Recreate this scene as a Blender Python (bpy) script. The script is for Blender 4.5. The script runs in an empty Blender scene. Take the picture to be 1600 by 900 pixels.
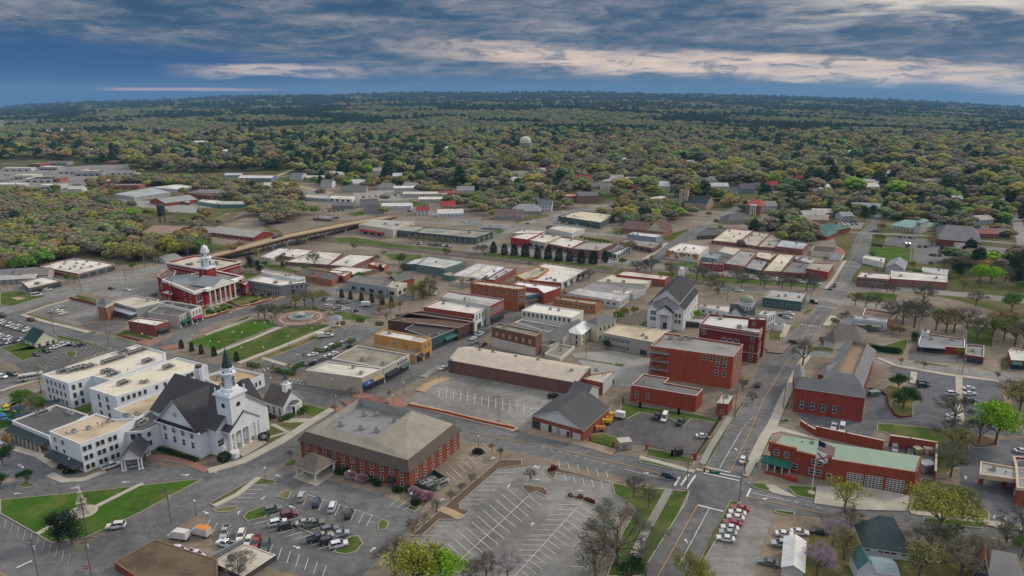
import bpy, math, random
import numpy as np
from mathutils import Vector
RA = math.radians
rnd = random.Random(7)
SC = bpy.context.scene
COL = SC.collection
# ---------------------------------------------------------------- camera, sky, sun, exposure
F, HC, TH = 1066.67,110.0, math.atan(298 / 1066.67)
CT, ST = math.cos(TH), math.sin(TH)
cam = bpy.data.cameras.new('camera'); co = bpy.data.objects.new('camera', cam); COL.objects.link(co)
cam.lens = 24; cam.sensor_width = 36; cam.clip_start = 1; cam.clip_end = 60000
co.location = (0,0, HC); co.rotation_euler = (math.pi / 2 - TH,0,0)
SC.camera = co
SC.view_settings.view_transform = 'Standard'; SC.view_settings.look = 'None'
SC.view_settings.gamma = 1; SC.view_settings.exposure = 0.52; SC.view_settings.use_curve_mapping = False
SUN_EL, SUN_AZ = 34,68          # azimuth measured from +Y towards +X
sl = bpy.data.lights.new('sun', 'SUN'); so = bpy.data.objects.new('sun', sl); COL.objects.link(so)
sl.energy = 1.5; sl.angle = RA(10); sl.color = (1,.86,.70)
d = Vector((math.sin(RA(SUN_AZ)) * math.cos(RA(SUN_EL)), math.cos(RA(SUN_AZ)) * math.cos(RA(SUN_EL)), math.sin(RA(SUN_EL))))
so.rotation_euler = d.to_track_quat('Z', 'Y').to_euler()
so.location = (0,0,300)
try:
 SC.cycles.max_bounces = 4; SC.cycles.diffuse_bounces = 2; SC.cycles.glossy_bounces = 2; SC.cycles.volume_bounces = 0
 SC.cycles.transparent_max_bounces = 4; SC.cycles.use_denoising = True
except Exception: pass
class NT:
 def __init__(s, tree): s.t = tree; s.n = tree.nodes; s.l = tree.links; s.n.clear()
 def new(s, ty, **kw):
  n = s.n.new(ty)
  for k, v in kw.items():
   if hasattr(n, k): setattr(n, k, v)
  return n
 def set(s, n, i, v):
  if isinstance(v, bpy.types.NodeSocket): s.l.new(v, n.inputs[i])
  else:
   if isinstance(v, tuple) and len(v) == 3 and n.inputs[i].type == 'RGBA': v = (*v, 1)
   n.inputs[i].default_value = v
 def math(s, op, a, b=None, c=None, clamp=False):
  n = s.new('ShaderNodeMath', operation=op, use_clamp=clamp)
  s.set(n,0, a)
  if b is not None: s.set(n,1, b)
  if c is not None: s.set(n,2, c)
  return n.outputs[0]
 def mix(s, f, a, b, mode='MIX'):
  n = s.new('ShaderNodeMix', data_type='RGBA', blend_type=mode)
  s.set(n,0, f); s.set(n,6, a); s.set(n,7, b)
  return n.outputs[2]
 def noise(s, vec, scale, detail=3, rough=.5, dist=0):
  n = s.new('ShaderNodeTexNoise'); s.l.new(vec, n.inputs['Vector'])
  n.inputs['Scale'].default_value = scale; n.inputs['Detail'].default_value = detail
  n.inputs['Roughness'].default_value = rough; n.inputs['Distortion'].default_value = dist
  return n.outputs[0]
 def ramp(s, f, stops):
  n = s.new('ShaderNodeValToRGB'); s.l.new(f, n.inputs[0]); e = n.color_ramp.elements
  while len(e) < len(stops): e.new(.5)
  for k,(p, c) in enumerate(stops):
   e[k].position = p; e[k].color = (*c,1) if len(c) == 3 else c
  return n.outputs[0]
 def smooth(s, x, a, b, lo=0., hi=1.):
  n = s.new('ShaderNodeMapRange', interpolation_type='SMOOTHSTEP'); s.l.new(x, n.inputs[0])
  for i, v in enumerate((a, b, lo, hi)): n.inputs[1 + i].default_value = v
  return n.outputs[0]
 def mapping(s, vec, sc, loc=(0,0,0)):
  n = s.new('ShaderNodeMapping'); s.l.new(vec, n.inputs[0]); n.inputs['Scale'].default_value = sc; n.inputs['Location'].default_value = loc
  return n.outputs[0]
w = bpy.data.worlds.new('World'); SC.world = w; w.use_nodes = True
t = NT(w.node_tree)
tc = t.new('ShaderNodeTexCoord').outputs['Generated']
sep = t.new('ShaderNodeSeparateXYZ'); t.l.new(tc, sep.inputs[0]); sx, sy, sz = sep.outputs
az = t.math('ARCTAN2', sx, sy); el = t.math('ARCSINE', sz)
eld = t.math('MULTIPLY', el, 57.2958); azd = t.math('MULTIPLY', az, 57.2958)
def vec(a, b, c=0.):
 n = t.new('ShaderNodeCombineXYZ'); t.set(n, 0, a); t.set(n, 1, b); t.set(n, 2, c); return n.outputs[0]
# flat cloud deck seen in perspective: direction divided by its height
zz = t.math('ADD', t.math('MAXIMUM', sz, 0.), .07)
deck = vec(t.math('DIVIDE', sx, zz), t.math('DIVIDE', sy, zz), 0.)
streak = vec(t.math('MULTIPLY', azd, .085), t.math('MULTIPLY', eld, .62), 1.7)
n1 = t.noise(deck,1.35,8,.62,.35)
n2 = t.noise(streak,1.0,8,.66,.5)
n4 = t.noise(vec(t.math('MULTIPLY', azd,.34), t.math('MULTIPLY', eld,1.35),9.),1.0,8,.66,.9)
n3 = t.noise(vec(t.math('MULTIPLY', azd,.03), t.math('MULTIPLY', eld,.35),5.),1.0,4,.5,.3)
nn = t.math('ADD', t.math('MULTIPLY', n1,.3), t.math('ADD', t.math('MULTIPLY', n2,.35), t.math('MULTIPLY', n4,.35)))
cloud = t.ramp(nn,[(.41,(.012,.042,.098)),(.465,(.032,.065,.12)),(.50,(.065,.09,.135)),(.545,(.115,.128,.165)),(.60,(.18,.18,.205)),(.68,(.32,.30,.295))])
# low left part: clear deep blue under the deck
wob = t.math('MULTIPLY', t.math('SUBTRACT', n2, .5), 3.2)
edge = t.math('ADD', t.math('SUBTRACT', t.math('MULTIPLY', t.math('ADD', azd, 37.), -.075), 0.), 4.4)
lowm = t.smooth(t.math('SUBTRACT', t.math('ADD', eld, wob), edge), -1.2, .8, 1., 0.)
leftm = t.smooth(t.math('ADD', azd, t.math('MULTIPLY', wob, 3.)), -22., -3., 1., 0.)
bl = t.math('MULTIPLY', lowm, leftm)
c1 = t.mix(bl, cloud,(.0,.042,.145))
# blue-grey bank just over the horizon
lowbank = t.smooth(t.math('ADD', eld, t.math('MULTIPLY', wob, .4)), .4, 2.6, 1., 0.)
c1 = t.mix(t.math('MULTIPLY', lowbank, t.math('SUBTRACT',1., t.math('MULTIPLY', bl,.85))), c1, t.ramp(n3,[(.35,(.022,.08,.155)),(.65,(.07,.12,.18))]))
# warm gap between the deck and the bank
def band(center, width, a0, a1, a2, a3, k):
 dd = t.math('ABSOLUTE', t.math('SUBTRACT', t.math('ADD', eld, t.math('MULTIPLY', t.math('SUBTRACT', n2,.5), k)), center))
 m = t.smooth(dd, width * .35, width,1.,0.)
 m = t.math('MULTIPLY', m, t.smooth(azd, a0, a1)); return t.math('MULTIPLY', m, t.smooth(azd, a2, a3,1.,0.))
cen = t.math('ADD', 3.4, t.math('MULTIPLY', azd, -.066))
def bandc(off, width, *a):
 return band(t.math('ADD', cen, off), width, *a)
B1 = bandc(0.,1.15,-12.,4.,60.,80.,2.6)
c1 = t.mix(t.math('MULTIPLY', B1, t.smooth(n4,.36,.5,.35,.95)), c1, t.ramp(n1,[(.35,(.36,.30,.29)),(.6,(.62,.47,.36))]))
B2 = band(1.9,.6,-27.,-20.,-18.,-7.,1.3)
c1 = t.mix(t.math('MULTIPLY', B2, t.smooth(n4,.38,.56,.2,.85)), c1,(.48,.38,.33))
B3 = band(.55,.16,-31.,-28.,-24.,-16.,.3)
c1 = t.mix(t.math('MULTIPLY', B3, .85), c1, (.48, .27, .28))
B4 = band(7.6,2.6,16.,30.,60.,90.,6.)
c1 = t.mix(t.math('MULTIPLY', B4, .9), c1, (.58, .52, .43))
# above the picture: bright overcast
hi = t.smooth(eld,9.,26.)
c1 = t.mix(hi, c1, t.ramp(n1,[(.3,(.48,.53,.61)),(.7,(.84,.82,.79))]))
sky = t.new('ShaderNodeTexSky', sky_type='NISHITA', sun_disc=False)
sky.sun_elevation = RA(SUN_EL); sky.sun_rotation = RA(SUN_AZ); sky.altitude = 100
c10 = t.new('ShaderNodeVectorMath', operation='SCALE'); t.l.new(c1, c10.inputs[0]); c10.inputs['Scale'].default_value = 10
fin = t.mix(.965, sky.outputs[0], c10.outputs[0])
bg = t.new('ShaderNodeBackground'); t.l.new(fin, bg.inputs[0]); bg.inputs[1].default_value = .10
out = t.new('ShaderNodeOutputWorld'); t.l.new(bg.outputs[0], out.inputs[0])
# ---------------------------------------------------------------- picture <-> ground
def W(px, py, z=0.0):
 u, v = px - 800, py - 450
 dn = F * ST + v * CT; fw = F * CT - v * ST
 k = (HC - z) / dn
 return (u * k, fw * k)
def PX(x, y, z=0.0):
 dd = HC - z; dep = y * CT + dd * ST
 return (800 + F * x / dep,450 + F * (dd * CT - y * ST) / dep)
def zfor(y, py):
 v = py - 450
 return HC - y * (F * ST + v * CT) / (F * CT - v * ST)
def K(c, r, *a):                 # points read in one fifth pixels inside a tile
 x0, y0 = c * 320,(270,420,560,720)[r]
 return [(x0 + a[i] / 5, y0 + a[i + 1] / 5) for i in range(0, len(a),2)]
def KZ(x0, y0, s, *a):
 return [(x0 + a[i] / s, y0 + a[i + 1] / s) for i in range(0, len(a),2)]
# ---------------------------------------------------------------- materials
MATS = {}
def base_mat(name):
 m = bpy.data.materials.new(name); m.use_nodes = True
 t = NT(m.node_tree); b = t.new('ShaderNodeBsdfPrincipled'); o = t.new('ShaderNodeOutputMaterial')
 t.l.new(b.outputs[0], o.inputs[0]); return m, t, b
def coords(t, kind='Object'):
 if kind == 'World': return t.new('ShaderNodeNewGeometry').outputs['Position']
 return t.new('ShaderNodeTexCoord').outputs[kind]
def sc3(c, k): return tuple(min(1, x * k) for x in c)
def plain(c, rough=.8, var=.18, scale=.5, metal=0., kind='Object', spec=.3):
 key = ('p', c, rough, var, scale, metal, kind)
 if key in MATS: return MATS[key]
 m, t, b = base_mat('surface'); v = coords(t, kind)
 n = t.noise(v, scale,5,.6); n2 = t.noise(v, scale * 9,2,.6)
 f = t.math('ADD', t.math('MULTIPLY', n, .7), t.math('MULTIPLY', n2, .3))
 t.set(b, 'Base Color', t.ramp(f, [(.3, sc3(c, 1 - var)), (.7, sc3(c, 1 + var))]))
 b.inputs['Roughness'].default_value = rough; b.inputs['Metallic'].default_value = metal
 b.inputs['Specular IOR Level'].default_value = spec
 MATS[key] = m; return m
def brick(c, var=.22):
 key = ('b', c)
 if key in MATS: return MATS[key]
 m, t, b = base_mat('brick'); v = coords(t)
 br = t.new('ShaderNodeTexBrick'); mp = t.new('ShaderNodeVectorMath', operation='MULTIPLY')
 cmb = t.new('ShaderNodeCombineXYZ'); sp = t.new('ShaderNodeSeparateXYZ'); t.l.new(v, sp.inputs[0])
 t.l.new(t.math('ADD', sp.outputs[0], sp.outputs[1]), cmb.inputs[0]); t.l.new(sp.outputs[2], cmb.inputs[1])
 t.l.new(cmb.outputs[0], br.inputs['Vector']); br.inputs['Scale'].default_value = 1.0
 br.inputs['Brick Width'].default_value = .9; br.inputs['Row Height'].default_value = .3
 br.inputs['Mortar Size'].default_value = .015; br.inputs['Bias'].default_value = 0.
 for i, k in enumerate((.82,1.15)): br.inputs[1 + i].default_value = (*sc3(c, k),1)
 br.inputs['Mortar'].default_value = (*sc3(c, .9), 1)
 n = t.noise(v,.4,6,.72)
 streak = t.noise(t.mapping(v,(1.2,1.2,.12)),1.0,4,.6)
 col = t.mix(.55, br.outputs[0], t.ramp(n,[(.3, sc3(c,1 - var)),(.7, sc3(c,1 + var))]))
 col = t.mix(t.smooth(streak,.48,.68,0.,.5), col, sc3(c,.5))
 t.set(b, 'Base Color', col); b.inputs['Roughness'].default_value = .9; b.inputs['Specular IOR Level'].default_value = .2
 MATS[key] = m; return m
def painted(c, dirt=.3):
 key = ('pt', c, dirt)
 if key in MATS: return MATS[key]
 m, t, b = base_mat('painted wall'); v = coords(t)
 n = t.noise(v,.3,5,.6); streak = t.noise(t.mapping(v,(1.5,1.5,.1)),1.0,4,.65)
 col = t.ramp(n,[(.3, sc3(c,.88)),(.7, sc3(c,1.08))])
 col = t.mix(t.smooth(streak,.5,.75,0., dirt), col,(c[0] * .5, c[1] * .48, c[2] * .44))
 t.set(b, 'Base Color', col); b.inputs['Roughness'].default_value = .75; b.inputs['Specular IOR Level'].default_value = .25
 MATS[key] = m; return m
def membrane(c, stain=.5, spots=.25, seed=0.):
 key = ('m', c, stain, spots, seed)
 if key in MATS: return MATS[key]
 m, t, b = base_mat('flat roofing'); v = t.mapping(coords(t), (1, 1, 1), (seed * 13.1, seed * 7.7, seed))
 n = t.noise(v,.09,6,.62,.4); n2 = t.noise(v,.7,5,.7); 
 dark = (c[0] * .42, c[1] * .40, c[2] * .37)
 col = t.mix(t.smooth(n,.42,.68,0., stain), c, dark)
 col = t.mix(t.smooth(n2,.56,.74,0., spots), col, dark)
 br = t.new('ShaderNodeTexBrick'); t.l.new(v, br.inputs['Vector']); br.inputs['Scale'].default_value = 1
 br.inputs['Brick Width'].default_value = 12.; br.inputs['Row Height'].default_value = 2.6; br.inputs['Mortar Size'].default_value = .06
 br.inputs[1].default_value = (1,1,1,1); br.inputs[2].default_value = (.93,.93,.93,1); br.inputs['Mortar'].default_value = (.72,.72,.7,1)
 col = t.mix(1., col, br.outputs[0], 'MULTIPLY')
 t.set(b, 'Base Color', col); b.inputs['Roughness'].default_value = .85; b.inputs['Specular IOR Level'].default_value = .25
 MATS[key] = m; return m
def shingle(c, rib=0., var=.25):
 key = ('s', c, rib)
 if key in MATS: return MATS[key]
 m, t, b = base_mat('pitched roofing'); v = coords(t)
 n = t.noise(v,.22,6,.7); n2 = t.noise(v,3.5,2,.6)
 f = t.math('ADD', t.math('MULTIPLY', n, .6), t.math('MULTIPLY', n2, .4))
 col = t.ramp(f,[(.35, sc3(c,1 - var)),(.65, sc3(c,1 + var))])
 if rib:
  wv = t.new('ShaderNodeTexWave', wave_type='BANDS', bands_direction='X'); t.l.new(v, wv.inputs[0]); wv.inputs['Scale'].default_value = rib
  col = t.mix(.35, col, wv.outputs[0], 'MULTIPLY')
 t.set(b, 'Base Color', col); b.inputs['Roughness'].default_value = .8; b.inputs['Specular IOR Level'].default_value = .3
 MATS[key] = m; return m
def tinted(name, rough, spec=.5, metal=0., coat=0.):
 if name in MATS: return MATS[name]
 m, t, b = base_mat(name); oi = t.new('ShaderNodeObjectInfo')
 n = t.noise(coords(t),.8,3,.6)
 col = t.mix(1., oi.outputs['Color'], t.ramp(n,[(.3,(.85,.85,.85)),(.7,(1,1,1))]),'MULTIPLY')
 t.set(b, 'Base Color', col); b.inputs['Roughness'].default_value = rough; b.inputs['Specular IOR Level'].default_value = spec
 b.inputs['Metallic'].default_value = metal; b.inputs['Coat Weight'].default_value = coat
 MATS[name] = m; return m
def leafmat(name, pal=None, spread=.35):
 key = ('leaf', name)
 if key in MATS: return MATS[key]
 m, t, b = base_mat(name); oi = t.new('ShaderNodeObjectInfo')
 base = t.ramp(oi.outputs['Random'], pal) if pal else oi.outputs['Color']
 n = t.noise(coords(t),.45,3,.7); n2 = t.noise(coords(t),2.6,2,.6)
 f = t.math('ADD', t.math('MULTIPLY', n, .6), t.math('MULTIPLY', n2, .4))
 col = t.mix(1., base, t.ramp(f,[(.35,(1 - spread,) * 3),(.65,(1 + spread,) * 3)]),'MULTIPLY')
 t.set(b, 'Base Color', col); b.inputs['Roughness'].default_value = .8; b.inputs['Specular IOR Level'].default_value = .15
 MATS[key] = m; return m
GLASS = None
def glass():
 global GLASS
 if GLASS: return GLASS
 m, t, b = base_mat('window glass'); n = t.noise(coords(t), 1.4, 2)
 t.set(b,'Base Color', t.ramp(n,[(.35,(.012,.016,.022)),(.7,(.06,.07,.085))])); b.inputs['Roughness'].default_value = .12
 b.inputs['Specular IOR Level'].default_value = .6
 GLASS = m; return m
WHITE = (.78,.78,.76); OFFW = (.66,.65,.60)
# ---------------------------------------------------------------- mesh collecting
def area2(p):
 return sum(p[i][0] * p[(i + 1) % len(p)][1] - p[(i + 1) % len(p)][0] * p[i][1] for i in range(len(p)))
def inset(p, d_):
 n = len(p); s = 1 if area2(p) > 0 else -1; o = []
 for i in range(n):
  a, b, c = Vector(p[i - 1]), Vector(p[i]), Vector(p[(i + 1) % n])
  e1, e2 = (b - a).normalized(),(c - b).normalized()
  n1, n2 = Vector((-e1.y, e1.x)) * s, Vector((-e2.y, e2.x)) * s
  m = n1 + n2; k = m.dot(n1)
  m = m * (d_ / k) if abs(k) > .3 else n1 * d_
  o.append((b.x + m.x, b.y + m.y))
 return o
class MB:
 def __init__(s): s.v = []; s.f = []; s.m = []
 def add(s, vs, fs, mi=0):
  k = len(s.v); s.v += [tuple(q) for q in vs]
  for f in fs: s.f.append([k + i for i in f]); s.m.append(mi)
 def prism(s, p, z0, z1, mi=0, top=None, bottom=False, sides=True):
  n = len(p)
  if area2(p) < 0: p = p[::-1]
  vs = [(x, y, z0) for x, y in p] + [(x, y, z1) for x, y in p]
  if sides: s.add(vs,[(i,(i + 1) % n, n + (i + 1) % n, n + i) for i in range(n)], mi)
  s.add([(x, y, z1) for x, y in p],[tuple(range(n))], mi if top is None else top)
  if bottom: s.add([(x, y, z0) for x, y in p][::-1],[tuple(range(n))], mi)
 def ring(s, p, q, z0, z1, mi=0, top=None):       # wall band between outline p and inner outline q
  n = len(p)
  if area2(p) < 0: p, q = p[::-1], q[::-1]
  vs = [(x, y, z0) for x, y in p] + [(x, y, z1) for x, y in p] + [(x, y, z1) for x, y in q] + [(x, y, z0) for x, y in q]
  f = []
  s.add(vs,[(i,(i + 1) % n, n + (i + 1) % n, n + i) for i in range(n)], mi)
  s.add(vs,[(n + i, n + (i + 1) % n,2 * n + (i + 1) % n,2 * n + i) for i in range(n)], mi if top is None else top)
  s.add(vs,[(2 * n + i,2 * n + (i + 1) % n,3 * n + (i + 1) % n,3 * n + i) for i in range(n)], mi)
  s.add(vs,[(3 * n + i,3 * n + (i + 1) % n,(i + 1) % n, i) for i in range(n)], mi)
 def box(s, cx, cy, z0, sx, sy, sz, a=0., mi=0):
  c, q = math.cos(a), math.sin(a)
  p = [(cx + x * c - y * q, cy + x * q + y * c) for x, y in ((-sx / 2,-sy / 2),(sx / 2,-sy / 2),(sx / 2, sy / 2),(-sx / 2, sy / 2))]
  s.prism(p, z0, z0 + sz, mi, bottom=True)
 def cyl(s, x, y, z0, z1, r0, r1=None, n=8, mi=0, a0=0., cap=True):
  r1 = r0 if r1 is None else r1
  P = [(math.cos(a0 + 2 * math.pi * i / n), math.sin(a0 + 2 * math.pi * i / n)) for i in range(n)]
  vs = [(x + r0 * c, y + r0 * q, z0) for c, q in P] + [(x + r1 * c, y + r1 * q, z1) for c, q in P]
  s.add(vs,[(i,(i + 1) % n, n + (i + 1) % n, n + i) for i in range(n)], mi)
  if cap: s.add(vs[n:],[tuple(range(n))], mi)
 def tube(s, a, b, r0, r1=None, n=5, mi=0):
  a, b = Vector(a), Vector(b); r1 = r0 if r1 is None else r1
  dd = (b - a).normalized(); u = dd.orthogonal().normalized(); w_ = dd.cross(u)
  vs = []
  for p, r in ((a, r0),(b, r1)):
   for i in range(n):
    an = 2 * math.pi * i / n; vs.append(p + (u * math.cos(an) + w_ * math.sin(an)) * r)
  s.add(vs,[(i,(i + 1) % n, n + (i + 1) % n, n + i) for i in range(n)], mi)
 def lathe(s, x, y, prof, n=12, mi=0, a0=0.):
  for (r0, z0),(r1, z1) in zip(prof, prof[1:]): s.cyl(x, y, z0, z1, r0, r1, n, mi, a0, cap=False)
  r, z = prof[-1]
  if r > .01: s.cyl(x, y, z - .001, z, r, r, n, mi, a0)
 def mesh(s, name, mats, smooth=False):
  me = bpy.data.meshes.new(name); me.from_pydata(s.v,[], s.f)
  for m in mats: me.materials.append(m)
  me.polygons.foreach_set('material_index', s.m)
  if smooth: me.polygons.foreach_set('use_smooth', [True] * len(s.f))
  me.update(); return me
 def build(s, name, mats, parent=None, loc=(0,0,0), rz=0., smooth=False):
  if not isinstance(mats,(list, tuple)): mats = [mats]
  return put(name, s.mesh(name, mats, smooth), parent, loc, rz)
def put(name, me, parent=None, loc=(0,0,0), rz=0., sc=None):
 o = bpy.data.objects.new(name, me); COL.objects.link(o)
 o.location = loc; o.rotation_euler = (0,0, rz)
 if sc: o.scale = sc
 if parent: o.parent = parent
 return o
# ---------------------------------------------------------------- labels
REG = []
def reg(o, label, cat, group=None, px=None):
 o['label'] = label; o['category'] = cat
 if group: o['group'] = group
 if px is None: px = PX(o.location.x, o.location.y)
 REG.append((o, label, px)); return o
ORD = 'first second third fourth fifth sixth seventh eighth ninth tenth eleventh twelfth thirteenth fourteenth fifteenth sixteenth seventeenth eighteenth nineteenth twentieth'.split()
TENS = ['','','twenty','thirty','forty','fifty','sixty','seventy','eighty','ninety']
def ordinal(i):
 if i < 20: return ORD[i]
 a, b = divmod(i + 1,10)
 return (TENS[a] + '-' + ORD[b - 1]) if b else {20: 'twentieth', 30: 'thirtieth', 40: 'fortieth', 50: 'fiftieth', 60: 'sixtieth', 70: 'seventieth', 80: 'eightieth'}[i + 1]
def finish_labels():
 by = {}
 for o, l, px in REG: by.setdefault(l,[]).append((px[0], px[1], o))
 for l, it in by.items():
  if len(it) < 2: continue
  it.sort(key=lambda q: (q[0], q[1])); n = len(it)
  for i,(a, b, o) in enumerate(it):
   if i == 0: s = 'leftmost one'
   elif i == n - 1: s = 'rightmost one'
   elif i < n / 2: s = ordinal(i) + ' from left'
   else: s = ordinal(n - 1 - i) + ' from right'
   ws = (l + ', ' + s).split()
   o['label'] = ' '.join(ws) if len(ws) <= 16 else ' '.join((l.replace(' the ', ' ').replace(' a ', ' ') + ', ' + s).split())
def struct(o, kind='structure'): o['kind'] = kind; return o
BLOCK = []            # outlines where no tree may stand
# landmarks for wording
LM = [(322,435,'the red courthouse'),(470,500,'the round fountain'),(360,640,'the steepled white church'),(435,630,'the white chapel'),(600,690,'the hip roofed brick office'),
(180,620,'the large white hospital block'),(1060,480,'the columned white church'),(1170,475,'the domed church'),(1090,570,'the orange brick block'),(1300,600,'the grey roofed brick hall'),
(1330,730,'the fire station'),(820,590,'the long brown warehouse'),(890,650,'the dark gabled shop'),(790,460,'the orange brick hotel'),(820,235,'the water tower'),
(1080,310,'the stone towered church'),(420,380,'the long bridge'),(120,415,'the brick service garage'),(40,525,'the cream gabled hall'),(210,490,'the brick tower office'),
(1390,835,'the green roofed house'),(1570,880,'the rusty roofed house'),(1560,740,'the drive-through bank'),(1410,435,'the long pink brick building'),(1500,380,'the grey roofed library'),
(1190,330,'the red roofed mansion'),(700,370,'the arcaded depot'),(280,300,'the red brick mill'),(250,860,'the brown roofed shop'),(915,340,'the green sided store'),
(1200,390,'the brick warehouses'),(1530,530,'the flat roofed diner'),(770,800,'the empty parking lot'),(120,790,'the lawn monument'),(600,300,'the highway shops'),
(350,230,'the far sports field'),(150,240,'the far shopping plaza'),(1380,350,'the green roofed library'),(560,590,'the beige corner shops'),(1180,820,'the sedan row'),(30,620,'the playground')]
def near(px, py):
 best = min(LM, key=lambda l: (l[0] - px) ** 2 + 2.5 * (l[1] - py) ** 2)
 dx, dy = px - best[0], py - best[1]
 if abs(dx) > 1.2 * abs(dy): return ('right of ' if dx > 0 else 'left of ') + best[2]
 return ('in front of ' if dy > 0 else 'behind ') + best[2]
# ---------------------------------------------------------------- openings (shared meshes, one object each)
WM = {}
def win_mesh(kind, w, h):
 key = (kind, round(w,1), round(h,1))
 if key in WM: return WM[key]
 m = MB(); fr = plain((.52,.51,.48),.6,.15)
 def bar(x0, x1, z0, z1, y=.09, mi=0): m.box((x0 + x1) / 2,-y / 2, z0, x1 - x0, y, z1 - z0,0, mi)
 if kind in 'wdv':
  a = .09
  m.box(0,-.01,0, w,.06, h,0,1)
  bar(-w / 2 - a,-w / 2,-a, h + a); bar(w / 2, w / 2 + a,-a, h + a); bar(-w / 2, w / 2, h, h + a); bar(-w / 2, w / 2,-a,0,.16)
  if kind != 'd': bar(-w / 2, w / 2, h * .48, h * .54, .1)
  if w > 1.5: bar(-.04,.04,0, h,.1)
 elif kind == 'a':
  n = 8; r = w / 2
  def arc(r, ex=0): return [(r * math.cos(math.pi * i / n), h - w / 2 + r * math.sin(math.pi * i / n)) for i in range(n + 1)]
  o = arc(r + .16); q = arc(r)
  m.add([(x,-.03, z) for x, z in [(-r,0),(r,0)] + q],[tuple(range(n + 3))],1)
  for i in range(n):
   m.add([(o[i][0],-.09, o[i][1]),(o[i + 1][0],-.09, o[i + 1][1]),(q[i + 1][0],-.09, q[i + 1][1]),(q[i][0],-.09, q[i][1])],[(0,1,2,3)],0)
   m.add([(o[i][0],-.09, o[i][1]),(o[i + 1][0],-.09, o[i + 1][1]),(o[i + 1][0],0, o[i + 1][1]),(o[i][0],0, o[i][1])],[(3,2,1,0)],0)
  bar(-r - .16,-r,-.12, h - r); bar(r, r + .16,-.12, h - r); bar(-r, r,-.12,0,.16); bar(-.04,.04,0, h - .1)
  bar(-r, r, h * .45, h * .5)
 elif kind == 's':
  m.box(0,-.01,0, w,.06, h,0,1); k = max(2, int(w / 1.3))
  for i in range(k + 1): x = -w / 2 + w * i / k; bar(x - .05, x + .05,0, h,.12,2)
  bar(-w / 2, w / 2, h - .1, h + .1,.14,2); bar(-w / 2, w / 2, h * .72, h * .76,.1,2); bar(-w / 2, w / 2,-.02,.35,.1,2)
 elif kind == 'g':
  m.box(0,-.02,0, w,.08, h,0,0); nx, nz = max(3, int(w / .85)), max(4, int(h / .6))
  for i in range(nx):
   for j in range(nz):
    m.box(-w / 2 + w * (i + .5) / nx,-.07, h * (j + .2) / nz, w / nx * .8,.03, h / nz * .62,0,1)
 elif kind == 'r':      # roller door
  m.box(0,-.02,0, w,.08, h,0,0)
  for j in range(int(h / .5)): bar(-w / 2, w / 2, j * .5, j * .5 + .06,.1,2)
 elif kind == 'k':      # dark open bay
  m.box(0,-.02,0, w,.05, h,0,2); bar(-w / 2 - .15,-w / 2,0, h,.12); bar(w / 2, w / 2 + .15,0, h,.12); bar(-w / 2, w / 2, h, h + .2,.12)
 elif kind == 'o':
  m.box(0,-.02,0, w,.08, h,0,2); m.box(0,-.08, h * .5, w * .55,.04, h * .38,0,1); bar(-w / 2 - .1,-w / 2,0, h); bar(w / 2, w / 2 + .1,0, h); bar(-w / 2 - .1, w / 2 + .1, h, h + .1)
  m.cyl(w * .36,-.12, h * .42, h * .48,.04, n=6, mi=0)
 elif kind == 'b':
  m.box(0,-.01,0, w,.06, h,0,3); bar(-w / 2 - .1,-w / 2,0, h); bar(w / 2, w / 2 + .1,0, h)
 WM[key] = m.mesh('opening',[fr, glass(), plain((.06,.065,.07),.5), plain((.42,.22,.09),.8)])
 return WM[key]
WN = {'w': 'window','d': 'window','v': 'window','a': 'window','s': 'shop_window','g': 'garage_door','r': 'roller_door','k': 'garage_opening','o': 'door','b': 'boarded_window'}
def unit_mesh(k):
 key = ('unit', k)
 if key in WM: return WM[key]
 m = MB(); g = plain((.30,.30,.29),.6,.2); dk = plain((.07,.07,.07),.7)
 if k == 0:
  m.box(0,0,.15,2.2,1.4,1.2,0,0); m.cyl(-.5,0,1.35,1.5,.45, n=10, mi=1); m.cyl(.55,0,1.35,1.5,.45, n=10, mi=1); m.box(0,-.72,.4,1.8,.05,.7,0,1); m.box(0,0,0,2.4,.2,.15,0,1)
 elif k == 1:
  m.box(0,0,.1,1.2,1.2,.95,0,0); m.cyl(0,0,1.05,1.2,.48, n=10, mi=1); m.box(.9,0,.0,.9,.4,.35,0,0)
 elif k == 2:
  m.cyl(0,0,0,.7,.12, n=7); m.cyl(0,0,.7,.95,.3,.12, n=8, mi=1)
 else:
  m.box(0,0,.1,3.4,1.9,1.5,0,0); m.box(2.3,0,.1,1.3,1.2,.8,0,0); m.cyl(-.9,0,1.6,1.8,.6, n=10, mi=1); m.cyl(.6,0,1.6,1.8,.6, n=10, mi=1); m.box(0,-.97,.5,3.0,.05,.9,0,1)
 WM[key] = m.mesh('unit', [g, dk]); return WM[key]
def inside(p, x, y):
 c = False; n = len(p); j = n - 1
 for i in range(n):
  if (p[i][1] > y) != (p[j][1] > y) and x < (p[j][0] - p[i][0]) * (y - p[i][1]) / (p[j][1] - p[i][1]) + p[i][0]: c = not c
  j = i
 return c
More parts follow.
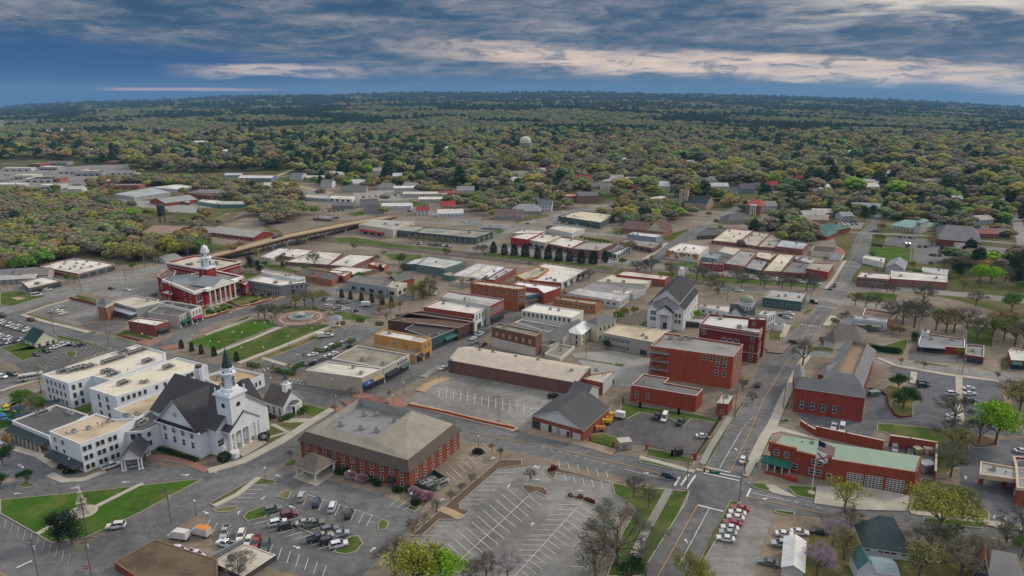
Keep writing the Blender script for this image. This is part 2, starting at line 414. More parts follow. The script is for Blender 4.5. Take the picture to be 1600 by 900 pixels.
class Bld:
 """a building standing on the ground; outline in world metres"""
 def __init__(s, name, label, P, H, cat='building', group=None):
  s.P, s.H = P, H
  n = len(P); s.c = (sum(p[0] for p in P) / n, sum(p[1] for p in P) / n)
  s.L = [(p[0] - s.c[0], p[1] - s.c[1]) for p in P]
  s.ccw = area2(P) > 0
  s.root = bpy.data.objects.new(name, None); COL.objects.link(s.root); s.root.location = (*s.c,0); s.root.empty_display_size = 1
  reg(s.root, label, cat, group); BLOCK.append(P)
 def loc(s, x, y): return (x - s.c[0], y - s.c[1])
 def edge(s, i):
  a, b = Vector(s.L[i]), Vector(s.L[(i + 1) % len(s.L)])
  e = (b - a); L = e.length; e = e.normalized(); nrm = Vector((e.y,-e.x)) if s.ccw else Vector((-e.y, e.x))
  return a, b, e, nrm, L
 def openings(s, specs):
  for sp in specs:
   i, kind, cols, rows, w, h = sp[:6]; u0, u1 = (sp[6], sp[7]) if len(sp) > 7 else (.05,.95)
   z0, z1 = (sp[8], sp[9]) if len(sp) > 9 else (0, s.H - .6)
   top_ = s.H - .45
   if z1 > top_: z0 = max(.2, z0 * top_ / z1); z1 = top_
   h = min(h, max(.8, (z1 - z0) / rows * .8)) if kind in 'wdabv' else min(h, s.H - .8)
   a, b, e, nr, L = s.edge(i); me = win_mesh(kind, w, h); rz = math.atan2(nr.y, nr.x) + math.pi / 2
   for r in range(rows):
    z = z0 + (z1 - z0) * (r + .5) / rows - h / 2 if kind not in 'sgrko' else z0 + .05
    for c in range(cols):
     t_ = u0 + (u1 - u0) * (c + .5) / cols; p = a.lerp(b, t_) + nr * .02
     put(WN[kind], me, s.root,(p.x, p.y, z), rz)
 def wallmesh(s, h, par, mat, cap, thick=.35, base=None):
  m = MB(); q = inset(s.L, thick)
  n = len(s.L); m.ring(s.L, q, h - par - .02, h,0,1)
  P = s.L if s.ccw else s.L[::-1]
  vs = [(x, y,-.3) for x, y in P] + [(x, y, h - par - .02) for x, y in P]
  m.add(vs,[(i,(i + 1) % n, n + (i + 1) % n, n + i) for i in range(n)],0)
  m.build('wall', [mat, cap], s.root)
  return q
 def band(s, name, z, hh, pro, mat):
  m = MB(); o = inset(s.L,-pro); m.ring(o, inset(s.L,.05), z, z + hh,0)
  n = len(o); a = o if area2(o) > 0 else o[::-1]
  m.add([(x, y, z) for x, y in a][::-1],[tuple(range(n))],0) if False else None
  m.build(name, mat, s.root)
 def awning(s, i, u0, u1, z, dep, mat, drop=.9, name='awning'):
  a, b, e, nr, L = s.edge(i); p, q = a.lerp(b, u0) + nr * .03, a.lerp(b, u1) + nr * .03
  o1, o2 = p + nr * dep, q + nr * dep; m = MB()
  vs = [(*p, z),(*q, z),(*o2, z - drop),(*o1, z - drop),(*o1, z - drop - .3),(*o2, z - drop - .3),(*p, z - drop - .3),(*q, z - drop - .3)]
  m.add(vs,[(0,1,2,3),(3,2,5,4),(0,3,4,6),(1,7,5,2)]); m.add([(v[0], v[1], v[2] - .04) for v in vs],[(3,2,1,0)])
  m.build(name, mat, s.root)
 def sign(s, i, u, z, wd, hh, mat, txt=None, tcol=(.8,.8,.78)):
  a, b, e, nr, L = s.edge(i); p = a.lerp(b, u) + nr * .08; m = MB(); rz = math.atan2(nr.y, nr.x) + math.pi / 2
  m.box(0,0,0, wd,.12, hh,0,0); return m.build('sign_board', mat, s.root,(p.x, p.y, z), rz)
 def units(s, lst, z):
  for k,(x, y), a in lst: put('air_conditioner' if k != 2 else 'roof_vent', unit_mesh(k), s.root,(*s.loc(x, y), z), a)
 def gableroof(s, axis, h, rise, over, mat, wmat, hip=0., thick=.18, name='roof', P=None, walls=True, z0=-.3, gmat=None, wname='wall'):
  """axis 0: ridge parallel to edge 0; 1: ridge parallel to edge 1 (four-sided outline)"""
  L = P or s.L
  if axis: L = L[1:] + L[:1]
  a, b, c, d_ = [Vector(p) for p in L[:4]]
  ux = (b - a).normalized(); uy = (d_ - a).normalized(); o = over
  A, B = a - ux * o - uy * o, b + ux * o - uy * o; C, D = c + ux * o + uy * o, d_ - ux * o + uy * o
  half = (d_ - a).length / 2; zl = h - rise * o / half
  M1, M2 = (A + D) / 2 + ux * ((b - a).length + 2 * o) * hip,(B + C) / 2 - ux * ((b - a).length + 2 * o) * hip
  m = MB(); zr = h + rise
  top = [(*A, zl),(*B, zl),(*C, zl),(*D, zl),(*M1, zr),(*M2, zr)]
  f = [(0,1,5,4),(2,3,4,5)] + ([(1,2,5),(3,0,4)] if hip else [])
  ccw = area2([A, B, C, D]) > 0
  if not ccw: f = [q[::-1] for q in f]
  m.add([(x, y, z + thick) for x, y, z in top], f,0); m.add(top,[q[::-1] for q in f],1)
  rim = [(0,1),(2,3)] + ([(1,2),(3,0)] if hip else [(1,5),(5,2),(3,4),(4,0)])
  for i, j in rim:
   p, q = top[i], top[j]; m.add([p, q,(q[0], q[1], q[2] + thick),(p[0], p[1], p[2] + thick)],[(0,1,2,3) if ccw else (3,2,1,0)],1)
  trim = plain((.6,.6,.58),.7,.1)
  m.build(name,[mat, trim], s.root)
  if walls:
   m = MB(); n = 4; LL = [tuple(v) for v in (a, b, c, d_)]
   if not ccw: LL = LL[::-1]
   vs = [(x, y, z0) for x, y in LL] + [(x, y, h) for x, y in LL]
   m.add(vs,[(i,(i + 1) % n, n + (i + 1) % n, n + i) for i in range(n)],0)
   if not hip:
    for p, q in ((a, d_),(b, c)):
     mid = (p + q) / 2; m.add([(*p, h),(*q, h),(*mid, zr)],[(0,1,2)],1)
   m.build(wname,[wmat, gmat or wmat], s.root)
def hpx(pt, dy):     # height of a vertical edge whose top is at pt and foot dy pixels below it
 g = W(pt[0], pt[1] + dy); return zfor(g[1], pt[1])
MASONRY = {}
def wallmat(c):
 if isinstance(c, bpy.types.Material): return c
 r, g, b = c
 return brick(c) if r > 1.5 * g else painted(c)
def adopt(par, *kids):     # wings and towers built apart join the thing they belong to
 for k in kids:
  off = Vector((k.c[0] - par.c[0], k.c[1] - par.c[1],0))
  for ch in list(k.root.children): ch.parent = par.root; ch.location += off
  REG[:] = [r for r in REG if r[0] is not k.root]; bpy.data.objects.remove(k.root)
def flat(name, label, P, base, wall, roof=(.62,.60,.55), par=.6, wins=(), units=0, cap=None, cat='building', group=None, bands=(), aw=(), stain=.62, spots=.4, ut=(0,1,2,1), at=()):
 H = hpx(P[base[0]], base[1] / 5) if isinstance(base, tuple) else base
 Q = [W(x, y, H) for x, y in P]
 s = Bld(name, label, Q, H, cat, group)
 wm = wallmat(wall); cm = plain(cap,.7,.12) if cap else wm
 q = s.wallmesh(H, par, wm, cm)
 rm = roof if isinstance(roof, bpy.types.Material) else membrane(roof, stain, spots,(len(REG) % 7) * 1.)
 m = MB(); m.prism(q, H - par - .12, H - par, 0, sides=False); m.build('roof', rm, s.root)
 s.openings(wins)
 a0 = math.atan2(Q[1][1] - Q[0][1], Q[1][0] - Q[0][0])
 if not units and not at and len(P) < 7: units = 2; ut = (2,1)
 lst = [(k, W(x, y, H - par), a0) for k,(x, y) in at]
 xs = [p[0] for p in Q]; ys = [p[1] for p in Q]; qi = inset(Q,1.8); tries = 0
 while units > 0 and tries < 200:
  tries += 1; x, y = rnd.uniform(min(xs), max(xs)), rnd.uniform(min(ys), max(ys))
  if inside(qi, x, y): lst.append((rnd.choice(ut),(x, y), a0 + rnd.choice((0,1.57)))); units -= 1
 s.units(lst, H - par)
 for (z, hh, pro, c) in bands: s.band('cornice', H + z if z < 0 else z, hh, pro, plain(c,.8,.12))
 for (i, u0, u1, z, dep, c) in aw: s.awning(i, u0, u1, z, dep, plain(c,.8,.12))
 return s
def gable(name, label, P, base, wall, roof, axis=0, rise=3., over=.5, hip=0., wins=(), cat='house', group=None, gcol=None, chim=None):
 H = hpx(P[base[0]], base[1] / 5) if isinstance(base, tuple) else base
 A, B, C = [Vector(W(x, y, H)) for x, y in P[:3]]
 # square the corner at B
 e = (B - A).normalized(); n = Vector((-e.y, e.x)); k = (C - B).dot(n); C = B + n * k; D = A + n * k
 s = Bld(name, label,[tuple(A), tuple(B), tuple(C), tuple(D)], H, cat, group)
 s.gableroof(axis, H, rise, over, roof if isinstance(roof, bpy.types.Material) else shingle(roof), wallmat(wall), hip, gmat=wallmat(gcol) if gcol else None)
 s.openings(wins)
 if chim:
  m = MB(); x, y = s.c[0] + e.x * k * 0 + chim[0], s.c[1] + chim[1]
  m.box(chim[0], chim[1], H,.9,.9, rise + 1.3,0,0); m.build('chimney', brick((.30,.13,.08)), s.root)
 return s
# ---------------------------------------------------------------- ground pieces
LAY = [0]
def patch(name, P, mat, z=None, kerb=None, world=False):
 if z is None: LAY[0] += 1; z = .004 + LAY[0] * .002
 Q = P if world else [W(x, y, z if kerb is None else kerb) for x, y in P]
 m = MB()
 if kerb is None: m.prism(Q,0, z,0, sides=False)
 else:
  if name in ('forecourt','red_paving','courtyard','sports_field','infield','yard_grass'): m.prism(Q,0, kerb,1, top=0)
  else: q = inset(Q,.26); m.ring(Q, q,0, kerb,1); m.prism(q,0, kerb - .012,0, sides=False)
 return struct(m.build(name, [mat, plain((.28, .265, .235), .9, .2, .5, kind='World')]))
def road_poly(pts, w0, w1=None):
 """outline of a strip along picture points, widths in metres"""
 w1 = w1 or w0; G = [Vector(W(*p)) for p in pts]; l, r = [],[]
 for i, g in enumerate(G):
  a = G[max(0, i - 1)]; b = G[min(len(G) - 1, i + 1)]; e = (b - a).normalized(); n = Vector((-e.y, e.x)); ww = w0 + (w1 - w0) * i / max(1, len(G) - 1)
  l.append(tuple(g + n * ww / 2)); r.append(tuple(g - n * ww / 2))
 return l, r
def strip(name, pts, w0, mat, w1=None, z=None, kerb=None, block=True):
 if z is None: LAY[0] += 1; z = .004 + LAY[0] * .002
 l, r = road_poly(pts, w0, w1); m = MB(); top = z if kerb is None else kerb
 for i in range(len(l) - 1):
  q = [l[i], l[i + 1], r[i + 1], r[i]]
  if block: BLOCK.append(q)
  a = [(x, y, top) for x, y in q]
  if area2(q) < 0: a = a[::-1]
  m.add(a,[(0,1,2,3)],0)
  if kerb:
   for s1 in (l, r):
    m.add([(*s1[i],0),(*s1[i + 1],0),(*s1[i + 1], top),(*s1[i], top)],[(0,1,2,3)],1)
 return struct(m.build(name, [mat, plain((.42, .40, .36), .9, .15, .5, kind='World')]))
LZ = .16
def paint_lines(name, segs, w, mat, z=None, dash=None):
 m = MB()
 for k, sg in enumerate(segs):
  zz = (z or LZ) + (k % 5) * .002
  G = [Vector(W(*p, zz)) for p in sg]
  for a, b in zip(G, G[1:]):
   e = b - a; L = e.length
   if L < .01: continue
   e = e / L; n = Vector((-e.y, e.x)) * w / 2
   rng = [(0, L)] if not dash else [(t_, min(L, t_ + dash[0])) for t_ in np.arange(0, L, dash[0] + dash[1])]
   for s0, s1 in rng:
    p, q = a + e * s0, a + e * s1
    m.add([(*(p + n), zz),(*(p - n), zz),(*(q - n), zz),(*(q + n), zz)],[(0,1,2,3)])
 return struct(m.build(name, mat))
def stall_segs(p0, p1, n, v):
 """n+1 short lines from points between p0 and p1, each reaching v picture pixels away"""
 return [((p0[0] + (p1[0] - p0[0]) * i / n, p0[1] + (p1[1] - p0[1]) * i / n),(p0[0] + (p1[0] - p0[0]) * i / n + v[0], p0[1] + (p1[1] - p0[1]) * i / n + v[1])) for i in range(n + 1)]
# ---------------------------------------------------------------- vehicles
def car_mesh_parts(kind):
 """body, glass, list of wheel spots, lamp spots; x forward"""
 b, g, x = MB(), MB(), MB()
 S = {'sedan': (4.7,.9,[(-2.3,.35,.75),(-2.25,.3,.92),(-1.2,.28,.98),(1.0,.28,.95),(2.15,.3,.82),(2.35,.38,.62)],(-1.55,-.95,.35,1.15),1.42),
  'suv': (4.8,.94,[(-2.38,.4,.9),(-2.3,.35,1.08),(-.8,.32,1.1),(1.15,.32,1.08),(2.2,.36,.98),(2.4,.45,.7)],(-2.2,-1.85,.45,1.2),1.75),
  'pickup': (5.5,.96,[(-2.75,.5,1.0),(-2.7,.45,1.08),(-.6,.4,1.1),(1.35,.4,1.12),(2.6,.42,1.05),(2.75,.5,.75)],(-.75,-.55,.7,1.45),1.82),
  'van': (5.6,1.0,[(-2.75,.4,1.2),(-2.7,.35,1.3),(0,.35,1.3),(1.4,.35,1.25),(2.5,.4,1.05),(2.75,.45,.75)],(-2.65,-2.6,1.0,1.9),2.35)}[kind]
 L, hw, prof,(r0, r1, f1, f0), zt = S
 n = len(prof); vs = []
 for (px, z0, z1) in prof:
  t_ = hw * (.9 if abs(px) > L * .45 else 1.)
  vs += [(px,-t_ * .96, z0),(px,-t_,(z0 + z1) / 2),(px,-t_ * .93, z1),(px, t_ * .93, z1),(px, t_,(z0 + z1) / 2),(px, t_ * .96, z0)]
 fs = []
 for i in range(n - 1):
  for j in range(5): fs.append((i * 6 + j, i * 6 + j + 1,(i + 1) * 6 + j + 1,(i + 1) * 6 + j)[::-1])
  fs.append((i * 6 + 5, i * 6,(i + 1) * 6,(i + 1) * 6 + 5)[::-1])
 fs += [tuple(range(6)), tuple(range((n - 1) * 6, n * 6))[::-1]]
 b.add(vs, fs,0)
 zb = prof[2][2] - .02; tw = hw * .78
 # greenhouse: glass belt, roof panel above
 bot = [(r0,-hw * .9),(f0,-hw * .9),(f0, hw * .9),(r0, hw * .9)]; top = [(r1,-tw),(f1,-tw),(f1, tw),(r1, tw)]
 g.add([(x_, y_, zb) for x_, y_ in bot] + [(x_, y_, zt - .06) for x_, y_ in top],[(i,(i + 1) % 4,4 + (i + 1) % 4,4 + i) for i in range(4)],0)
 b.add([(x_, y_, zt - .07) for x_, y_ in top] + [(x_ * 1. + (.06 if x_ < 0 else -.06), y_ * .94, zt) for x_, y_ in top],[(i,(i + 1) % 4,4 + (i + 1) % 4,4 + i) for i in range(4)] + [(4,5,6,7)],0)
 for sy in (-1,1):       # pillars in body colour
  for k in ((.0,), (1.,)) + (((.5,),) if kind in ('sedan', 'suv', 'van') else ()):
   k = k[0]; xb = r0 + (f0 - r0) * k; xt = r1 + (f1 - r1) * k
   b.tube((xb, sy * hw * .905, zb),(xt, sy * tw * 1.005, zt - .05),.055, n=4)
 if kind == 'van':
  for sy in (-1,1): b.add([(r0, sy * (hw * .91), zb),(.4, sy * hw * .91, zb),(.3, sy * (tw + .02), zt - .06),(r1, sy * (tw + .02), zt - .06)],[(0,1,2,3),(3,2,1,0)],0)
  b.add([(r0 - .01,-hw * .9, zb),(r0 - .01, hw * .9, zb),(r1 - .01, tw, zt - .06),(r1 - .01,-tw, zt - .06)],[(0,1,2,3),(3,2,1,0)],0)
 if kind == 'pickup':
  x.box(-1.75,0,1.08,1.85,1.45,.03,0,0)
  for sy in (-1,1): b.box(-1.75, sy * .85,1.05,1.95,.16,.18)
  b.box(-2.68,0,1.05,.12,1.7,.18)
 wx = (-L * .30, L * .31)
 return b, g, x, wx, hw, L, kind
CARMATS = None
CT_ = {}
def car_proto(kind):
 if kind in CT_: return CT_[kind]
 pm = tinted('car paint',.3,.5,0.,.5); gl = glass(); ty = plain((.02,.02,.02),.9,.1); hub = plain((.35,.35,.36),.4,.1); lm = plain((.75,.75,.7),.2,.05); rd = plain((.35,.01,.01),.3,.1); dk = plain((.03,.03,.03),.8,.1)
 b, g, x, wx, hw, L, _ = car_mesh_parts(kind)
 parts = [('body', b.mesh('body', [pm], False), (0, 0, 0))]
 parts.append(('windows', g.mesh('windows', [gl]), (0, 0, 0)))
 if x.v: parts.append(('load_bed', x.mesh('bed', [dk]), (0, 0, 0)))
 m = MB(); r = .34 if kind in ('sedan',) else .38
 vs = []; nn = 12
 for yy in (-.11,.11):
  for i in range(nn): vs.append((r * math.cos(2 * math.pi * i / nn), yy, r * math.sin(2 * math.pi * i / nn)))
 m.add(vs,[(i,(i + 1) % nn, nn + (i + 1) % nn, nn + i) for i in range(nn)] + [tuple(range(nn))[::-1], tuple(range(nn,2 * nn))],0)
 m.add([(v[0] * .55,-.118, v[2] * .55) for v in vs[:nn]],[tuple(range(nn))],1); m.add([(v[0] * .55,.118, v[2] * .55) for v in vs[:nn]],[tuple(range(nn))[::-1]],1)
 wm = m.mesh('wheel', [ty, hub])
 for sx_ in wx:
  for sy in (-1, 1): parts.append(('wheel', wm, (sx_, sy * (hw - .07), r)))
 for nme, xx, mt in (('headlight', L / 2 - .08, lm), ('taillight', -L / 2 + .07, rd)):
  m = MB(); m.box(0,0,0,.12,.34,.14); me = m.mesh(nme,[mt])
  for sy in (-1, 1): parts.append((nme, me, (xx, sy * hw * .68, .66 if kind == 'sedan' else .8)))
 CT_[kind] = parts; return parts
CN = {'white': (.62,.62,.62),'silver': (.33,.34,.35),'grey': (.12,.125,.13),'black': (.015,.016,.02),'red': (.32,.015,.015),'blue': (.03,.07,.17),'dark blue': (.015,.025,.06),'maroon': (.12,.015,.02),'green': (.04,.07,.05),'tan': (.32,.27,.2),'teal': (.08,.2,.22)}
CARN = {'sedan': 'sedan', 'suv': 'sport_utility', 'pickup': 'pickup_truck', 'van': 'van'}
def car(px, py, kind, colr, vdir, where, group, far=False):
 """vdir: picture direction of the nose"""
 a = Vector(W(px - vdir[0] * .5, py - vdir[1] * .5)); b = Vector(W(px + vdir[0] * .5, py + vdir[1] * .5)); e = b - a; rz = math.atan2(e.y, e.x)
 c = CN[colr]; c = tuple(v * rnd.uniform(.9,1.1) for v in c)
 g = W(px, py,.7)
 parts = car_proto(kind)
 if far:
  key = ('far', kind)
  if key not in CT_:
   bb, gg, xx, wx, hw, L, _ = car_mesh_parts(kind); m = MB(); m.add(bb.v, bb.f,0); m.add(gg.v, gg.f,1)
   for sx_ in wx: m.box(sx_,0,0,.66, hw * 1.9,.6,0,2)
   CT_[key] = m.mesh('car',[tinted('car paint',.3,.5,0.,.5), glass(), plain((.02,.02,.02),.9,.1)])
  o = put(CARN[kind], CT_[key], None,(*g,.13), rz); o.color = (*c,1)
 else:
  o = bpy.data.objects.new(CARN[kind], None); COL.objects.link(o); o.location = (*g,.13); o.rotation_euler = (0,0, rz)
  for nme, me, lc in parts:
   q = put(nme, me, o, lc)
   if nme == 'body': q.color = (*c, 1)
 nm = {'suv': 'sport utility', 'pickup': 'pickup truck'}.get(kind, kind)
 reg(o, f'{colr} {nm} {where}', 'car' if kind in ('sedan', 'suv') else ('van' if kind == 'van' else 'pickup'), group, (px, py)); return o
def cars(P, spec, vdir, where, group, far=False):
 """spec: 'kind colour' words placed from P[0] to P[1]; '-' leaves a gap"""
 ks = spec.split(); n = len(ks)
 for i, k in enumerate(ks):
  if k == '-': continue
  kd = {'s': 'sedan','u': 'suv','p': 'pickup','v': 'van'}[k[0]]; cl = {'w': 'white','s': 'silver','g': 'grey','k': 'black','r': 'red','b': 'blue','d': 'dark blue','m': 'maroon','n': 'green','t': 'tan'}[k[1]]
  f = i / max(1, n - 1); x = P[0][0] + (P[1][0] - P[0][0]) * f; y = P[0][1] + (P[1][1] - P[0][1]) * f
  car(x, y, kd, cl, vdir, where, group, far)
def rcars(n): return ' '.join(rnd.choice('susup') + rnd.choice('wwwsskkggbrtd') if rnd.random() < .88 else '-' for _ in range(n))
# ---------------------------------------------------------------- trees
def skeleton(seed, H=12., spread=5.5, levels=3, k0=6, up=.55, trunk=.32):
 r = random.Random(seed); segs = []; tips = []
 def grow(p, d_, L, rad, lv):
  d_ = d_.normalized(); mid = p + d_ * L * .5 + Vector((r.uniform(-1,1), r.uniform(-1,1), r.uniform(-.3,.5))) * L * .07; q = p + d_ * L
  segs.append((p, mid, rad, rad * .8)); segs.append((mid, q, rad * .8, rad * .55))
  if lv == 0: tips.append(q); return
  n = r.choice((3,4)) if lv > 1 else r.choice((3,4,4))
  for i in range(n):
   a = r.uniform(0,6.28); w_ = d_.orthogonal().normalized(); w_ = w_.cross(d_) * math.sin(a) + w_ * math.cos(a)
   grow(p.lerp(q, r.uniform(.55,1)), d_ + w_ * r.uniform(.45,.9) + Vector((0,0,.15)), L * r.uniform(.55,.75), rad * .5, lv - 1)
  tips.append(q)
 th = H * trunk; segs.append((Vector((0,0,-.2)), Vector((0,0, th)), H * .028, H * .021))
 for i in range(k0):
  a = 6.28 * i / k0 + r.uniform(-.4,.4); tilt = r.uniform(.35,1.05) * spread / 5.5
  grow(Vector((0,0, th * r.uniform(.75,1.05))), Vector((math.cos(a) * tilt, math.sin(a) * tilt,1)), H * r.uniform(.26,.36), H * .012, levels - 1)
 grow(Vector((0,0, th)), Vector((r.uniform(-.1,.1), r.uniform(-.1,.1),1)), H * .33, H * .015, levels - 1)
 return segs, tips
def wood_mesh(segs, rmin, name):
 m = MB()
 for a, b, r0, r1 in segs: m.tube(a, b, max(r0, rmin), max(r1, rmin * .8), n=5 if r0 > .1 else 3)
 return m.mesh(name,[plain((.115,.095,.08),.95,.25,1.)])
def leaf_mesh(name, pts, mat, size, seed, aspect=1.):
 rs = np.random.RandomState(seed); n = len(pts)
 u = rs.normal(size=(n,3)); u /= np.linalg.norm(u, axis=1)[:, None]
 v = rs.normal(size=(n,3)); v -= u * (u * v).sum(1)[:, None]; v /= np.linalg.norm(v, axis=1)[:, None]
 s = size * rs.uniform(.6,1.4, n)[:, None] / 2
 u = u * s * aspect; v = v * s
 co_ = np.stack([pts - u, pts - v, pts + u, pts + v],1).reshape(-1,3)
 me = bpy.data.meshes.new(name); me.vertices.add(4 * n); me.vertices.foreach_set('co', co_.ravel().astype(np.float32))
 me.loops.add(4 * n); me.loops.foreach_set('vertex_index', np.arange(4 * n, dtype=np.int32))
 me.polygons.add(n); me.polygons.foreach_set('loop_start', np.arange(0, 4 * n, 4, dtype=np.int32)); me.polygons.foreach_set('loop_total', np.full(n, 4, dtype=np.int32))
 me.materials.append(mat); me.update(); me.validate(); return me
def clumps(tips, per, sig, seed, flat_=.7):
 rs = np.random.RandomState(seed); T = np.array([tuple(t_) for t_ in tips])
 P = np.repeat(T, per,0) + rs.normal(size=(len(T) * per,3)) * np.array([sig, sig, sig * flat_]); return P
ICO = {}
def lobes(name, mat, kind, sd, sub=1, nleaf=300):
 import bmesh
 if sub not in ICO:
  b = bmesh.new(); bmesh.ops.create_icosphere(b, subdivisions=sub, radius=1); ICO[sub] = (np.array([v.co[:] for v in b.verts]),[[v.index for v in f.verts] for f in b.faces]); b.free()
 V, Fc = ICO[sub]; rs = np.random.RandomState(sd); m = MB(); n = 19 if kind != 'pine' else 16; cs, rr = [], []
 for i in range(n):
  if kind == 'pine': z = 3.5 + 8.2 * (i / n) ** .9; a = i * 2.4; q = 2.5 * (1.1 - (z - 3) / 10.5); c = (q * math.cos(a), q * math.sin(a), z); r = 1.15 + 1.2 * (1.1 - (z - 3) / 10.5)
  else:
   t_ = (i + .5) / n; ph = math.acos(1 - 1.55 * t_); a = i * 2.4; q = rs.uniform(.8,1.12); c = (3.9 * q * math.sin(ph) * math.cos(a),3.9 * q * math.sin(ph) * math.sin(a),7.1 + 3.2 * q * math.cos(ph)); r = rs.uniform(1.3,2.35)
  cs.append(c); rr.append(r); v = V * (1 + rs.uniform(-.2,.2,(len(V),1))) * [r, r, r * .8] + c; m.add(v, Fc)
 if kind != 'pine': v = V * [3.4, 3.4, 2.8] + [0, 0, 7.1]; m.add(v, Fc)
 me0 = m.mesh(name,[mat], True); k = rs.randint(0, n, nleaf); u = rs.normal(size=(nleaf,3)); u /= np.linalg.norm(u, axis=1)[:, None]
 P = np.array(cs)[k] + u * np.array(rr)[k][:, None] * rs.uniform(.95, 1.2, (nleaf, 1)); lf = leaf_mesh('tmp', P, mat, .75, sd)
 lv = [tuple(v.co) for v in lf.vertices]; m.add(lv,[(4 * i,4 * i + 1,4 * i + 2,4 * i + 3) for i in range(nleaf)]); me = m.mesh(name,[mat], True); bpy.data.meshes.remove(me0); bpy.data.meshes.remove(lf); return me
TP = {}
def tree_proto(kind, var):
 key = (kind, var)
 if key in TP: return TP[key]
 if kind.endswith('_far'):
  sd = 3 + var; TP[key] = (wood_mesh([(Vector((0,0,-.2)), Vector((0,0,5)),.35,.2)],.05,'trunk'), lobes('crown', leafmat('foliage', None,.45),'pine' if kind[0] == 'e' else 'round', sd,2,900)); return TP[key]
 sd = 11 * var + {'leafy': 1, 'budding': 2, 'bare': 3, 'evergreen': 4, 'cypress': 5, 'shrub': 6, 'young': 7}[kind]
 lm = leafmat('foliage')
 if kind in ('leafy', 'budding', 'bare'):
  segs, tips = skeleton(sd,12,5.5 + var * .6,3,6 + var % 2)
  if kind == 'leafy': P = clumps(tips, 34, .75, sd); cm = leaf_mesh('crown', P, lm, .42, sd)
  elif kind == 'budding': P = clumps(tips, 17, .62, sd); cm = leaf_mesh('crown', P, lm, .33, sd)
  else:
   rs = np.random.RandomState(sd); m = MB(); rr = random.Random(sd)
   for t_ in tips:
    for _ in range(10):
     d_ = Vector((rr.gauss(0,1), rr.gauss(0,1), rr.uniform(-.1,1.2))).normalized(); q = t_ + d_ * rr.uniform(.7,1.7); sdv = d_.orthogonal().normalized() * .045
     st = t_ + Vector((rr.gauss(0,.35), rr.gauss(0,.35), rr.gauss(0,.3)))
     m.add([st - sdv, st + sdv, q],[(0,1,2)]); s2 = st.lerp(q,.5); q2 = s2 + Vector((rr.gauss(0,.6), rr.gauss(0,.6), rr.uniform(0,.7)))
     m.add([s2 - sdv, s2 + sdv, q2],[(0,1,2)])
   cm = m.mesh('crown', [lm])
  wm = wood_mesh(segs, .03, 'trunk')
 elif kind == 'evergreen':
  rs = np.random.RandomState(sd); n = 2600
  segs = [(Vector((0,0,-.2)), Vector((0,0,11)),.3,.06)]; wm = wood_mesh(segs,.03,'trunk')
  cen = np.array([[rs.normal() * 1.5, rs.normal() * 1.5, rs.uniform(3.2,10.8)] for _ in range(46)]); cen[:, :2] *= (1.35 - cen[:,2:3] / 13)
  P = np.repeat(cen, n // 46,0) + rs.normal(size=(n // 46 * 46,3)) * [.8,.8,.55]; cm = leaf_mesh('crown', P, lm,.42, sd)
 elif kind == 'cypress':
  rs = np.random.RandomState(sd); n = 2200; segs = [(Vector((0,0,-.2)), Vector((0,0,6.5)),.14,.04)]; wm = wood_mesh(segs,.03,'trunk')
  z = .4 + 7.2 * rs.uniform(0,1, n) ** 1.25; rad = 1.75 * (1 - ((z - 1.6) / 6.6).clip(-.3,1) ** 2).clip(.03,1) ** .7 * rs.uniform(.55,1.08, n); a = rs.uniform(0,6.283, n)
  P = np.stack([rad * np.cos(a), rad * np.sin(a), z], 1) + rs.normal(size=(n, 3)) * .13; cm = leaf_mesh('crown', P, lm, .32, sd)
 elif kind == 'shrub':
  rs = np.random.RandomState(sd); n = 700; segs = [(Vector((0,0,-.1)), Vector((0,0,.8)),.06,.03)]; wm = wood_mesh(segs,.03,'trunk')
  u = rs.normal(size=(n,3)); u /= np.linalg.norm(u, axis=1)[:, None]; P = u * [1.0,1.0,.7] * (rs.uniform(.55,1.05, n) ** .5)[:, None] + [0,0,.75]
  P[:, 2] = np.abs(P[:, 2]); cm = leaf_mesh('crown', P, lm, .2, sd)
 else:       # young street tree
  segs, tips = skeleton(sd,5.5,4.5,2,5); wm = wood_mesh(segs,.025,'trunk'); cm = leaf_mesh('crown', clumps(tips,26,.38, sd), lm,.2, sd)
 TP[key] = (wm, cm); return TP[key]
HT = {'leafy': 12.5, 'budding': 12.5, 'bare': 12.5, 'evergreen': 11.3, 'cypress': 7.6, 'shrub': 1.4, 'young': 5.8}
TCOL = {'lime': (.20,.38,.02),'green': (.09,.17,.03),'olive': (.20,.20,.065),'yellow': (.23,.225,.035),'rust': (.26,.17,.07),'grey': (.135,.125,.09),'dark': (.022,.045,.022),'pink': (.42,.27,.31),'mauve': (.28,.22,.25),'red': (.14,.03,.03),'deep': (.03,.075,.018),'sage': (.17,.22,.09)}
CWORD = {'lime': 'bright lime green','green': 'mid green','olive': 'olive budding','yellow': 'yellow green','rust': 'rusty brown budding','grey': 'bare grey','dark': 'dark evergreen','pink': 'pink flowering','mauve': 'mauve flowering','red': 'dark red','deep': 'deep green','sage': 'pale sage green'}
NTREE = [0]
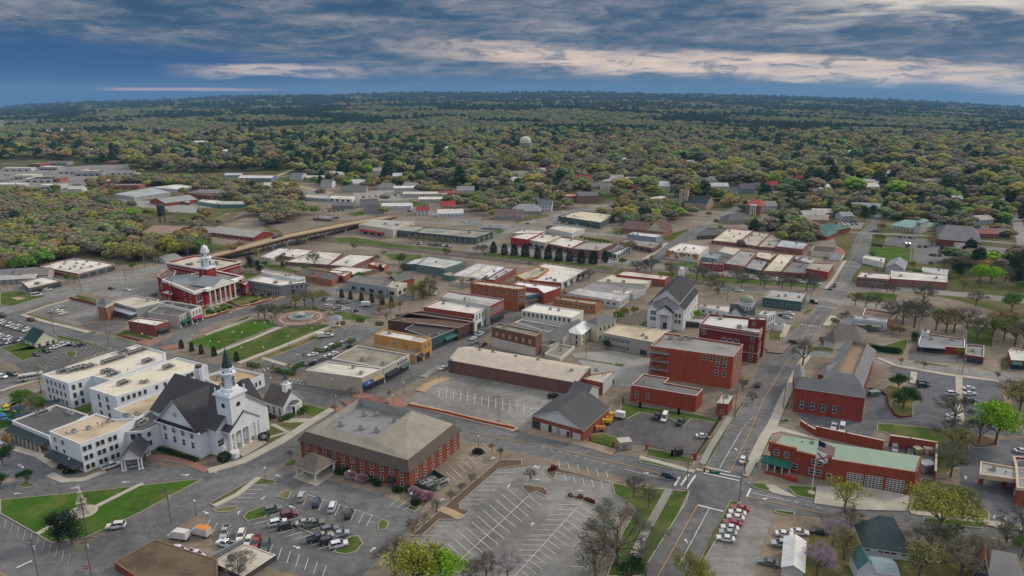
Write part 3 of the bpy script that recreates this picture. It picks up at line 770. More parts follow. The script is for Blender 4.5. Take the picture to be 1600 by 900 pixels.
def tree(kind, px, py, h, colr, label=None, group=None, wide=1., ground=None, z=0., far=False):
 g = ground or W(px, py, z); NTREE[0] += 1; v = NTREE[0] % (4 if kind in ('leafy', 'budding', 'bare') else 2)
 wm, cm = tree_proto(kind + '_far' if far else kind, v); s = h / HT[kind] * rnd.uniform(.95, 1.05)
 nm = {'shrub': 'shrub'}.get(kind, 'tree'); nm = {'evergreen': 'evergreen_tree', 'cypress': 'cypress_tree', 'young': 'young_tree', 'bare': 'bare_tree'}.get(kind, nm)
 o = bpy.data.objects.new(nm, None); COL.objects.link(o); o.location = (*g, z); o.rotation_euler = (0,0, rnd.uniform(0,6.28)); o.scale = (s * wide, s * wide, s)
 put('trunk' if kind != 'shrub' else 'stem', wm, o); c = put('crown' if kind != 'shrub' else 'foliage', cm, o)
 k = rnd.uniform(.85,1.15); c.color = (*(min(1, x * k * rnd.uniform(.94,1.06)) for x in TCOL[colr]),1)
 p = PX(*g, z)
 word = {'shrub': 'rounded shrub', 'cypress': 'cone shaped evergreen', 'evergreen': 'tree', 'young': 'young street tree'}.get(kind, 'tree')
 cw = CWORD[colr]
 if kind == 'cypress': cw = cw.replace(' evergreen', '')
 reg(o, label or f'{cw} {word} {near(*p)}', 'shrub' if kind == 'shrub' else 'tree', group or ('shrubs around the blocks' if kind == 'shrub' else 'trees around the town'), p); return o
# ---------------------------------------------------------------- lamps and poles
def lamp(px, py, h=4.5, where='', kind='globe'):
 key = ('lamp', kind, h)
 if key not in WM:
  m = MB(); m.cyl(0,0,0,.5,.16,.1,8); m.cyl(0,0,.5, h - .4,.06,.05,7)
  hd = MB()
  if kind == 'globe': hd.lathe(0,0,[(.08, h - .45),(.22, h - .3),(.26, h - .05),(.2, h + .15),(.05, h + .28)],10)
  elif kind == 'two': 
   for sx_ in (-1,1): m.box(sx_ * .6,0, h - .15,1.2,.08,.08)
   hd.box(1.2,0, h - .2,.55,.3,.16)
   m.cyl(0,0, h - .4, h,.06,.05,7)
  else: m.tube((0,0, h - .4),(1.6,0, h + .2),.05,.04); hd.box(1.8,0, h + .12,.7,.28,.14)
  WM[key] = (m.mesh('pole',[plain((.05,.055,.055) if kind != 'arm' else (.3,.3,.3),.5,.1)]), hd.mesh('lamp_head',[plain((.8,.76,.62) if kind == 'globe' else (.25,.25,.25),.4,.05)]))
 a, b = WM[key]; g = W(px, py)
 o = bpy.data.objects.new('street_lamp', None); COL.objects.link(o); o.location = (*g, .12)
 put('pole', a, o); put('lamp_head', b, o)
 if kind == 'two': put('lamp_head', b, o, (0, 0, 0), math.pi)
 reg(o, {'globe': 'globe street lamp ', 'two': 'tall twin headed lamp post ', 'arm': 'tall arm street lamp '}[kind] + (where or near(px, py)), 'street lamp', 'street lamps', (px, py)); return o
def upole(px, py, h, rz, where='', tf=True):
 key = ('upole', h)
 if key not in WM:
  m = MB(); m.cyl(0,0,0, h,.16,.11,7); c = MB(); c.box(0,0,-.07,2.4,.12,.14)
  for x in (-1.1,-.5,.5,1.1): c.cyl(x,0,.05,.33,.05, n=5, mi=0)
  tm = MB(); tm.cyl(.35,0, h - 3.6, h - 2.6,.25, n=8)
  WM[key] = (m.mesh('pole',[plain((.16,.13,.10),.9,.2)]), c.mesh('crossarm',[plain((.18,.15,.12),.9)]), tm.mesh('transformer',[plain((.35,.36,.36),.5)]))
 a, b, c = WM[key]; g = W(px, py)
 o = bpy.data.objects.new('utility_pole', None); COL.objects.link(o); o.location = (*g, 0); o.rotation_euler = (0, 0, rz)
 put('pole', a, o); put('crossarm', b, o,(0,0, h - .9)); put('crossarm', b, o,(0,0, h - 2.2),0,(.75,1,1))
 if tf: put('transformer', c, o)
 reg(o, 'wooden utility pole ' + (where or near(px, py)), 'utility pole', 'utility poles', (px, py)); return o
def wire(a, b, n=3):
 """three sagging wires between two poles"""
 A, B = Vector(a.location), Vector(b.location); ha, hb = 10.3,10.3; m = MB()
 m2 = MB(); d_ = (B - A).normalized(); s_ = Vector((-d_.y, d_.x,0))
 for k in range(n):
  off = s_ * (k - (n - 1) / 2) * .55; P = []
  for i in range(9):
   t_ = i / 8; P.append(A.lerp(B, t_) + off + Vector((0,0, ha - 4 * t_ * (1 - t_) * 1.2)) - A)
  for p, q in zip(P, P[1:]): m.tube(p, q,.022, n=3)
 o = m.build('power_line', plain((.03, .03, .03), .7), None, A)
 reg(o, 'thin sagging power wires strung from a pole ' + near(*PX(A.x, A.y)), 'power line', 'power lines'); return o
# ================================================================ TERRAIN
def zt(x, y):
 D = np.maximum(y,1.); u = np.clip(np.abs(x / D),0,.85); s = np.clip((D - 1500) / 12500,0,1.15)
 return s * (162 - 560 * u * u) + s * 26 * np.sin(x / 900 + 1.3) * np.sin(y / 1400) + s * 14 * np.sin(x / 350 + y / 500)
def grid_mesh(name, X, Y, Z, mat):
 n, k = X.shape; me = bpy.data.meshes.new(name); co_ = np.stack([X, Y, Z],-1).reshape(-1,3)
 me.vertices.add(n * k); me.vertices.foreach_set('co', co_.ravel().astype(np.float32))
 i = np.arange((n - 1) * (k - 1)); r, c = i // (k - 1), i % (k - 1); a = r * k + c
 idx = np.stack([a, a + 1, a + k + 1, a + k],1).astype(np.int32)
 me.loops.add(idx.size); me.loops.foreach_set('vertex_index', idx.ravel()); me.polygons.add(len(idx))
 me.polygons.foreach_set('loop_start', np.arange(0, idx.size, 4, dtype=np.int32)); me.polygons.foreach_set('loop_total', np.full(len(idx), 4, dtype=np.int32))
 me.materials.append(mat); me.update(); return me
def ground_mat():
 m, t, b = base_mat('countryside'); v = coords(t, 'World')
 sp = t.new('ShaderNodeSeparateXYZ'); t.l.new(v, sp.inputs[0])
 near_ = t.ramp(t.noise(v,.02,7,.65),[(.34,(.06,.07,.028)),(.48,(.10,.105,.045)),(.58,(.15,.125,.08)),(.7,(.20,.17,.12))])
 near_ = t.mix(t.smooth(t.noise(v,.5,4,.7),.4,.7,0.,.45), near_,(.05,.06,.02))
 f = t.noise(v,.0017,7,.62,.4); f2 = t.noise(v,.012,5,.7)
 ff = t.math('ADD', t.math('MULTIPLY', f, .75), t.math('MULTIPLY', f2, .25))
 far = t.ramp(ff,[(.36,(.015,.03,.02)),(.46,(.03,.045,.026)),(.52,(.10,.10,.06)),(.6,(.15,.14,.09)),(.7,(.20,.19,.11))])
 t.set(b, 'Base Color', t.mix(t.smooth(sp.outputs[1], 900., 1500.), near_, far)); b.inputs['Roughness'].default_value = 1.; b.inputs['Specular IOR Level'].default_value = 0.
 return m
azs = np.linspace(-1.15,1.15,160); rs_ = np.concatenate([[1.], np.geomspace(60,17500,130)])
AZ, RR = np.meshgrid(azs, rs_); X, Y = RR * np.tan(AZ), RR + 0 * AZ
struct(put('ground', grid_mesh('ground', X, Y, zt(X, Y), ground_mat())))
def asphalt(c, crack=.75, var=.42, kx=1.):
 key = ('as', c, crack)
 if key in MATS: return MATS[key]
 m, t, b = base_mat('asphalt'); v = coords(t, 'World')
 n = t.noise(v,.035,6,.65,.5); n2 = t.noise(v,.35,5,.7,.3)
 f = t.math('ADD', t.math('MULTIPLY', n, .6), t.math('MULTIPLY', n2, .4))
 col = t.ramp(f,[(.36, sc3(c,1 - var)),(.5, c),(.64, sc3(c,1 + var * 1.2))])
 vo = t.new('ShaderNodeTexVoronoi', feature='DISTANCE_TO_EDGE'); wv = t.new('ShaderNodeVectorMath', operation='ADD')
 nz = t.new('ShaderNodeTexNoise'); t.l.new(v, nz.inputs[0]); nz.inputs['Scale'].default_value = .3; nz.inputs['Detail'].default_value = 4
 sc_ = t.new('ShaderNodeVectorMath', operation='SCALE'); t.l.new(nz.outputs[1], sc_.inputs[0]); sc_.inputs['Scale'].default_value = 6.
 t.l.new(v, wv.inputs[0]); t.l.new(sc_.outputs[0], wv.inputs[1]); t.l.new(wv.outputs[0], vo.inputs['Vector']); vo.inputs['Scale'].default_value = .09
 ck = t.math('MULTIPLY', t.smooth(vo.outputs[0],.0,.018,1.,0.), t.smooth(t.noise(v,.06,2),.45,.6,0., crack))
 col = t.mix(ck, col, sc3(c,.35))
 tyre = t.smooth(t.noise(t.mapping(v,(.05,.6,1)),1.0,4,.6),.52,.62,0.,.3); col = t.mix(tyre, col, sc3(c,.62)); oil = t.smooth(t.noise(v,.8,3,.8),.58,.7,0.,.5); col = t.mix(oil, col, sc3(c,.55))
 t.set(b, 'Base Color', col); b.inputs['Roughness'].default_value = .85; b.inputs['Specular IOR Level'].default_value = .25
 MATS[key] = m; return m
def grass(c=(.055,.105,.018), dry=.35):
 key = ('gr', c, dry)
 if key in MATS: return MATS[key]
 m, t, b = base_mat('grass'); v = coords(t, 'World')
 n = t.noise(v,.07,6,.65,.3); n2 = t.noise(v,1.3,4,.75)
 f = t.math('ADD', t.math('MULTIPLY', n, .6), t.math('MULTIPLY', n2, .4))
 col = t.ramp(f,[(.35, sc3(c,.6)),(.5, c),(.65,(c[0] * 1.5, c[1] * 1.25, c[2] * 1.3))])
 col = t.mix(t.smooth(t.noise(t.mapping(v,(1,1,1),(50,20,0)),.11,5,.7),.46,.64,0., dry), col,(.17,.145,.06))
 t.set(b, 'Base Color', col); b.inputs['Roughness'].default_value = 1.; b.inputs['Specular IOR Level'].default_value = .05
 MATS[key] = m; return m
AS = asphalt((.12,.119,.118)); AL = asphalt((.185,.178,.165)); AD = asphalt((.10,.096,.092),.6); ABASE = asphalt((.175,.143,.107),.3,.45); ABLUE = asphalt((.10,.103,.113),.3)
CONC = plain((.36,.33,.27),.9,.18,.25, kind='World'); CONCG = plain((.24,.23,.21),.9,.25,.12, kind='World'); TAN = plain((.33,.25,.15),.95,.25,.2, kind='World')
GR = grass((.055,.09,.018),.45); GRD = grass((.08,.09,.033),.9); GRL = grass((.042,.10,.012),.4); MULCH = plain((.10,.066,.044),.95,.3,.3, kind='World'); PINK = plain((.25,.12,.095),.9,.2,.4, kind='World')
WP = plain((.50,.50,.48),.7,.3,.4, kind='World'); WPF = plain((.30,.30,.29),.8,.35,.4, kind='World'); YP = plain((.40,.24,.09),.7,.25,.4, kind='World'); RAIL = plain((.10,.065,.05),.9,.3,.3, kind='World')
patch('town_ground',[(-700,1150),(2300,1150),(2100,560),(1600,500),(1500,470),(1330,440),(1290,340),(1050,325),(900,318),(640,290),(450,285),(380,330),(250,405),(0,445),(-300,470)], ABASE, z=.003)
# roads
R1 = [(1003,900),(1072,768),(1104,730),(1141,662),(1162,626),(1188,568),(1208,548),(1254,508),(1278,480),(1306,422),(1323,404),(1340,366),(1360,348),(1372,330),(1380,330),(1372,350),(1367,366),(1357,390),(1350,410),(1332,432),(1323,460),(1286,500),(1240,580),(1220,634),(1194,678),(1163,738),(1141,782),(1091,880),(1010,1040),(925,1040)]
patch('main_road', R1, AS); BLOCK.append([W(*p) for p in R1])
for nm, pts, w_, mt in [
 ('cross_street',[(-60,474),(20,492),(60,504),(120,524),(190,546),(240,560),(414,600),(480,614),(560,634),(650,653),(734,672),(860,700),(960,724),(1040,743),(1110,756),(1170,768),(1280,796),(1360,812),(1470,828),(1600,848),(1750,870)],13.5, AS),
 ('shop_street',[(60,935),(200,842),(330,762),(400,722),(470,681),(540,638),(600,603),(650,575),(720,532),(770,503),(800,484),(840,456),(872,438)],15, AS),
 ('side_street',[(-80,788),(-20,825),(60,872),(150,925)],14, AS),
 ('avenue',[(-80,508),(0,487),(60,470),(120,455),(220,426),(290,408),(330,399)],15, AL),
 ('park_street',[(225,560),(320,503),(420,478),(470,463),(520,452),(580,456),(640,468)],10, AS),
 ('east_street',[(1245,549),(1364,562),(1480,577),(1600,592),(1750,612)],9, AL),
 ('north_street',[(960,408),(1026,416),(1150,428),(1290,446),(1420,452),(1600,470),(1800,490)],12, AL),
 ('south_street',[(1080,444),(1200,456),(1285,468),(1400,484),(1600,502)],9, AL),
 ('crossing_street',[(700,412),(730,397),(768,376),(800,356),(870,336),(960,318)],11, AL),
 ('depot_street',[(600,342),(650,346),(800,354),(940,366),(1010,372)],11, AL),
 ('church_street',[(980,432),(1020,410),(1060,378),(1104,352),(1145,328),(1180,312)],10, AS),
 ('far_cross_street',[(1270,360),(1350,364),(1440,368),(1600,382),(1750,396)],8, AL),
 ('highway',[(-60,302),(60,286),(160,276),(250,275),(330,281),(420,291),(500,303),(600,318),(660,330),(760,352)],12, AL),
 ('far_street',[(1540,290),(1566,310),(1588,342),(1598,378),(1620,420)],8, AL),
 ('lane',[(-20,545),(60,572),(180,605)],7, AS),('hospital_lane',[(-20,636),(66,606),(110,590)],6, AL),
 ('home_street',[(1104,352),(1180,312),(1240,286),(1290,268)],10, AL),('home_street',[(640,318),(800,296),(960,282),(1100,262)],10, AL),('home_street',[(960,318),(1100,300),(1300,296),(1500,300),(1600,306)],10, AL),('home_street',[(440,276),(560,262),(760,250),(900,246)],12, AL),('back_street',[(520,302),(470,292),(440,285),(430,276),(455,266)],8, TAN)]:
 strip(nm, pts, w_, mt)
# railway
for nm, pts in [('railway_track',[(400,368),(480,374),(560,381),(640,391),(820,411),(960,426),(1100,443)]),('railway_track',[(430,366),(560,376),(700,392),(830,407),(1000,424)]),
    ('railway_track',[(375,300),(398,306),(410,318),(400,332),(360,345),(300,358),(180,384),(0,410)])]:
 strip(nm, pts,9, plain((.105,.078,.06),.95,.35,.3, kind='World'))
 l, r = road_poly(pts, 1.5); paint_lines('rails', [[PX(*p) for p in l], [PX(*p) for p in r]], .3, RAIL, z=.3)
 paint_lines('rails',[[PX(*p) for p in l],[PX(*p) for p in r]],.12, plain((.3,.28,.27),.4,.1, kind='World'), z=.32)
# parking lots and yards
for nm, P, mt in [
 ('empty_lot', K(2,3,150,560,690,70,1050,30,1600,170,1700,330,1400,900,300,1000,-100,800), AL),
 ('office_lot', K(1,3,600,60,1250,230,1700,380,1500,640,1100,1010,500,820,0,470,30,330,400,140), AS),
 ('warehouse_lot', K(2,2,60,250,300,105,1190,262,1240,290,930,560,820,555,0,350), AL),
 ('police_lot', K(3,2,0,470,200,420,620,470,800,520,690,650,600,780,300,690,0,640,-120,560), AD),
 ('hall_lot', K(4,2,-240,350,350,455,560,470,1000,545,560,505,450,515,410,612,0,548,-120,490), ABLUE),('hall_drive', K(4,2,360,220,470,250,540,340,600,460,750,470,760,510,350,475,370,330), ABLUE),('wide_lot', K(4,2,540,70,1000,130,1430,190,1500,400,1600,600,1200,590,1000,560,700,490,740,350,800,320,700,200), ABLUE),('business_strip',[(-20,266),(200,256),(208,276),(120,292),(-20,306)], AL),('far_strip',[(-20,188),(60,186),(140,200),(130,210),(0,216)], AL),
 ('bank_drive', K(4,3,1110,-100,1320,-160,1600,-180,1600,520,1340,470,1330,400,1100,190), ABLUE),
 ('sedan_lot', K(3,3,900,320,1050,350,1250,420,1150,700,1080,930,700,930,690,800), AL),
 ('dirt_lot', K(3,3,1250,420,1600,440,1700,700,1400,930,1080,930,1160,690), plain((.20,.155,.11),.95,.4,.12, kind='World')),
 ('park_lot', K(1,1,400,745,880,545,1180,425,1420,470,1240,560,800,800,560,830), AS),
 ('square_lot', K(1,1,780,240,1000,190,1300,260,1380,330,1250,370,850,300), AS),
 ('tower_lot', K(0,1,270,340,550,235,760,290,740,390,600,440), AL),('dark_lot', K(0,1,630,440,850,400,1010,440,850,510), AD),
 ('left_lot', K(0,1,-100,380,100,390,300,480,200,620,-100,640), AD),('hall_side_lot', K(0,1,120,740,560,550,860,620,560,740,240,860), AD),
 ('lower_left_lot', K(0,2,-100,60,260,170,-100,320), AS),('arcade_lot', K(0,2,-20,680,100,640,400,800,480,860,380,920,260,960,-50,900), ABLUE),
 ('church_drive', K(0,3,-100,200,400,90,780,100,1100,30,1600,60,1700,20,1640,130,1130,180,600,240,0,300), AS),
 ('courthouse_lot', K(0,1,700,200,1050,60,1240,80,1240,200,900,230), AL),('bank_lot', K(0,1,0,170,170,110,480,140,620,150,380,200,250,210), AL),
 ('library_lot', K(4,0,520,500,900,520,1050,600,1040,660,860,720,730,700,740,590,510,560), AS),('mill_yard', K(0,0,900,200,1600,250,1800,330,1200,300), CONCG),
 ('alley_lot', K(3,1,-340,660,0,640,280,700,260,860,180,930,-100,900,-300,700), CONCG),('side_lot', K(3,1,1240,330,1440,320,1400,420,1250,440), AL),
 ('diner_lot', K(4,1,700,620,760,630,1090,690,1080,740,700,710), AD),('garage_lot', K(0,0,360,790,620,830,900,780,1250,740,620,870), AL),('far_lot', K(4,0,1250,570,1600,600,1600,700,1250,660), AL),
 ('far_plaza_lot', K(0,0,-100,60,300,30,650,10,640,60,300,90,-100,150), AL),('gas_station_lot', K(1,0,1150,150,1600,120,1700,200,1200,240), CONCG),('store_lot', K(2,0,1080,380,1160,340,1400,430,1100,420), AL),
 ('street_lot', K(2,0,0,520,500,560,900,640,1600,730,1600,690,900,590,0,500), AL),('house_drive', K(4,0,120,380,350,390,330,440,110,430), AL)]:
 patch(nm, P, mt); BLOCK.append([W(*p) for p in P])
# kerbed grass, pavements and islands
KG = [
 ('lawn', K(0,3,0,300,600,245,1370,160,1590,135,1100,400,660,600,400,640,0,410), GRL),('lawn', K(1,1,-110,560,20,520,370,400,540,395,560,445,90,640,-160,580), GRL),('lawn', K(1,1,120,640,620,455,740,440,960,430,970,460,350,705,200,720), GR),
 ('lawn', K(1,1,20,520,330,370,370,375,-160,570), GRD),('lawn', K(1,1,400,700,990,470,1010,490,430,730), GRD),('lawn', K(1,1,560,290,880,290,900,330,560,345), GR),('lawn', K(1,1,1000,340,1060,330,1330,380,1250,400,1010,390), GR),
 ('lawn', K(1,1,180,255,330,190,560,220,570,235,300,290), GRD),('lawn', K(1,1,0,320,150,270,260,300,70,365,0,370), GR),('lawn', K(1,2,530,520,600,480,790,500,690,560), GRD),('lawn', K(1,2,750,350,970,400,870,470,780,440), GR),('lawn', K(1,2,455,440,560,490,480,520,455,500), GRD),('lawn', K(1,2,470,530,560,510,660,580,500,670,440,640), GRD),
 ('lawn', K(3,3,-20,170,150,200,590,235,500,420,200,900,-60,900,60,560,160,390,140,350,0,260), GR),('verge', K(3,3,560,232,590,240,560,330,180,900,100,900), GRD),('verge', K(3,3,905,305,1000,320,940,350,700,790,660,800), GRD),
 ('verge', K(3,2,870,520,905,510,720,845,680,840), GR),('verge', K(3,2,190,785,610,865,600,890,200,810), GR),('verge', K(3,2,50,345,200,370,620,430,820,480,810,500,600,470,540,530,440,470,200,420,100,470,40,440), GR),('verge', K(3,2,260,700,400,720,560,770,620,780,620,830,400,790,240,760), GR),('verge', K(3,2,790,560,830,480,800,640,700,750,640,780), GRD),('verge', K(2,2,1410,600,1500,580,1690,640,1700,660,1560,710,1400,660), GR),
 ('verge', K(3,2,1180,625,1030,900,1010,900,1160,640), GR),('verge', K(3,2,1210,610,1240,610,1090,900,1060,900), GR),('verge', K(3,2,1325,345,1380,345,1360,400,1315,400), GR),('island', K(3,2,1275,485,1360,465,1375,500,1290,505), GR),('verge', K(3,2,1000,330,1020,340,950,450,930,420), GRD),
 ('lawn', K(4,2,455,510,560,510,1000,555,1200,580,1150,800,1000,900,900,900,915,650,545,590,500,570,450,560), GR),('island', K(4,2,500,230,560,200,800,320,740,350,730,460,640,465,580,430,540,330), GRD),('bare_bed', K(4,2,1150,590,1260,590,1400,640,1400,690,1200,700), MULCH),
 ('lawn', K(4,3,700,390,800,130,900,150,1100,190,1330,400,1330,460,720,390), GRD),('verge', K(4,3,820,440,1320,480,1270,525,800,480), GR),('verge', K(4,3,1120,620,1350,650,1340,690,1060,650), GR),('yard_grass', K(4,3,560,620,1200,690,1200,900,500,900), GRD),('yard_grass', K(4,3,-60,500,300,560,300,900,-120,900), GRD),
 ('lawn', K(3,3,1340,190,1600,200,1700,220,1600,310,1420,270), GR),('verge', K(3,3,1030,165,1200,175,1220,240,1100,210), GR),('verge', K(3,3,1250,380,1420,400,1400,430,1255,400), GR),
 ('island', K(1,3,300,440,330,400,460,350,520,350,470,440,330,470), GR),('island', K(1,3,565,280,600,240,640,228,680,240,650,295), GRD),('island', K(1,3,1350,480,1390,450,1440,480,1420,530,1350,545), GR),('island', K(1,3,1000,710,1130,590,1200,580,1240,640,1180,710,1100,730), GR),('island', K(1,3,60,370,250,350,265,370,180,400,80,395), GRD),('verge', K(1,3,30,330,400,125,550,150,555,180,380,190,80,350), GRD),('island', K(1,3,1570,370,1640,330,1690,360,1640,400), GRD),('island', K(1,3,610,30,680,-20,730,0,690,40,620,45), GR),
 ('island', K(0,3,120,200,200,150,290,190,200,210), GRD),('planting_bed', K(2,3,0,590,380,260,700,-10,880,-10,880,30,700,60,390,330,400,370,480,380,400,455,230,460,100,580), MULCH),('planting_bed', K(2,3,1060,60,1110,45,1560,155,1560,165,1150,90,1130,145,1080,110), MULCH),('planting_bed', K(2,3,870,200,910,185,1050,205,1090,250,1060,275,990,240,930,265), MULCH),('planting_bed', K(2,3,1220,290,1270,265,1400,280,1470,330,1440,350,1350,310), MULCH),('planting_bed', K(2,3,0,260,180,290,120,360,0,380), MULCH),('planting_bed', K(2,2,500,720,560,690,610,740,540,770,490,750), MULCH),
 ('lawn', K(0,1,0,190,130,165,250,200,370,210,90,290,0,280), GR),('verge', K(0,1,170,350,380,285,390,292,230,345,520,430,480,440), GRD),('verge', K(0,1,640,475,770,495,740,510,650,485), GR),('lawn', K(0,1,890,530,960,480,1000,475,1210,540,1180,560,1000,520), GR),('verge', K(0,1,880,535,1060,570,1020,580,880,545), GR),('verge', K(0,1,430,510,860,620,850,630,440,540), GR),('lawn', K(0,1,0,620,190,570,300,620,560,560,590,600,440,560,330,640,270,690,170,720,60,650), GR),('verge', K(0,1,600,200,760,240,750,275,640,250,560,235), GR),('island', K(0,1,510,650,600,640,590,690,520,680), GRD),('verge', K(0,1,280,740,380,770,350,780), GR),('verge', K(0,1,440,185,520,165,500,180,450,195), GR),
 ('lawn', K(0,2,180,230,330,290,400,350,280,400,180,310), GR),('verge', K(0,2,-20,410,330,240,330,280,100,350), GRD),('lawn', K(0,2,560,390,720,345,720,430,640,430), GR),('playground_ground', K(0,2,-40,420,90,370,200,400,130,470,90,530,-40,570), grass((.02,.07,.02),.1)),('bed', K(0,2,1150,745,1250,690,1540,780,1540,820,1400,790,1200,760), grass((.05,.08,.02),.5)),
 ('lawn', K(4,1,370,570,500,600,690,540,660,680,400,640), GR),('lawn', K(4,1,1150,440,1360,460,1360,610,1150,580), GR),('verge', K(4,1,570,755,860,790,860,805,560,765), GR),('verge', K(4,1,740,715,1020,755,1000,765,740,730), GR),('verge', K(4,1,1000,815,1200,840,1190,850,990,820), GR),('verge', K(4,1,1420,690,1470,680,1490,790,1420,800), GRD),('verge', K(4,1,240,190,430,180,620,200,600,260,280,240), GR),('verge', K(4,1,-80,600,130,620,120,650,-80,630), GRD),
 ('lawn', K(4,0,390,580,725,590,710,700,380,650), GRL),('verge', K(4,0,410,480,520,480,520,540,400,540), GR),('verge', K(4,0,1080,660,1250,660,1150,710), GR),
 ('lawn', K(1,0,460,690,740,770,720,790,520,750,450,720), GR),('lawn', K(1,0,20,550,200,570,210,590,40,620,0,600), GR),('lawn', K(1,0,-60,270,230,290,100,350,-60,360), GRD),('lawn', K(1,0,690,240,900,270,740,300,660,250), GR),('lawn', K(1,0,1110,320,1250,290,1260,325,1180,340), GR),('lawn', K(1,0,1000,510,1150,500,1600,570,1700,590,1600,595,1050,545), GR),('lawn', K(1,0,1400,630,1700,640,1700,700,1450,680), GR),('lawn', K(1,0,260,765,430,800,330,830), GR),('lawn', K(1,0,540,50,700,10,720,60,560,80), GR),('verge', K(1,0,450,400,560,440,620,470,500,470), GRD),
 ('lawn', K(2,0,-20,565,300,590,300,615,-20,590), GR),('lawn', K(2,0,570,620,900,650,1600,740,1600,765,1100,710,560,650), GR),('lawn', K(2,0,800,350,1080,320,1100,340,830,395), GRD),('lawn', K(2,0,0,215,160,245,140,270,0,260), GR),('lawn', K(2,0,1460,165,1600,175,1600,200,1480,190), GR),('lawn', K(2,0,650,450,770,440,700,480), GR),('hedge_bank', K(2,0,1330,490,1600,530,1600,560,1400,530), GR),('lawn', K(2,0,1540,470,1600,460,1650,470,1620,490), GRD),
 ('lawn', K(3,0,-20,430,160,440,60,490,-20,480), GRD),('lawn', K(3,0,370,695,650,700,650,745,380,710), GR),('lawn', K(3,0,330,770,600,790,1600,870,1600,900,900,860,330,800), GR),('lawn', K(3,0,900,325,1150,330,1150,355,1000,345), GR),('lawn', K(3,0,380,490,560,440,600,440,440,540,380,520), GR),('lawn', K(3,0,-20,780,80,740,60,790,0,800), GR),
 ('lawn', K(3,1,180,440,260,395,260,450), GR),('lawn', K(3,1,1200,490,1330,480,1300,560,1200,550), GRD),('verge', K(3,1,1500,320,1560,310,1500,360,1470,340), GR),('verge', K(3,1,1360,450,1440,440,1400,480), GRD),('verge', K(3,1,900,160,980,150,940,180), GR),('verge', K(3,1,0,735,100,745,60,765,0,755), GR),('lawn', K(2,1,1300,690,1600,740,1600,750,1290,700), GR),
 ('sports_field',[(265,228),(290,224),(330,224),(370,226),(368,234),(320,236),(272,234)], GRL)]
for nm, P, mt in KG: patch(nm, P, mt, kerb=.24 + (len(BLOCK) % 9) * .006); BLOCK.append([W(*p) for p in P]) if nm in ('lawn','sports_field') else BLOCK.append([(0,-9),(1,-9),(0,-8)])
patch('infield', K(0,1,85,225,140,218,205,228,140,245), TAN, kerb=.31)
PV = [  # raised pavements: points, width, material
 ([(1262,556),(1250,572),(1220,634),(1207,664),(1194,684),(1176,722)],3.2, CONC),([(1176,722),(1164,745)],2, CONC),([(1140,652),(1110,700),(1097,726)],2., CONCG),([(1000,715),(1040,726),(1085,738)],1.8, CONC),([(1046,765),(1010,830),(975,900)],2.2, CONCG),
 ([(640,632),(700,646),(800,670),(806,674)],3., TAN),([(325,737),(378,722),(440,690),(490,657),(520,640)],3.2, CONC),([(58,836),(110,806)],1.6, CONC),([(145,795),(215,760),(224,757)],1.6, CONC),([(335,553),(400,528),(445,508)],2.4, CONC),([(372,568),(440,542),(518,510)],2.4, CONC),([(320,524),(395,497)],1.8, CONC),
 ([(320,496),(400,474),(440,464),(450,460)],3.2, plain((.40,.27,.17),.9,.2,.3, kind='World')),([(687,795),(705,802),(721,810)],2.6, TAN),([(334,792),(370,774),(405,747)],1.8, CONC),([(456,574),(410,560)],2., CONC),([(412,687),(450,676),(425,664)],1.6, CONC),([(444,658),(484,658)],3., CONC),
 ([(700,590),(670,602),(655,612)],4, TAN),([(828,674),(900,690),(960,708)],4, plain((.25,.19,.14),.9,.25,.3, kind='World')),([(1372,560),(1400,572),(1480,586),(1560,596)],2.5, CONC),([(1428,582),(1426,600)],2.4, CONC),([(1498,590),(1500,665)],2.4, CONC),([(1570,610),(1580,650),(1583,675)],2.2, TAN),
 ([(1422,801),(1480,808),(1545,815),(1548,823)],2., CONC),([(1550,820),(1600,826)],3., CONC),([(40,491),(75,478),(120,466)],1.8, CONC),([(34,492),(70,503),(100,510),(140,520)],2.2, CONC),([(660,590),(690,572)],3., CONCG),([(1000,409),(1018,398),(1042,380)],2.4, CONC),([(1290,452),(1300,440),(1320,408)],2., CONC),([(1358,398),(1354,410)],2, CONC),
 ([(0,612),(20,605),(66,592)],1.8, CONC),([(18,700),(60,712),(90,730)],2.4, CONC),([(78,742),(100,752),(130,750),(165,737)],2.4, CONC),([(232,714),(250,714),(290,722),(325,737)],2.2, PINK),([(1232,508),(1222,528)],2.4, CONC),([(1290,510),(1302,494)],3, CONC)]
for k, (pts, w_, mt) in enumerate(PV): strip('pavement', pts, w_, mt, kerb=.30 + (k % 8) * .006)
patch('courtyard', K(4,3,-20,200,60,200,385,195,430,215,560,240,700,270,690,390,300,380,-40,330), plain((.34,.32,.27),.9,.25,.15, kind='World'), kerb=.26)
patch('forecourt', K(3,2,1180,600,1300,570,1600,640,1600,625,1280,530,1250,510), CONC, kerb=.245)
patch('forecourt', K(3,3,1180,185,1240,185,1430,285,1300,265,1230,245), CONC, kerb=.255)
patch('red_paving', K(1,2,1150,285,1200,265,1320,285,1250,320,1160,300), PINK, kerb=.25); patch('red_paving', K(1,2,1420,320,1540,310,1560,380,1450,385), PINK, kerb=.25)
patch('red_paving', K(1,2,960,385,1070,370,1090,400,1000,430), PINK, kerb=.25); patch('red_paving', K(0,1,1060,570,1200,540,1240,560,1160,600), PINK, kerb=.25); patch('red_paving', K(0,1,1240,610,1400,585,1390,610,1290,640), PINK, kerb=.25)
patch('crossing_paving', K(1,2,1060,330,1400,290,1440,340,1150,400), plain((.17,.09,.075),.9,.3,.3, kind='World')); patch('crossing_paving', K(3,1,1190,620,1390,575,1310,660,1190,650), plain((.2,.14,.12),.9,.3,.3, kind='World'))
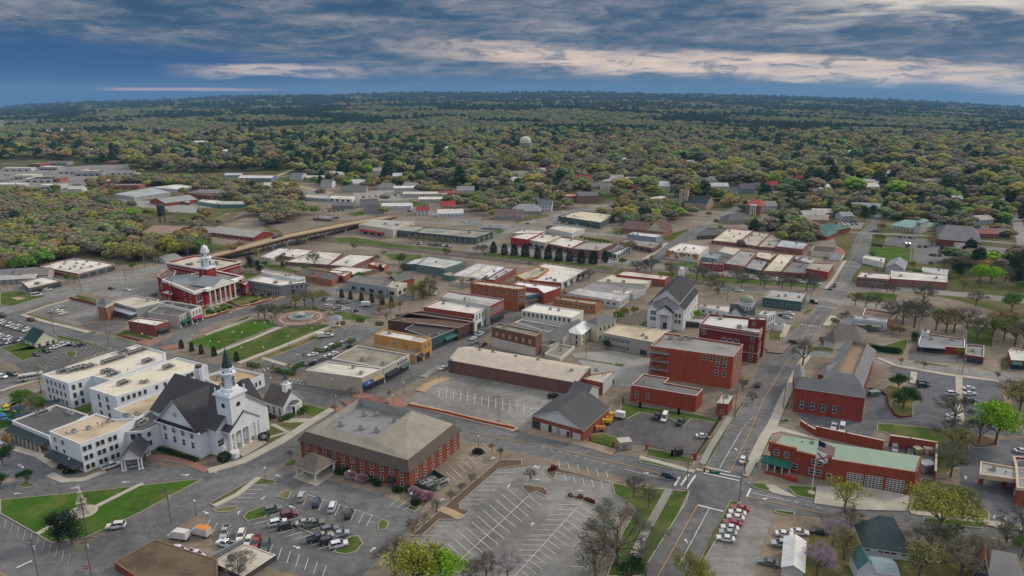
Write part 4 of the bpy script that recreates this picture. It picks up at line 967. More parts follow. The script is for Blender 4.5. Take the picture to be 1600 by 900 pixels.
# painted markings
def S(*p): return [(p[i], p[i + 1]) for i in range(0, len(p),2)]
paint_lines('road_centre_line',[S(1028,900,1090,789), S(1141,737,1170,678,1192,626,1232,560), S(1234,553,1280,492), S(734,674,860,699,960,722,1030,739), S(1170,776,1280,801,1360,812,1470,829,1600,850), S(420,594,480,609,530,620), S(1300,464,1330,404,1347,372)],.24, YP)
paint_lines('road_lane_line',[S(1059,886,1108,795), S(1124,732,1158,673), S(975,733,1053,751), S(1174,770,1236,783)],.2, WP)
paint_lines('road_lane_dashes',[S(1159,671,1181,646), S(846,698,970,731), S(1240,784,1290,796), S(1528,836,1600,848), S(30,500,200,553)],.2, WP, dash=(1.2,1.8))
paint_lines('stop_line',[S(1090,789,1130,799), S(1104,730,1141,738), S(1088,733,1158,746), S(1100,739,1155,751), S(1173,763,1167,776), S(1076,741,1064,758), S(1087,742,1072,764), S(1062,745,1054,759), S(26,887,50,876), S(1600 / 5,636,1600 / 5,636.5)],.6, WP)
paint_lines('crosswalk',[S(1318,408,1344,412), S(1315,414,1342,417), S(1297,440,1327,443), S(1280,478,1308,482), S(1252,507,1282,511), S(1295,451,1324,454)],1.0, WP, dash=(.9,.7))
paint_lines('crosswalk',[S(396,580,420,575), S(399,583,421,577), S(452,592,474,596), S(455,597,478,601)],1.2, WPF, dash=(1,.8))
sg = []
P2 = lambda x, y: (640 + x / 5,720 + y / 5)
sg += [(P2(400,338), P2(810,92))] if False else []
for i in range(8): a = (400 + i * 39,338 - i * 35); sg.append((P2(*a), P2(a[0] + 140, a[1])))
for i in range(3): a = (140 - i * 5 + 55 - i * 42,510 + i * 38); sg.append((P2(a[0], a[1]), P2(a[0] + 150, a[1] + 2)))
sg.append((P2(370,800), P2(930,272)))
for i in range(13):
 f = i / 12; a = (930 - 560 * f,272 + 528 * f); sg.append((P2(*a), P2(a[0] - 125 + 10 * f, a[1] - 105 * (1 if i else 0) - 0))) if i else None
 sg.append((P2(*a), P2(a[0] + 92, a[1] + 74)))
sg.append((P2(820,900), P2(1355,312)))
for i in range(15):
 f = i / 14; a = (1330 - 500 * f,345 + 550 * f); sg.append((P2(*a), P2(a[0] - 165, a[1] - 2))); sg.append((P2(*a), P2(a[0] + 100, a[1] + 72)))
for i in range(5): sg.append((P2(1205 + i * 72,96 + i * 16), P2(1222 + i * 72,158 + i * 17)))
for i in range(6): sg.append((P2(1160 + i * 75,-6 + i * 17), P2(1175 + i * 75,52 + i * 17)))
for i in range(6): sg.append((P2(1500 - i * 48,528 + i * 60), P2(1640 - i * 48,528 + i * 60)))
for i in range(9): sg.append((P2(250 + i * 40,125 - i * 33), P2(325 + i * 40,190 - i * 33)))
paint_lines('parking_lines', sg, .16, WP)
P1 = lambda x, y: (320 + x / 5,720 + y / 5)
sg = [(P1(740,243), P1(1370,445))]
for i in range(9): a = (800 + i * 63,262 + i * 20.5); sg.append((P1(*a), P1(a[0] - 32 - i, a[1] + 82)))
for i in range(5): a = (385 - i * 42 + 110,192 + i * 32); sg.append((P1(a[0] - 120, a[1]), P1(a[0], a[1] + 2)))
for i in range(9): a = (385 + i * 63,495 + i * 24); sg.append((P1(*a), P1(a[0] + 125, a[1] - 35)))
for i in range(8): a = (520 + i * 63,425 + i * 22); sg.append((P1(*a), P1(a[0] + 125, a[1] - 38)))
sg.append((P1(515,425), P1(850,570)))
for i in range(7): a = (530 + i * 70,650 + i * 27); sg.append((P1(*a), P1(a[0] - 30, a[1] + 95)))
for i in range(4): a = (40 + i * 58,460 + i * 22); sg.append((P1(*a), P1(a[0] - 40, a[1] + 80)))
for i in range(3): a = (1520 + i * 58,295 + i * 16); sg.append((P1(*a), P1(a[0] - 80, a[1] + 60)))
paint_lines('parking_lines', sg, .16, WP)
P22 = lambda x, y: (640 + x / 5,560 + y / 5)
sg = [(P22(175,280), P22(290,218)),(P22(230,250), P22(1000,400)),(P22(945,445), P22(1040,370))]
for i in range(14): a = (235 + i * 54.5,240 + i * 11 - (8 if i else 0)); sg.append((P22(a[0] + 3, a[1] - 12 + i * 0), P22(a[0] - 5 + i * .8, a[1] + 62 + i * 1.2)))
paint_lines('parking_lines', sg, .18, WP)
sg = []
for i in range(13): a = (380 + i * 60,140 + i * 11.5); sg.append((P22(*a), P22(a[0] - 65, a[1] + 32)))
for i in range(11): a = (150 + i * 68,350 + i * 15.5); sg.append((P22(*a), P22(a[0] - 60, a[1] + 22)))
P42 = lambda x, y: (1280 + x / 5,560 + y / 5)
for i in range(-6,5): a = (35 + i * 57,400 + i * 11.6); sg.append((P42(*a), P42(a[0] - 20, a[1] + 45)))
for i in range(-6,6): a = (20 + i * 62,520 + i * 11.6); sg.append((P42(*a), P42(a[0] - 12, a[1] + 35)))
for i in range(12): a = (0,830 / 5); sg.append(((4 + i * 10 - 4,806 + i * 5.4),(-4 + i * 10,822 + i * 5.4)))
for i in range(10): a = (0,0); sg.append(((290 - i * 17,752 + i * 9.5),(305 - i * 17,752 + i * 9.6)))
P01 = lambda x, y: (x / 5,420 + y / 5)
for i in range(6): sg.append((P01(330 + i * 30,740 - i * 18), P01(420 + i * 30,765 - i * 16)))
for i in range(7): sg.append((P01(620 + i * 32,600 + i * 6), P01(570 + i * 32,650 + i * 8)))
for i in range(10): sg.append((P01(1340 + i * 34,640 + i * 9), P01(1300 + i * 34,665 + i * 9)))
for i in range(8): sg.append(((1226 - i * 10.5,570 + i * 19),(1236 - i * 10.5,571 + i * 19)) if i < 5 else ((1258 - i * 7,575 + i * 9),(1266 - i * 7,576 + i * 9)))
for i in range(10): sg.append(((1440 + i * 0,620 + i * 6),(1428,620 + i * 6)))
for i in range(9): sg.append((P42(1010 + i * 0,230 + i * 42), P42(1090,232 + i * 42))); sg.append((P42(1115,210 + i * 42), P42(1230,214 + i * 42)))
P00 = lambda x, y: (x / 5,560 + y / 5)
for i in range(6): sg.append((P00(20 + i * 22 - 40,100 + i * 22 + 20), P00(90 + i * 22 - 40,80 + i * 22 + 60)))
for i in range(5): sg.append((P00(100 + i * 45,745 + i * 24 - 30), P00(190 + i * 45,715 + i * 24 - 30)))
for i in range(3): sg.append((P00(40 + i * 30,900 + i * 24), P00(110 + i * 30,878 + i * 24)))
paint_lines('parking_lines', sg, .15, WPF)
def arrow(px, py, vx, vy, s=1.):
 a, b = Vector(W(px - vx / 2, py - vy / 2,.17)), Vector(W(px + vx / 2, py + vy / 2,.17)); e = (b - a); L = e.length; e /= L; n = Vector((-e.y, e.x)); m = MB()
 q = [a + n * .18, a - n * .18, a + e * L * .55 - n * .18, a + e * L * .55 - n * .6, b, a + e * L * .55 + n * .6, a + e * L * .55 + n * .18]
 m.prism([tuple(v) for v in q], 0, .172, 0, sides=False); struct(m.build('road_arrow', WP))
for a in [(836,729,4,-5),(841,730,-5,5),(839,749,9,-1),(795,759,-4,6),(832,819,4,-6),(907,767,-9,-2),(771,876,-5,6),(690,781,7,-6),(770,716,6,-5),(411,778,-7,6),(471,749,11,2),(456,792,-10,-4),(464,855,12,4),(434,743,-9,-3),(373,801,2,-6),(322,801,8,4),(335,737,9,3),(583,858,9,-7),(594,883,4,4),(1072,845,-4,-7),(1196,779,-9,1),(1010,739,9,0),(1554,808,0,6),(1571,811,0,6),(1509,746,0,-6),(1150,702,-4,-5),(290,742,14,0),(196,753,-13,0),(27,771,-12,0),(118,762,14,-2),(31,727,-6,-4),(595,741,0,.1)][:-1]: arrow(*a)
# ================================================================ BUILDINGS
RED = (.225,.068,.04); DRED = (.165,.052,.038); ORB = (.34,.115,.045); BRN = (.17,.10,.08); PNK = (.25,.10,.085)
LG = (.42,.43,.43); GRY = (.25,.26,.27); CRM = (.55,.52,.42); TEAL = (.05,.12,.12)
WR = (.62,.59,.54); TR = (.50,.45,.37); GRF = (.22,.21,.20); DR = (.09,.085,.08); CW = (.62,.61,.58)
BG = 'buildings of the town'
def PZ(n): return [(n[i], n[i + 1]) for i in range(0, len(n),2)]
# --- left side
flat('bank_building','low white roofed building with dark glass front beside the baseball diamond', K(0,1,168,98,335,58,482,92,225,150),(2,46),(.14,.12,.10), WR, wins=[(2,'s',3,1,5,2.4),(3,'s',1,1,4,2.2)], units=3, cap=CW)
s = flat('service_garage','red brick service garage with dark bays and a pale roof dotted with vents', K(0,0,310,730,450,690,580,665,790,690,900,715,612,788),(5,45), DRED, WR, wins=[(4,'k',4,1,7,3.6,.04,.98),(5,'d',2,1,2,1.4)], cap=CW, bands=[(-1.6,.35,.06,(.5,.47,.42))], at=[(1, p) for p in K(0,0,390,722,475,742,505,716,550,756,585,738,600,712,637,748,652,722,680,700,515,695,570,680,600,684,712,737,778,717)])
s = flat('office_building','pale grey office with a window row behind a brick corner tower', K(0,1,870,252,1060,207,1240,240,1228,268,1062,305),(4,95),(.30,.31,.29), TR, wins=[(4,'d',9,1,1.5,2.2,.03,.97,4.0,8.6),(4,'o',1,1,1.6,2.4,.35,.55)], cap=CW, units=1)
s.awning(4,.0,.95,4.0,3.2, painted((.42,.45,.47)),.3,'canopy'); s.band('cornice', s.H - .5,.35,.12, plain(CW))
P = K(0,1,757,268,815,240,882,256,826,285); s = flat('clock_tower','square brick corner tower with a pale cornice and grey pyramid cap', P,(3,118),(.30,.12,.06), GRF, par=.3, wins=[(3,'d',1,1,1.6,7,.2,.8),(2,'d',1,1,1.6,7,.2,.8)], bands=[(-1.4,1.4,.35,(.55,.52,.46))], cat='tower')
s.gableroof(0, s.H,2.6,.7, shingle((.14,.14,.14)), painted(CW), hip=.5, walls=False)
flat('corner_shop','low dull red painted shop with a clean white roof beside the red paving', K(0,1,1000,405,1092,378,1317,407,1212,442),(3,90),(.22,.07,.055),(.72,.70,.64), wins=[(2,'s',1,1,7,2.6,.1,.9)], units=2, ut=(2,), cap=CW, aw=[(2,.15,.85,3.6,1.2,(.05,.05,.05))])
flat('brick_shop','long light grey building with narrow brick front and dark green awning', K(0,1,1150,338,1235,290,1490,322,1400,367),(3,98),(.40,.39,.36),(.12,.115,.11), wins=[(2,'a',4,1,.9,1.8,.05,.95,3.8,7),(2,'s',2,1,3,2.4)], aw=[(2,.05,.95,3.6,1.6,(.02,.08,.05))])
flat('corner_store','white two storey corner store with arched windows and magenta awning', K(0,1,1228,262,1300,246,1572,290,1490,322),(2,110),(.60,.60,.57),(.07,.065,.06), wins=[(2,'a',3,1,.9,2,.05,.95,4,7.5),(2,'s',2,1,2.6,2.4)], aw=[(2,.1,.95,3.6,1.5,(.25,.02,.08))], cap=CW)
gable('meeting_hall','cream gabled hall with a dark green roof beside the parked cars', K(0,1,192,545,277,578,436,532),(1,43),(.55,.56,.42),(.012,.05,.045),0,4.2,.5, wins=[(1,'w',2,1,1.2,2.0,.4,.95),(1,'w',1,1,1.2,2,.0,.3),(0,'w',2,1,1,1.8)])
# --- courthouse
C = lambda *a: KZ(235,375,8.18, *a)
ca = s = flat('courthouse_annex','rear red brick courthouse block with arched window row and broad pale roof', C(205,280,590,190,1145,268,735,378),(2,150),(.24,.02,.02), TR, par=1.0, wins=[(3,'a',9,1,1.5,2.2,.2,.97,4.5,9),(2,'a',3,1,1.8,2.6,.02,.32,4.5,9),(2,'w',6,1,1.3,2.6,.5,.95,4,9)], units=7, cap=CW, bands=[(-1.0,.9,.5,(.62,.60,.55)),(-2.6,.3,.15,(.6,.58,.54))])
P = C(90,452,290,400,640,440,560,560,255,560,160,500); H = 10
ch_ = s = flat('courthouse','red courthouse with white columned front, pediment and white domed clock tower', C(165,500,800,385,1165,462,560,655),(3,150),(.25,.02,.018), GRF, par=.9, cap=CW, wins=[(3,'w',1,2,1.3,2.6,.62,.72,.8,9.5),(3,'w',1,2,1.3,2.6,.1,.2,.8,9.5),(3,'w',1,2,1.3,2.6,.28,.38,.8,9.5),(2,'a',1,1,3.4,7.6,.03,.19,0,9.4),(2,'a',1,1,3.4,7.6,.86,.99,0,9.4),(2,'d',6,2,1.5,2.8,.26,.76,.8,9)], bands=[(-1.6,1.6,.7,(.66,.64,.60)),(1.0,.3,.12,(.5,.48,.44))])
a, b, e, nr, L = s.edge(2); wm = painted((.72,.71,.68)); HC_ = s.H
for k in range(6):
 p = b.lerp(a,.24 + .105 * k) + nr * 2.0; m = MB(); m.cyl(0,0,.6, HC_ - 1.5,.48,.40,12); m.box(0,0,.3,1.3,1.3,.4); m.box(0,0, HC_ - 1.9,1.1,1.1,.4); m.build('column', wm, s.root,(*p,0))
m = MB(); c0, c1_ = b.lerp(a,.17), b.lerp(a,.84); q = [c0 + nr * -.2, c0 + nr * 3, c1_ + nr * 3, c1_ + nr * -.2]
m.prism([tuple(v) for v in q], HC_ - 1.5, HC_ - .02, 0, bottom=True); m.build('entablature', wm, s.root)
m = MB(); m.prism([tuple(v) for v in q], 0, .55, 0); m.build('portico_floor', CONC, s.root)
mid = c0.lerp(c1_,.5); q = [c0.lerp(c1_,.18) + nr * 3, c0.lerp(c1_,.82) + nr * 3, c0.lerp(c1_,.82) - nr * 11, c0.lerp(c1_,.18) - nr * 11]
s.gableroof(1, HC_ + .02,3.4,.3, shingle((.21,.23,.24)), wm, P=[tuple(v) for v in q], z0=HC_ - .5, name='portico_roof', wname='pediment')
q = [b.lerp(a,.03) - nr * 3, b.lerp(a,.45) - nr * 3, b.lerp(a,.45) - nr * 17, b.lerp(a,.03) - nr * 17]
q = [b + e * 0 - nr * 5 - e * 3, b - e * 22 - nr * 5, b - e * 22 - nr * 17, b - e * 3 - nr * 17]
q = [a + e * 3 - nr * 4, a + e * 17 - nr * 4, a + e * 17 - nr * 18, a + e * 3 - nr * 18]
cx, cy = W(*C(735,470)[0], HC_); lx, ly = s.loc(cx, cy)
zb, zt_ = zfor(cy, C(0,345)[0][1]), zfor(cy, C(0,30)[0][1]); ang = math.atan2(e.y, e.x)
m = MB(); m.box(lx, ly, HC_ - .6,6.4,6.4, zb - HC_ + .6, ang); m.build('tower_base', brick((.25,.03,.025)), s.root)
m = MB(); m.box(lx, ly, zb - .5,7.4,7.4,.8, ang); dh = zt_ - zb
m.lathe(lx, ly,[(3.1, zb),(3.0, zb + dh * .36),(3.4, zb + dh * .37),(3.4, zb + dh * .40),(2.3, zb + dh * .41),(2.2, zb + dh * .62),(2.6, zb + dh * .63),(2.6, zb + dh * .66)],8, a0=ang + .39); m.build('belfry', painted((.66,.68,.70)), s.root)
m = MB(); m.lathe(lx, ly,[(1.9, zb + dh * .66),(2.0, zb + dh * .7),(1.8, zb + dh * .78),(1.2, zb + dh * .85),(.35, zb + dh * .89),(.12, zb + dh * .93),(.03, zt_)],14); m.build('dome', painted((.68,.70,.72)), s.root, smooth=True)
for k in range(4):
 a_ = ang + k * math.pi / 2; m = MB(); m.cyl(0,0,0,.1,.75, n=14); o = m.build('clock_face', plain((.05,.07,.09),.5,.05), s.root,(lx + math.cos(a_) * 2.05, ly + math.sin(a_) * 2.05, zb + dh * .52)); o.rotation_euler = (math.pi / 2,0, a_ + math.pi / 2)
 put('window', win_mesh('d', .6, 1.5), s.root, (lx + math.cos(a_) * 3.22, ly + math.sin(a_) * 3.22, zb - 2.6), a_ + math.pi / 2)
 put('window', win_mesh('a', 1.0, 2.6), s.root, (lx + math.cos(a_) * 2.88, ly + math.sin(a_) * 2.88, zb + dh * .1), a_ + math.pi / 2)
c2_ = flat('courthouse_wing','red brick left wing of the courthouse with brown sloped roof and white coping', C(85,455,230,360,330,395,250,560),(3,140),(.24,.02,.02),(.16,.12,.10), par=.6, cap=CW, wins=[(3,'v',1,1,2.6,3.6,.55,.9,2,9)])
c3_ = gable('courthouse_side_wing','grey hip roofed side wing of the red courthouse', C(190,500,250,578,640,520),9.8,(.24,.02,.02),(.20,.22,.23),1,3.0,.3, hip=.28)
c4_ = flat('courthouse_porch','small red side porch of the courthouse with pale flat roof and tall windows', C(140,670,235,640,285,690,265,700),(0,75),(.25,.025,.02), WR, par=.3, cap=CW, wins=[(3,'w',2,1,1.2,2.2)])
c5_ = flat('courthouse_stair_wing','low red end wing right of the courthouse columns', C(1155,545,1180,520,1240,545,1210,572),(3,95),(.25,.025,.02), WR, par=.4, cap=CW, wins=[(3,'w',1,1,1.2,2.2),(2,'w',2,1,1.2,2.2)])
adopt(ch_, ca, c2_, c3_, c4_, c5_)
s = flat('stone_block','grey stone two storey block with pale roof facing the courthouse lawn', K(1,1,335,88,440,52,780,70,780,105,590,130),(4,92),(.19,.195,.20), WR, par=.5, cap=CW, wins=[(4,'d',13,2,1.1,2.0,.03,.97,.5,10),(3,'d',3,1,1.1,2,.05,.6,5,10),(3,'o',1,1,2.4,4,.4,.6)], units=2)
flat('white_corner_shop','white corner building with dark canopy at the end of the stone block', K(1,1,440,22,460,8,785,62,718,78),(3,110),(.55,.56,.58), TR, par=.5, cap=CW, wins=[(2,'w',3,1,1.1,2.0,.05,.95,5,9),(2,'s',2,1,3,3)], aw=[(2,0,1,4.6,3.2,(.04,.045,.05))])
# --- hospital
Z0 = K
h1 = s = flat('hospital','white hospital of many flat roofed wings with roof machinery beside the steepled church', K(0,2,328,125,635,28,1065,-108,1292,-48,1290,0,850,165,720,135,530,193),(7,197),(.60,.64,.68),(.62,.57,.47), cap=CW, wins=[(7,'d',5,3,1.0,1.9,.1,.9),(6,'d',2,3,1.0,1.9,.4,.95),(4,'d',1,1,1.0,1.9)], at=[(3, p) for p in K(0,2,485,110,565,105,600,92,640,85,695,75,830,40,885,22,940,5,960,-45,1015,-25,1060,-40,1105,-55,830,115,880,135,1150,32)] + [(2, p) for p in K(0,2,700,20,1000,100)], stain=.25)
h2 = s = flat('hospital_middle_wing','long white middle hospital wing, pale roof with two rooftop units', K(0,2,693,232,1385,-10,1622,52,1160,215,905,298),(0,200),(.60,.64,.68),(.62,.57,.46), cap=CW, wins=[(4,'d',2,3,1.3,2.0,.2,.8),(3,'d',5,1,1.0,1.7,.04,.9,8.2,11.2),(2,'d',2,1,3.0,2.4,.1,.4,8.4,11),(2,'d',4,1,1.0,1.6,.4,.95,8.4,11)], at=[(3, p) for p in K(0,2,960,205,1310,80)] + [(1, p) for p in K(0,2,1110,195,1145,190)], stain=.25)
h3 = flat('hospital_courtyard_block','low gravel roofed block between the hospital wings and the church', K(0,2,888,392,1190,282,1600,150,1700,200,1420,330,1190,395,1075,465),8.0,(.60,.64,.68),(.50,.40,.27), par=.8, cap=CW, units=6, stain=.8, spots=.6)
h4 = s = flat('hospital_corner_block','white block with brown gravel roof behind the steeple', K(1,2,-20,138,215,68,462,122,310,192,130,250),(2,92),(.60,.64,.68),(.42,.30,.18), par=.9, cap=CW, wins=[(2,'d',3,1,1.0,1.9,.15,.75)], units=4, stain=.8, spots=.6)
m = MB(); g = W(314,605,10); m.cyl(0,0,0,17.5,1.5,1.5,12); m.cyl(0,0,17.5,18.6,1.1,1.1,12, mi=1); o = m.build('chimney_stack',[painted((.6,.64,.68)), plain((.08,.08,.08))], None,(*g,0)); reg(o,'round white chimney with a dark cap rising from the hospital roof','chimney')
h5 = s = flat('hospital_low_wing','white low wing with dark flat roof and slanted arcade at the hospital left end', K(0,2,90,485,440,360,690,440,380,607),(0,105),(.60,.64,.68),(.10,.10,.10), par=.5, cap=CW, at=[(3, K(0,2,330,435)[0]),(1, K(0,2,530,425)[0]),(1, K(0,2,560,440)[0]),(2, K(0,2,500,495)[0])], stain=.4)
s.awning(3,.0,1.,3.6,2.8, shingle((.03,.045,.05)),.9,'arcade_roof')
a, b, e, nr, L = s.edge(3)
for k in range(9):
 p = a.lerp(b,(k + .5) / 9) + nr * 2.7; m = MB(); m.box(0,0,0,.5,.5,2.5); m.build('arcade_pillar', painted((.5,.48,.42)), s.root,(*p,0), math.atan2(e.y, e.x))
 p = a.lerp(b, k / 9) + nr * .12; m = MB(); m.box(0,0,0,.18,.18, s.H - 1); m.build('downpipe', plain((.2,.22,.24)), s.root,(*p,0))
h6 = s = flat('hospital_front_block','white three storey hospital block with gravel roof and paired windows', K(0,2,383,567,752,428,905,478,1075,465,915,560,622,667),(5,225),(.62,.66,.70),(.50,.40,.29), par=.5, cap=CW, wins=[(5,'d',2,3,1.1,1.5,.45,.97),(4,'d',2,3,1.0,1.6,.02,.3),(4,'d',2,3,1.0,1.6,.36,.62),(4,'d',2,3,1.0,1.6,.7,.97)], at=[(1, p) for p in K(0,2,580,580,695,555,855,495,980,455,1000,460)] + [(2, p) for p in K(0,2,765,520,800,530,520,595)], stain=.5, spots=.6)
s.awning(5,0,1,3.4,2.8, shingle((.03,.045,.05)),.9,'arcade_roof')
h7 = flat('hospital_link','white angled link with dark roof joining the hospital block to the church', K(0,2,920,562,1080,470,1190,400,1290,440,1245,512,1118,566,1000,575),(5,170),(.62,.66,.70),(.10,.10,.105), par=.4, cap=CW, wins=[(6,'d',1,1,1.2,2,.1,.9,7,11),(5,'d',2,1,1.5,2,.1,.9,7,11),(4,'d',1,2,1.1,1.6,.5,.9,2,11)], at=[(3, p) for p in K(0,2,1010,535,1100,515)])
adopt(h1, h2, h3, h4, h5, h6, h7)
s = gable('entrance_canopy','white pillared entrance canopy with dark gabled roof over parked cars', K(0,2,945,785,1090,770,1128,660),4.4,(.66,.68,.70),(.06,.06,.065),1,2.6,.5, wins=[])
for ch in [c for c in s.root.children if c.name.startswith('wall')]:
 me = ch.data; 
 for v in me.vertices:
  if v.co.z < 0: v.co.z = 3.8
for k, pt in enumerate(s.L):
 q = Vector(pt) * .9; m = MB(); m.cyl(-.4,0,0,3.9,.28,.25,8); m.cyl(.4,0,0,3.9,.28,.25,8); m.box(0,0,0,1.6,.8,.3); m.build('column', painted((.68,.69,.70)), s.root,(*q,0),.4)
# --- steepled church
Q = lambda *a: KZ(220,540,4.5, *a)
zh = 9.6
FL, BL, FR = [Vector(W(*p, zh)) for p in Q(530,588,80,442,855,402)]
e = (BL - FL).normalized(); n = Vector((-e.y, e.x)); n = n if n.dot(FR - FL) > 0 else -n; wd = (FR - FL).dot(n); BR = BL + n * wd; FR = FL + n * wd
chs = s = Bld('church', 'big white church with dark roofs, six column portico and green tipped steeple', [tuple(FL), tuple(FR), tuple(BR), tuple(BL)], zh, 'church')
cw_ = painted((.64,.68,.72),.2); dk = shingle((.045,.045,.05), var=.15); rise = zfor((FL.y + BL.y + wd * n.y) / 2, Q(0,345)[0][1]) ; rise = 8.6
s.gableroof(1, zh, rise,.7, dk, cw_, gmat=cw_)
s.openings([(0,'w',1,1,2,2,.0,.1),(3,'a',2,1,1.3,2.6,.0,.16,3.5,9)])
# transept
A, B = [Vector(W(*p, zh - .6)) for p in Q(120,522,402,612)]
ax = (B - A).normalized(); nn_ = Vector((-ax.y, ax.x)); nn_ = nn_ if nn_.dot(FR - FL) > 0 else -nn_; dp = (FL - A).dot(nn_) + wd * .5
q = [tuple(v - Vector(s.c)) for v in (A, B, B + nn_ * dp, A + nn_ * dp)]
s.gableroof(1, zh - .6, rise + .4,.8, dk, cw_, P=q, name='side_roof', wname='side_wall', gmat=cw_)
Aw, Bw = Vector(q[0]), Vector(q[1]); rz = math.atan2(-nn_.y,-nn_.x) + math.pi / 2
for k in range(4):
 p = Aw.lerp(Bw,.16 + .225 * k) - nn_ * .03; put('window', win_mesh('a',1.3,2.3), s.root,(*p,6.2), rz); put('window', win_mesh('w',1.2,2.1), s.root,(*p,2.8), rz)
p = Aw.lerp(Bw,.47) - nn_ * .05; m = MB(); m.cyl(0,0,0,.12,.8, n=14); o = m.build('round_window', plain((.3,.32,.34)), s.root,(*p, zh + 3.2)); o.rotation_euler = (math.pi / 2,0, rz)
m = MB(); m.box(*(Aw.lerp(Bw,.5) - nn_ * .35), zh - 1.1,(Bw - Aw).length + 1.6,.9,.5, math.atan2(ax.y, ax.x)); m.build('eave_moulding', painted((.7,.71,.72)), s.root)
m = MB(); m.add([(*(Aw - nn_ * .8 - ax * .5), zh - .6),(*(Bw - nn_ * .8 + ax * .5), zh - .6),(*(Bw + nn_ * .05), zh + .25),(*(Aw + nn_ * .05), zh + .25)],[(0,1,2,3),(3,2,1,0)]); m.build('eave_roof', dk, s.root)
# portico
p0, p1 = [Vector(W(*p,8.6)) for p in Q(625,606,838,492)]; ex = (p1 - p0).normalized(); no = Vector((ex.y,-ex.x)); no = no if no.y < 0 else -no; pw = (p1 - p0).length; inw = 7.0
q = [tuple(v - Vector(s.c)) for v in (p0, p1, p1 - no * inw, p0 - no * inw)]
s.gableroof(1,8.6,4.6,.5, dk, cw_, P=q, name='portico_roof', wname='pediment', z0=7.4, gmat=cw_)
a0_ = math.atan2(ex.y, ex.x); c0 = Vector(q[0]); m = MB(); mid = (Vector(q[0]) + Vector(q[1])) / 2 - no * 2.2; m.box(*mid, .1, pw + .6, 5.6, 1.1, a0_); m.build('portico_floor', CONC, s.root)
for k in range(6): 
 m = MB(); sp_ = (Vector(q[0]) + Vector(q[1])) / 2 + no * (.6 + .5 * k); m.box(*sp_, .05, pw * .82, .55, 1.1 - .18 * k, a0_); m.build('step', CONC, s.root)
for f in (.03,.16,.38,.62,.84,.97):
 m = MB(); m.cyl(0,0,1.2,7.6,.46,.38,12); m.box(0,0,1.0,1.2,1.2,.4); m.box(0,0,7.1,1.05,1.05,.35); m.build('column', painted((.72,.73,.74)), s.root,(*(Vector(q[0]).lerp(Vector(q[1]), f) - no * .5),0), a0_)
for f in (.0,1.):
 m = MB(); m.cyl(0,0,0,1.9,1.6,1.6,14); m.build('planter', painted((.6,.6,.6)), s.root,(*(Vector(q[0]).lerp(Vector(q[1]), f) + no * .8),0))
for f in (.22,.5,.78): put('door', win_mesh('o',1.6,3.2), s.root,(*(Vector(q[0]).lerp(Vector(q[1]), f) - no * (inw - 1.1)),1.2), a0_)
m = MB(); bk = (Vector(q[0]) + Vector(q[1])) / 2 - no * (inw - .5); m.box(*bk, 0, pw + 3, 1., 8.4, a0_); m.build('portico_back_wall', cw_, s.root)
# steeple
tx, ty = W(*Q(640,440)[0],14.); lx, ly = s.loc(tx, ty); zz_ = lambda yy: zfor(ty, Q(0, yy)[0][1])
z1_, z2_, z3_, z4_, z5_ = zz_(335), zz_(318), zz_(195), zz_(150), zz_(10)
m = MB(); m.box(lx, ly,9,6.2,6.2, z1_ - 9, a0_); m.box(lx, ly, z1_,7.3,7.3,.7, a0_); m.box(lx, ly, z1_ + .7,6.4,6.4,.5, a0_)
for i in (-1,1):
 for j in (-1,1):
  x, y = i * 3, j * 3; xx = lx + x * math.cos(a0_) - y * math.sin(a0_); yy = ly + x * math.sin(a0_) + y * math.cos(a0_); m.cyl(xx, yy, z1_ + .7, z1_ + 2.2,.32,.25,8); m.cyl(xx, yy, z1_ + 2.2, z1_ + 2.9,.3,.02,8)
m.build('steeple_base', cw_, s.root)
m = MB(); m.lathe(lx, ly,[(3.0, z1_ + 1),(2.8, z1_ + 2.2),(2.3, z1_ + 2.4),(2.15, z3_),(2.55, z3_ + .1),(2.55, z3_ + .5),(1.75, z3_ + .6),(1.7, z4_ - .4),(2.0, z4_ - .2),(1.9, z4_)],8, a0=a0_ + .39); m.build('belfry', cw_, s.root)
m = MB(); m.lathe(lx, ly,[(1.75, z4_),(.9, z4_ + (z5_ - z4_) * .5),(.12, z5_ - .6),(.02, z5_)],8, a0=a0_ + .39); m.build('spire', plain((.02,.05,.048),.5,.2), s.root)
for k in range(4):
 a_ = a0_ + k * math.pi / 2; m = MB(); m.cyl(0,0,0,.12,.75, n=12); o = m.build('round_window', glass(), s.root,(lx + math.cos(a_) * 3.14, ly + math.sin(a_) * 3.14, z1_ - 3)); o.rotation_euler = (math.pi / 2,0, a_ + math.pi / 2)
 put('window', win_mesh('a', 1.0, 3.2), s.root, (lx + math.cos(a_) * 2.15, ly + math.sin(a_) * 2.15, z1_ + 3.2), a_ + math.pi / 2)
 m = MB(); m.cyl(0,0,0,.1,.4, n=10); o = m.build('round_window', glass(), s.root,(lx + math.cos(a_) * 1.62, ly + math.sin(a_) * 1.62, z4_ - 1.5)); o.rotation_euler = (math.pi / 2,0, a_ + math.pi / 2)
cr_ = gable('church_rear_wing','dark hip roofed right wing behind the white church steeple', Q(640,300,735,425,858,398),9.5,(.62,.66,.70),(.045,.045,.05),1,6.,.5, hip=.3)
adopt(chs, cr_)
s = gable('chapel','small white chapel with brown roof, round porch and little cupola', K(1,2,462,322,612,372,748,302),(1,95),(.62,.64,.66),(.10,.085,.075),0,4.6,.5, wins=[(0,'a',3,1,1.1,2.6,.05,.95),(1,'o',1,1,1.4,2.6,.4,.6)], cat='chapel')
a, b, e, nr, L = s.edge(1); mid = a.lerp(b,.5); cp = mid - nr * 2.5
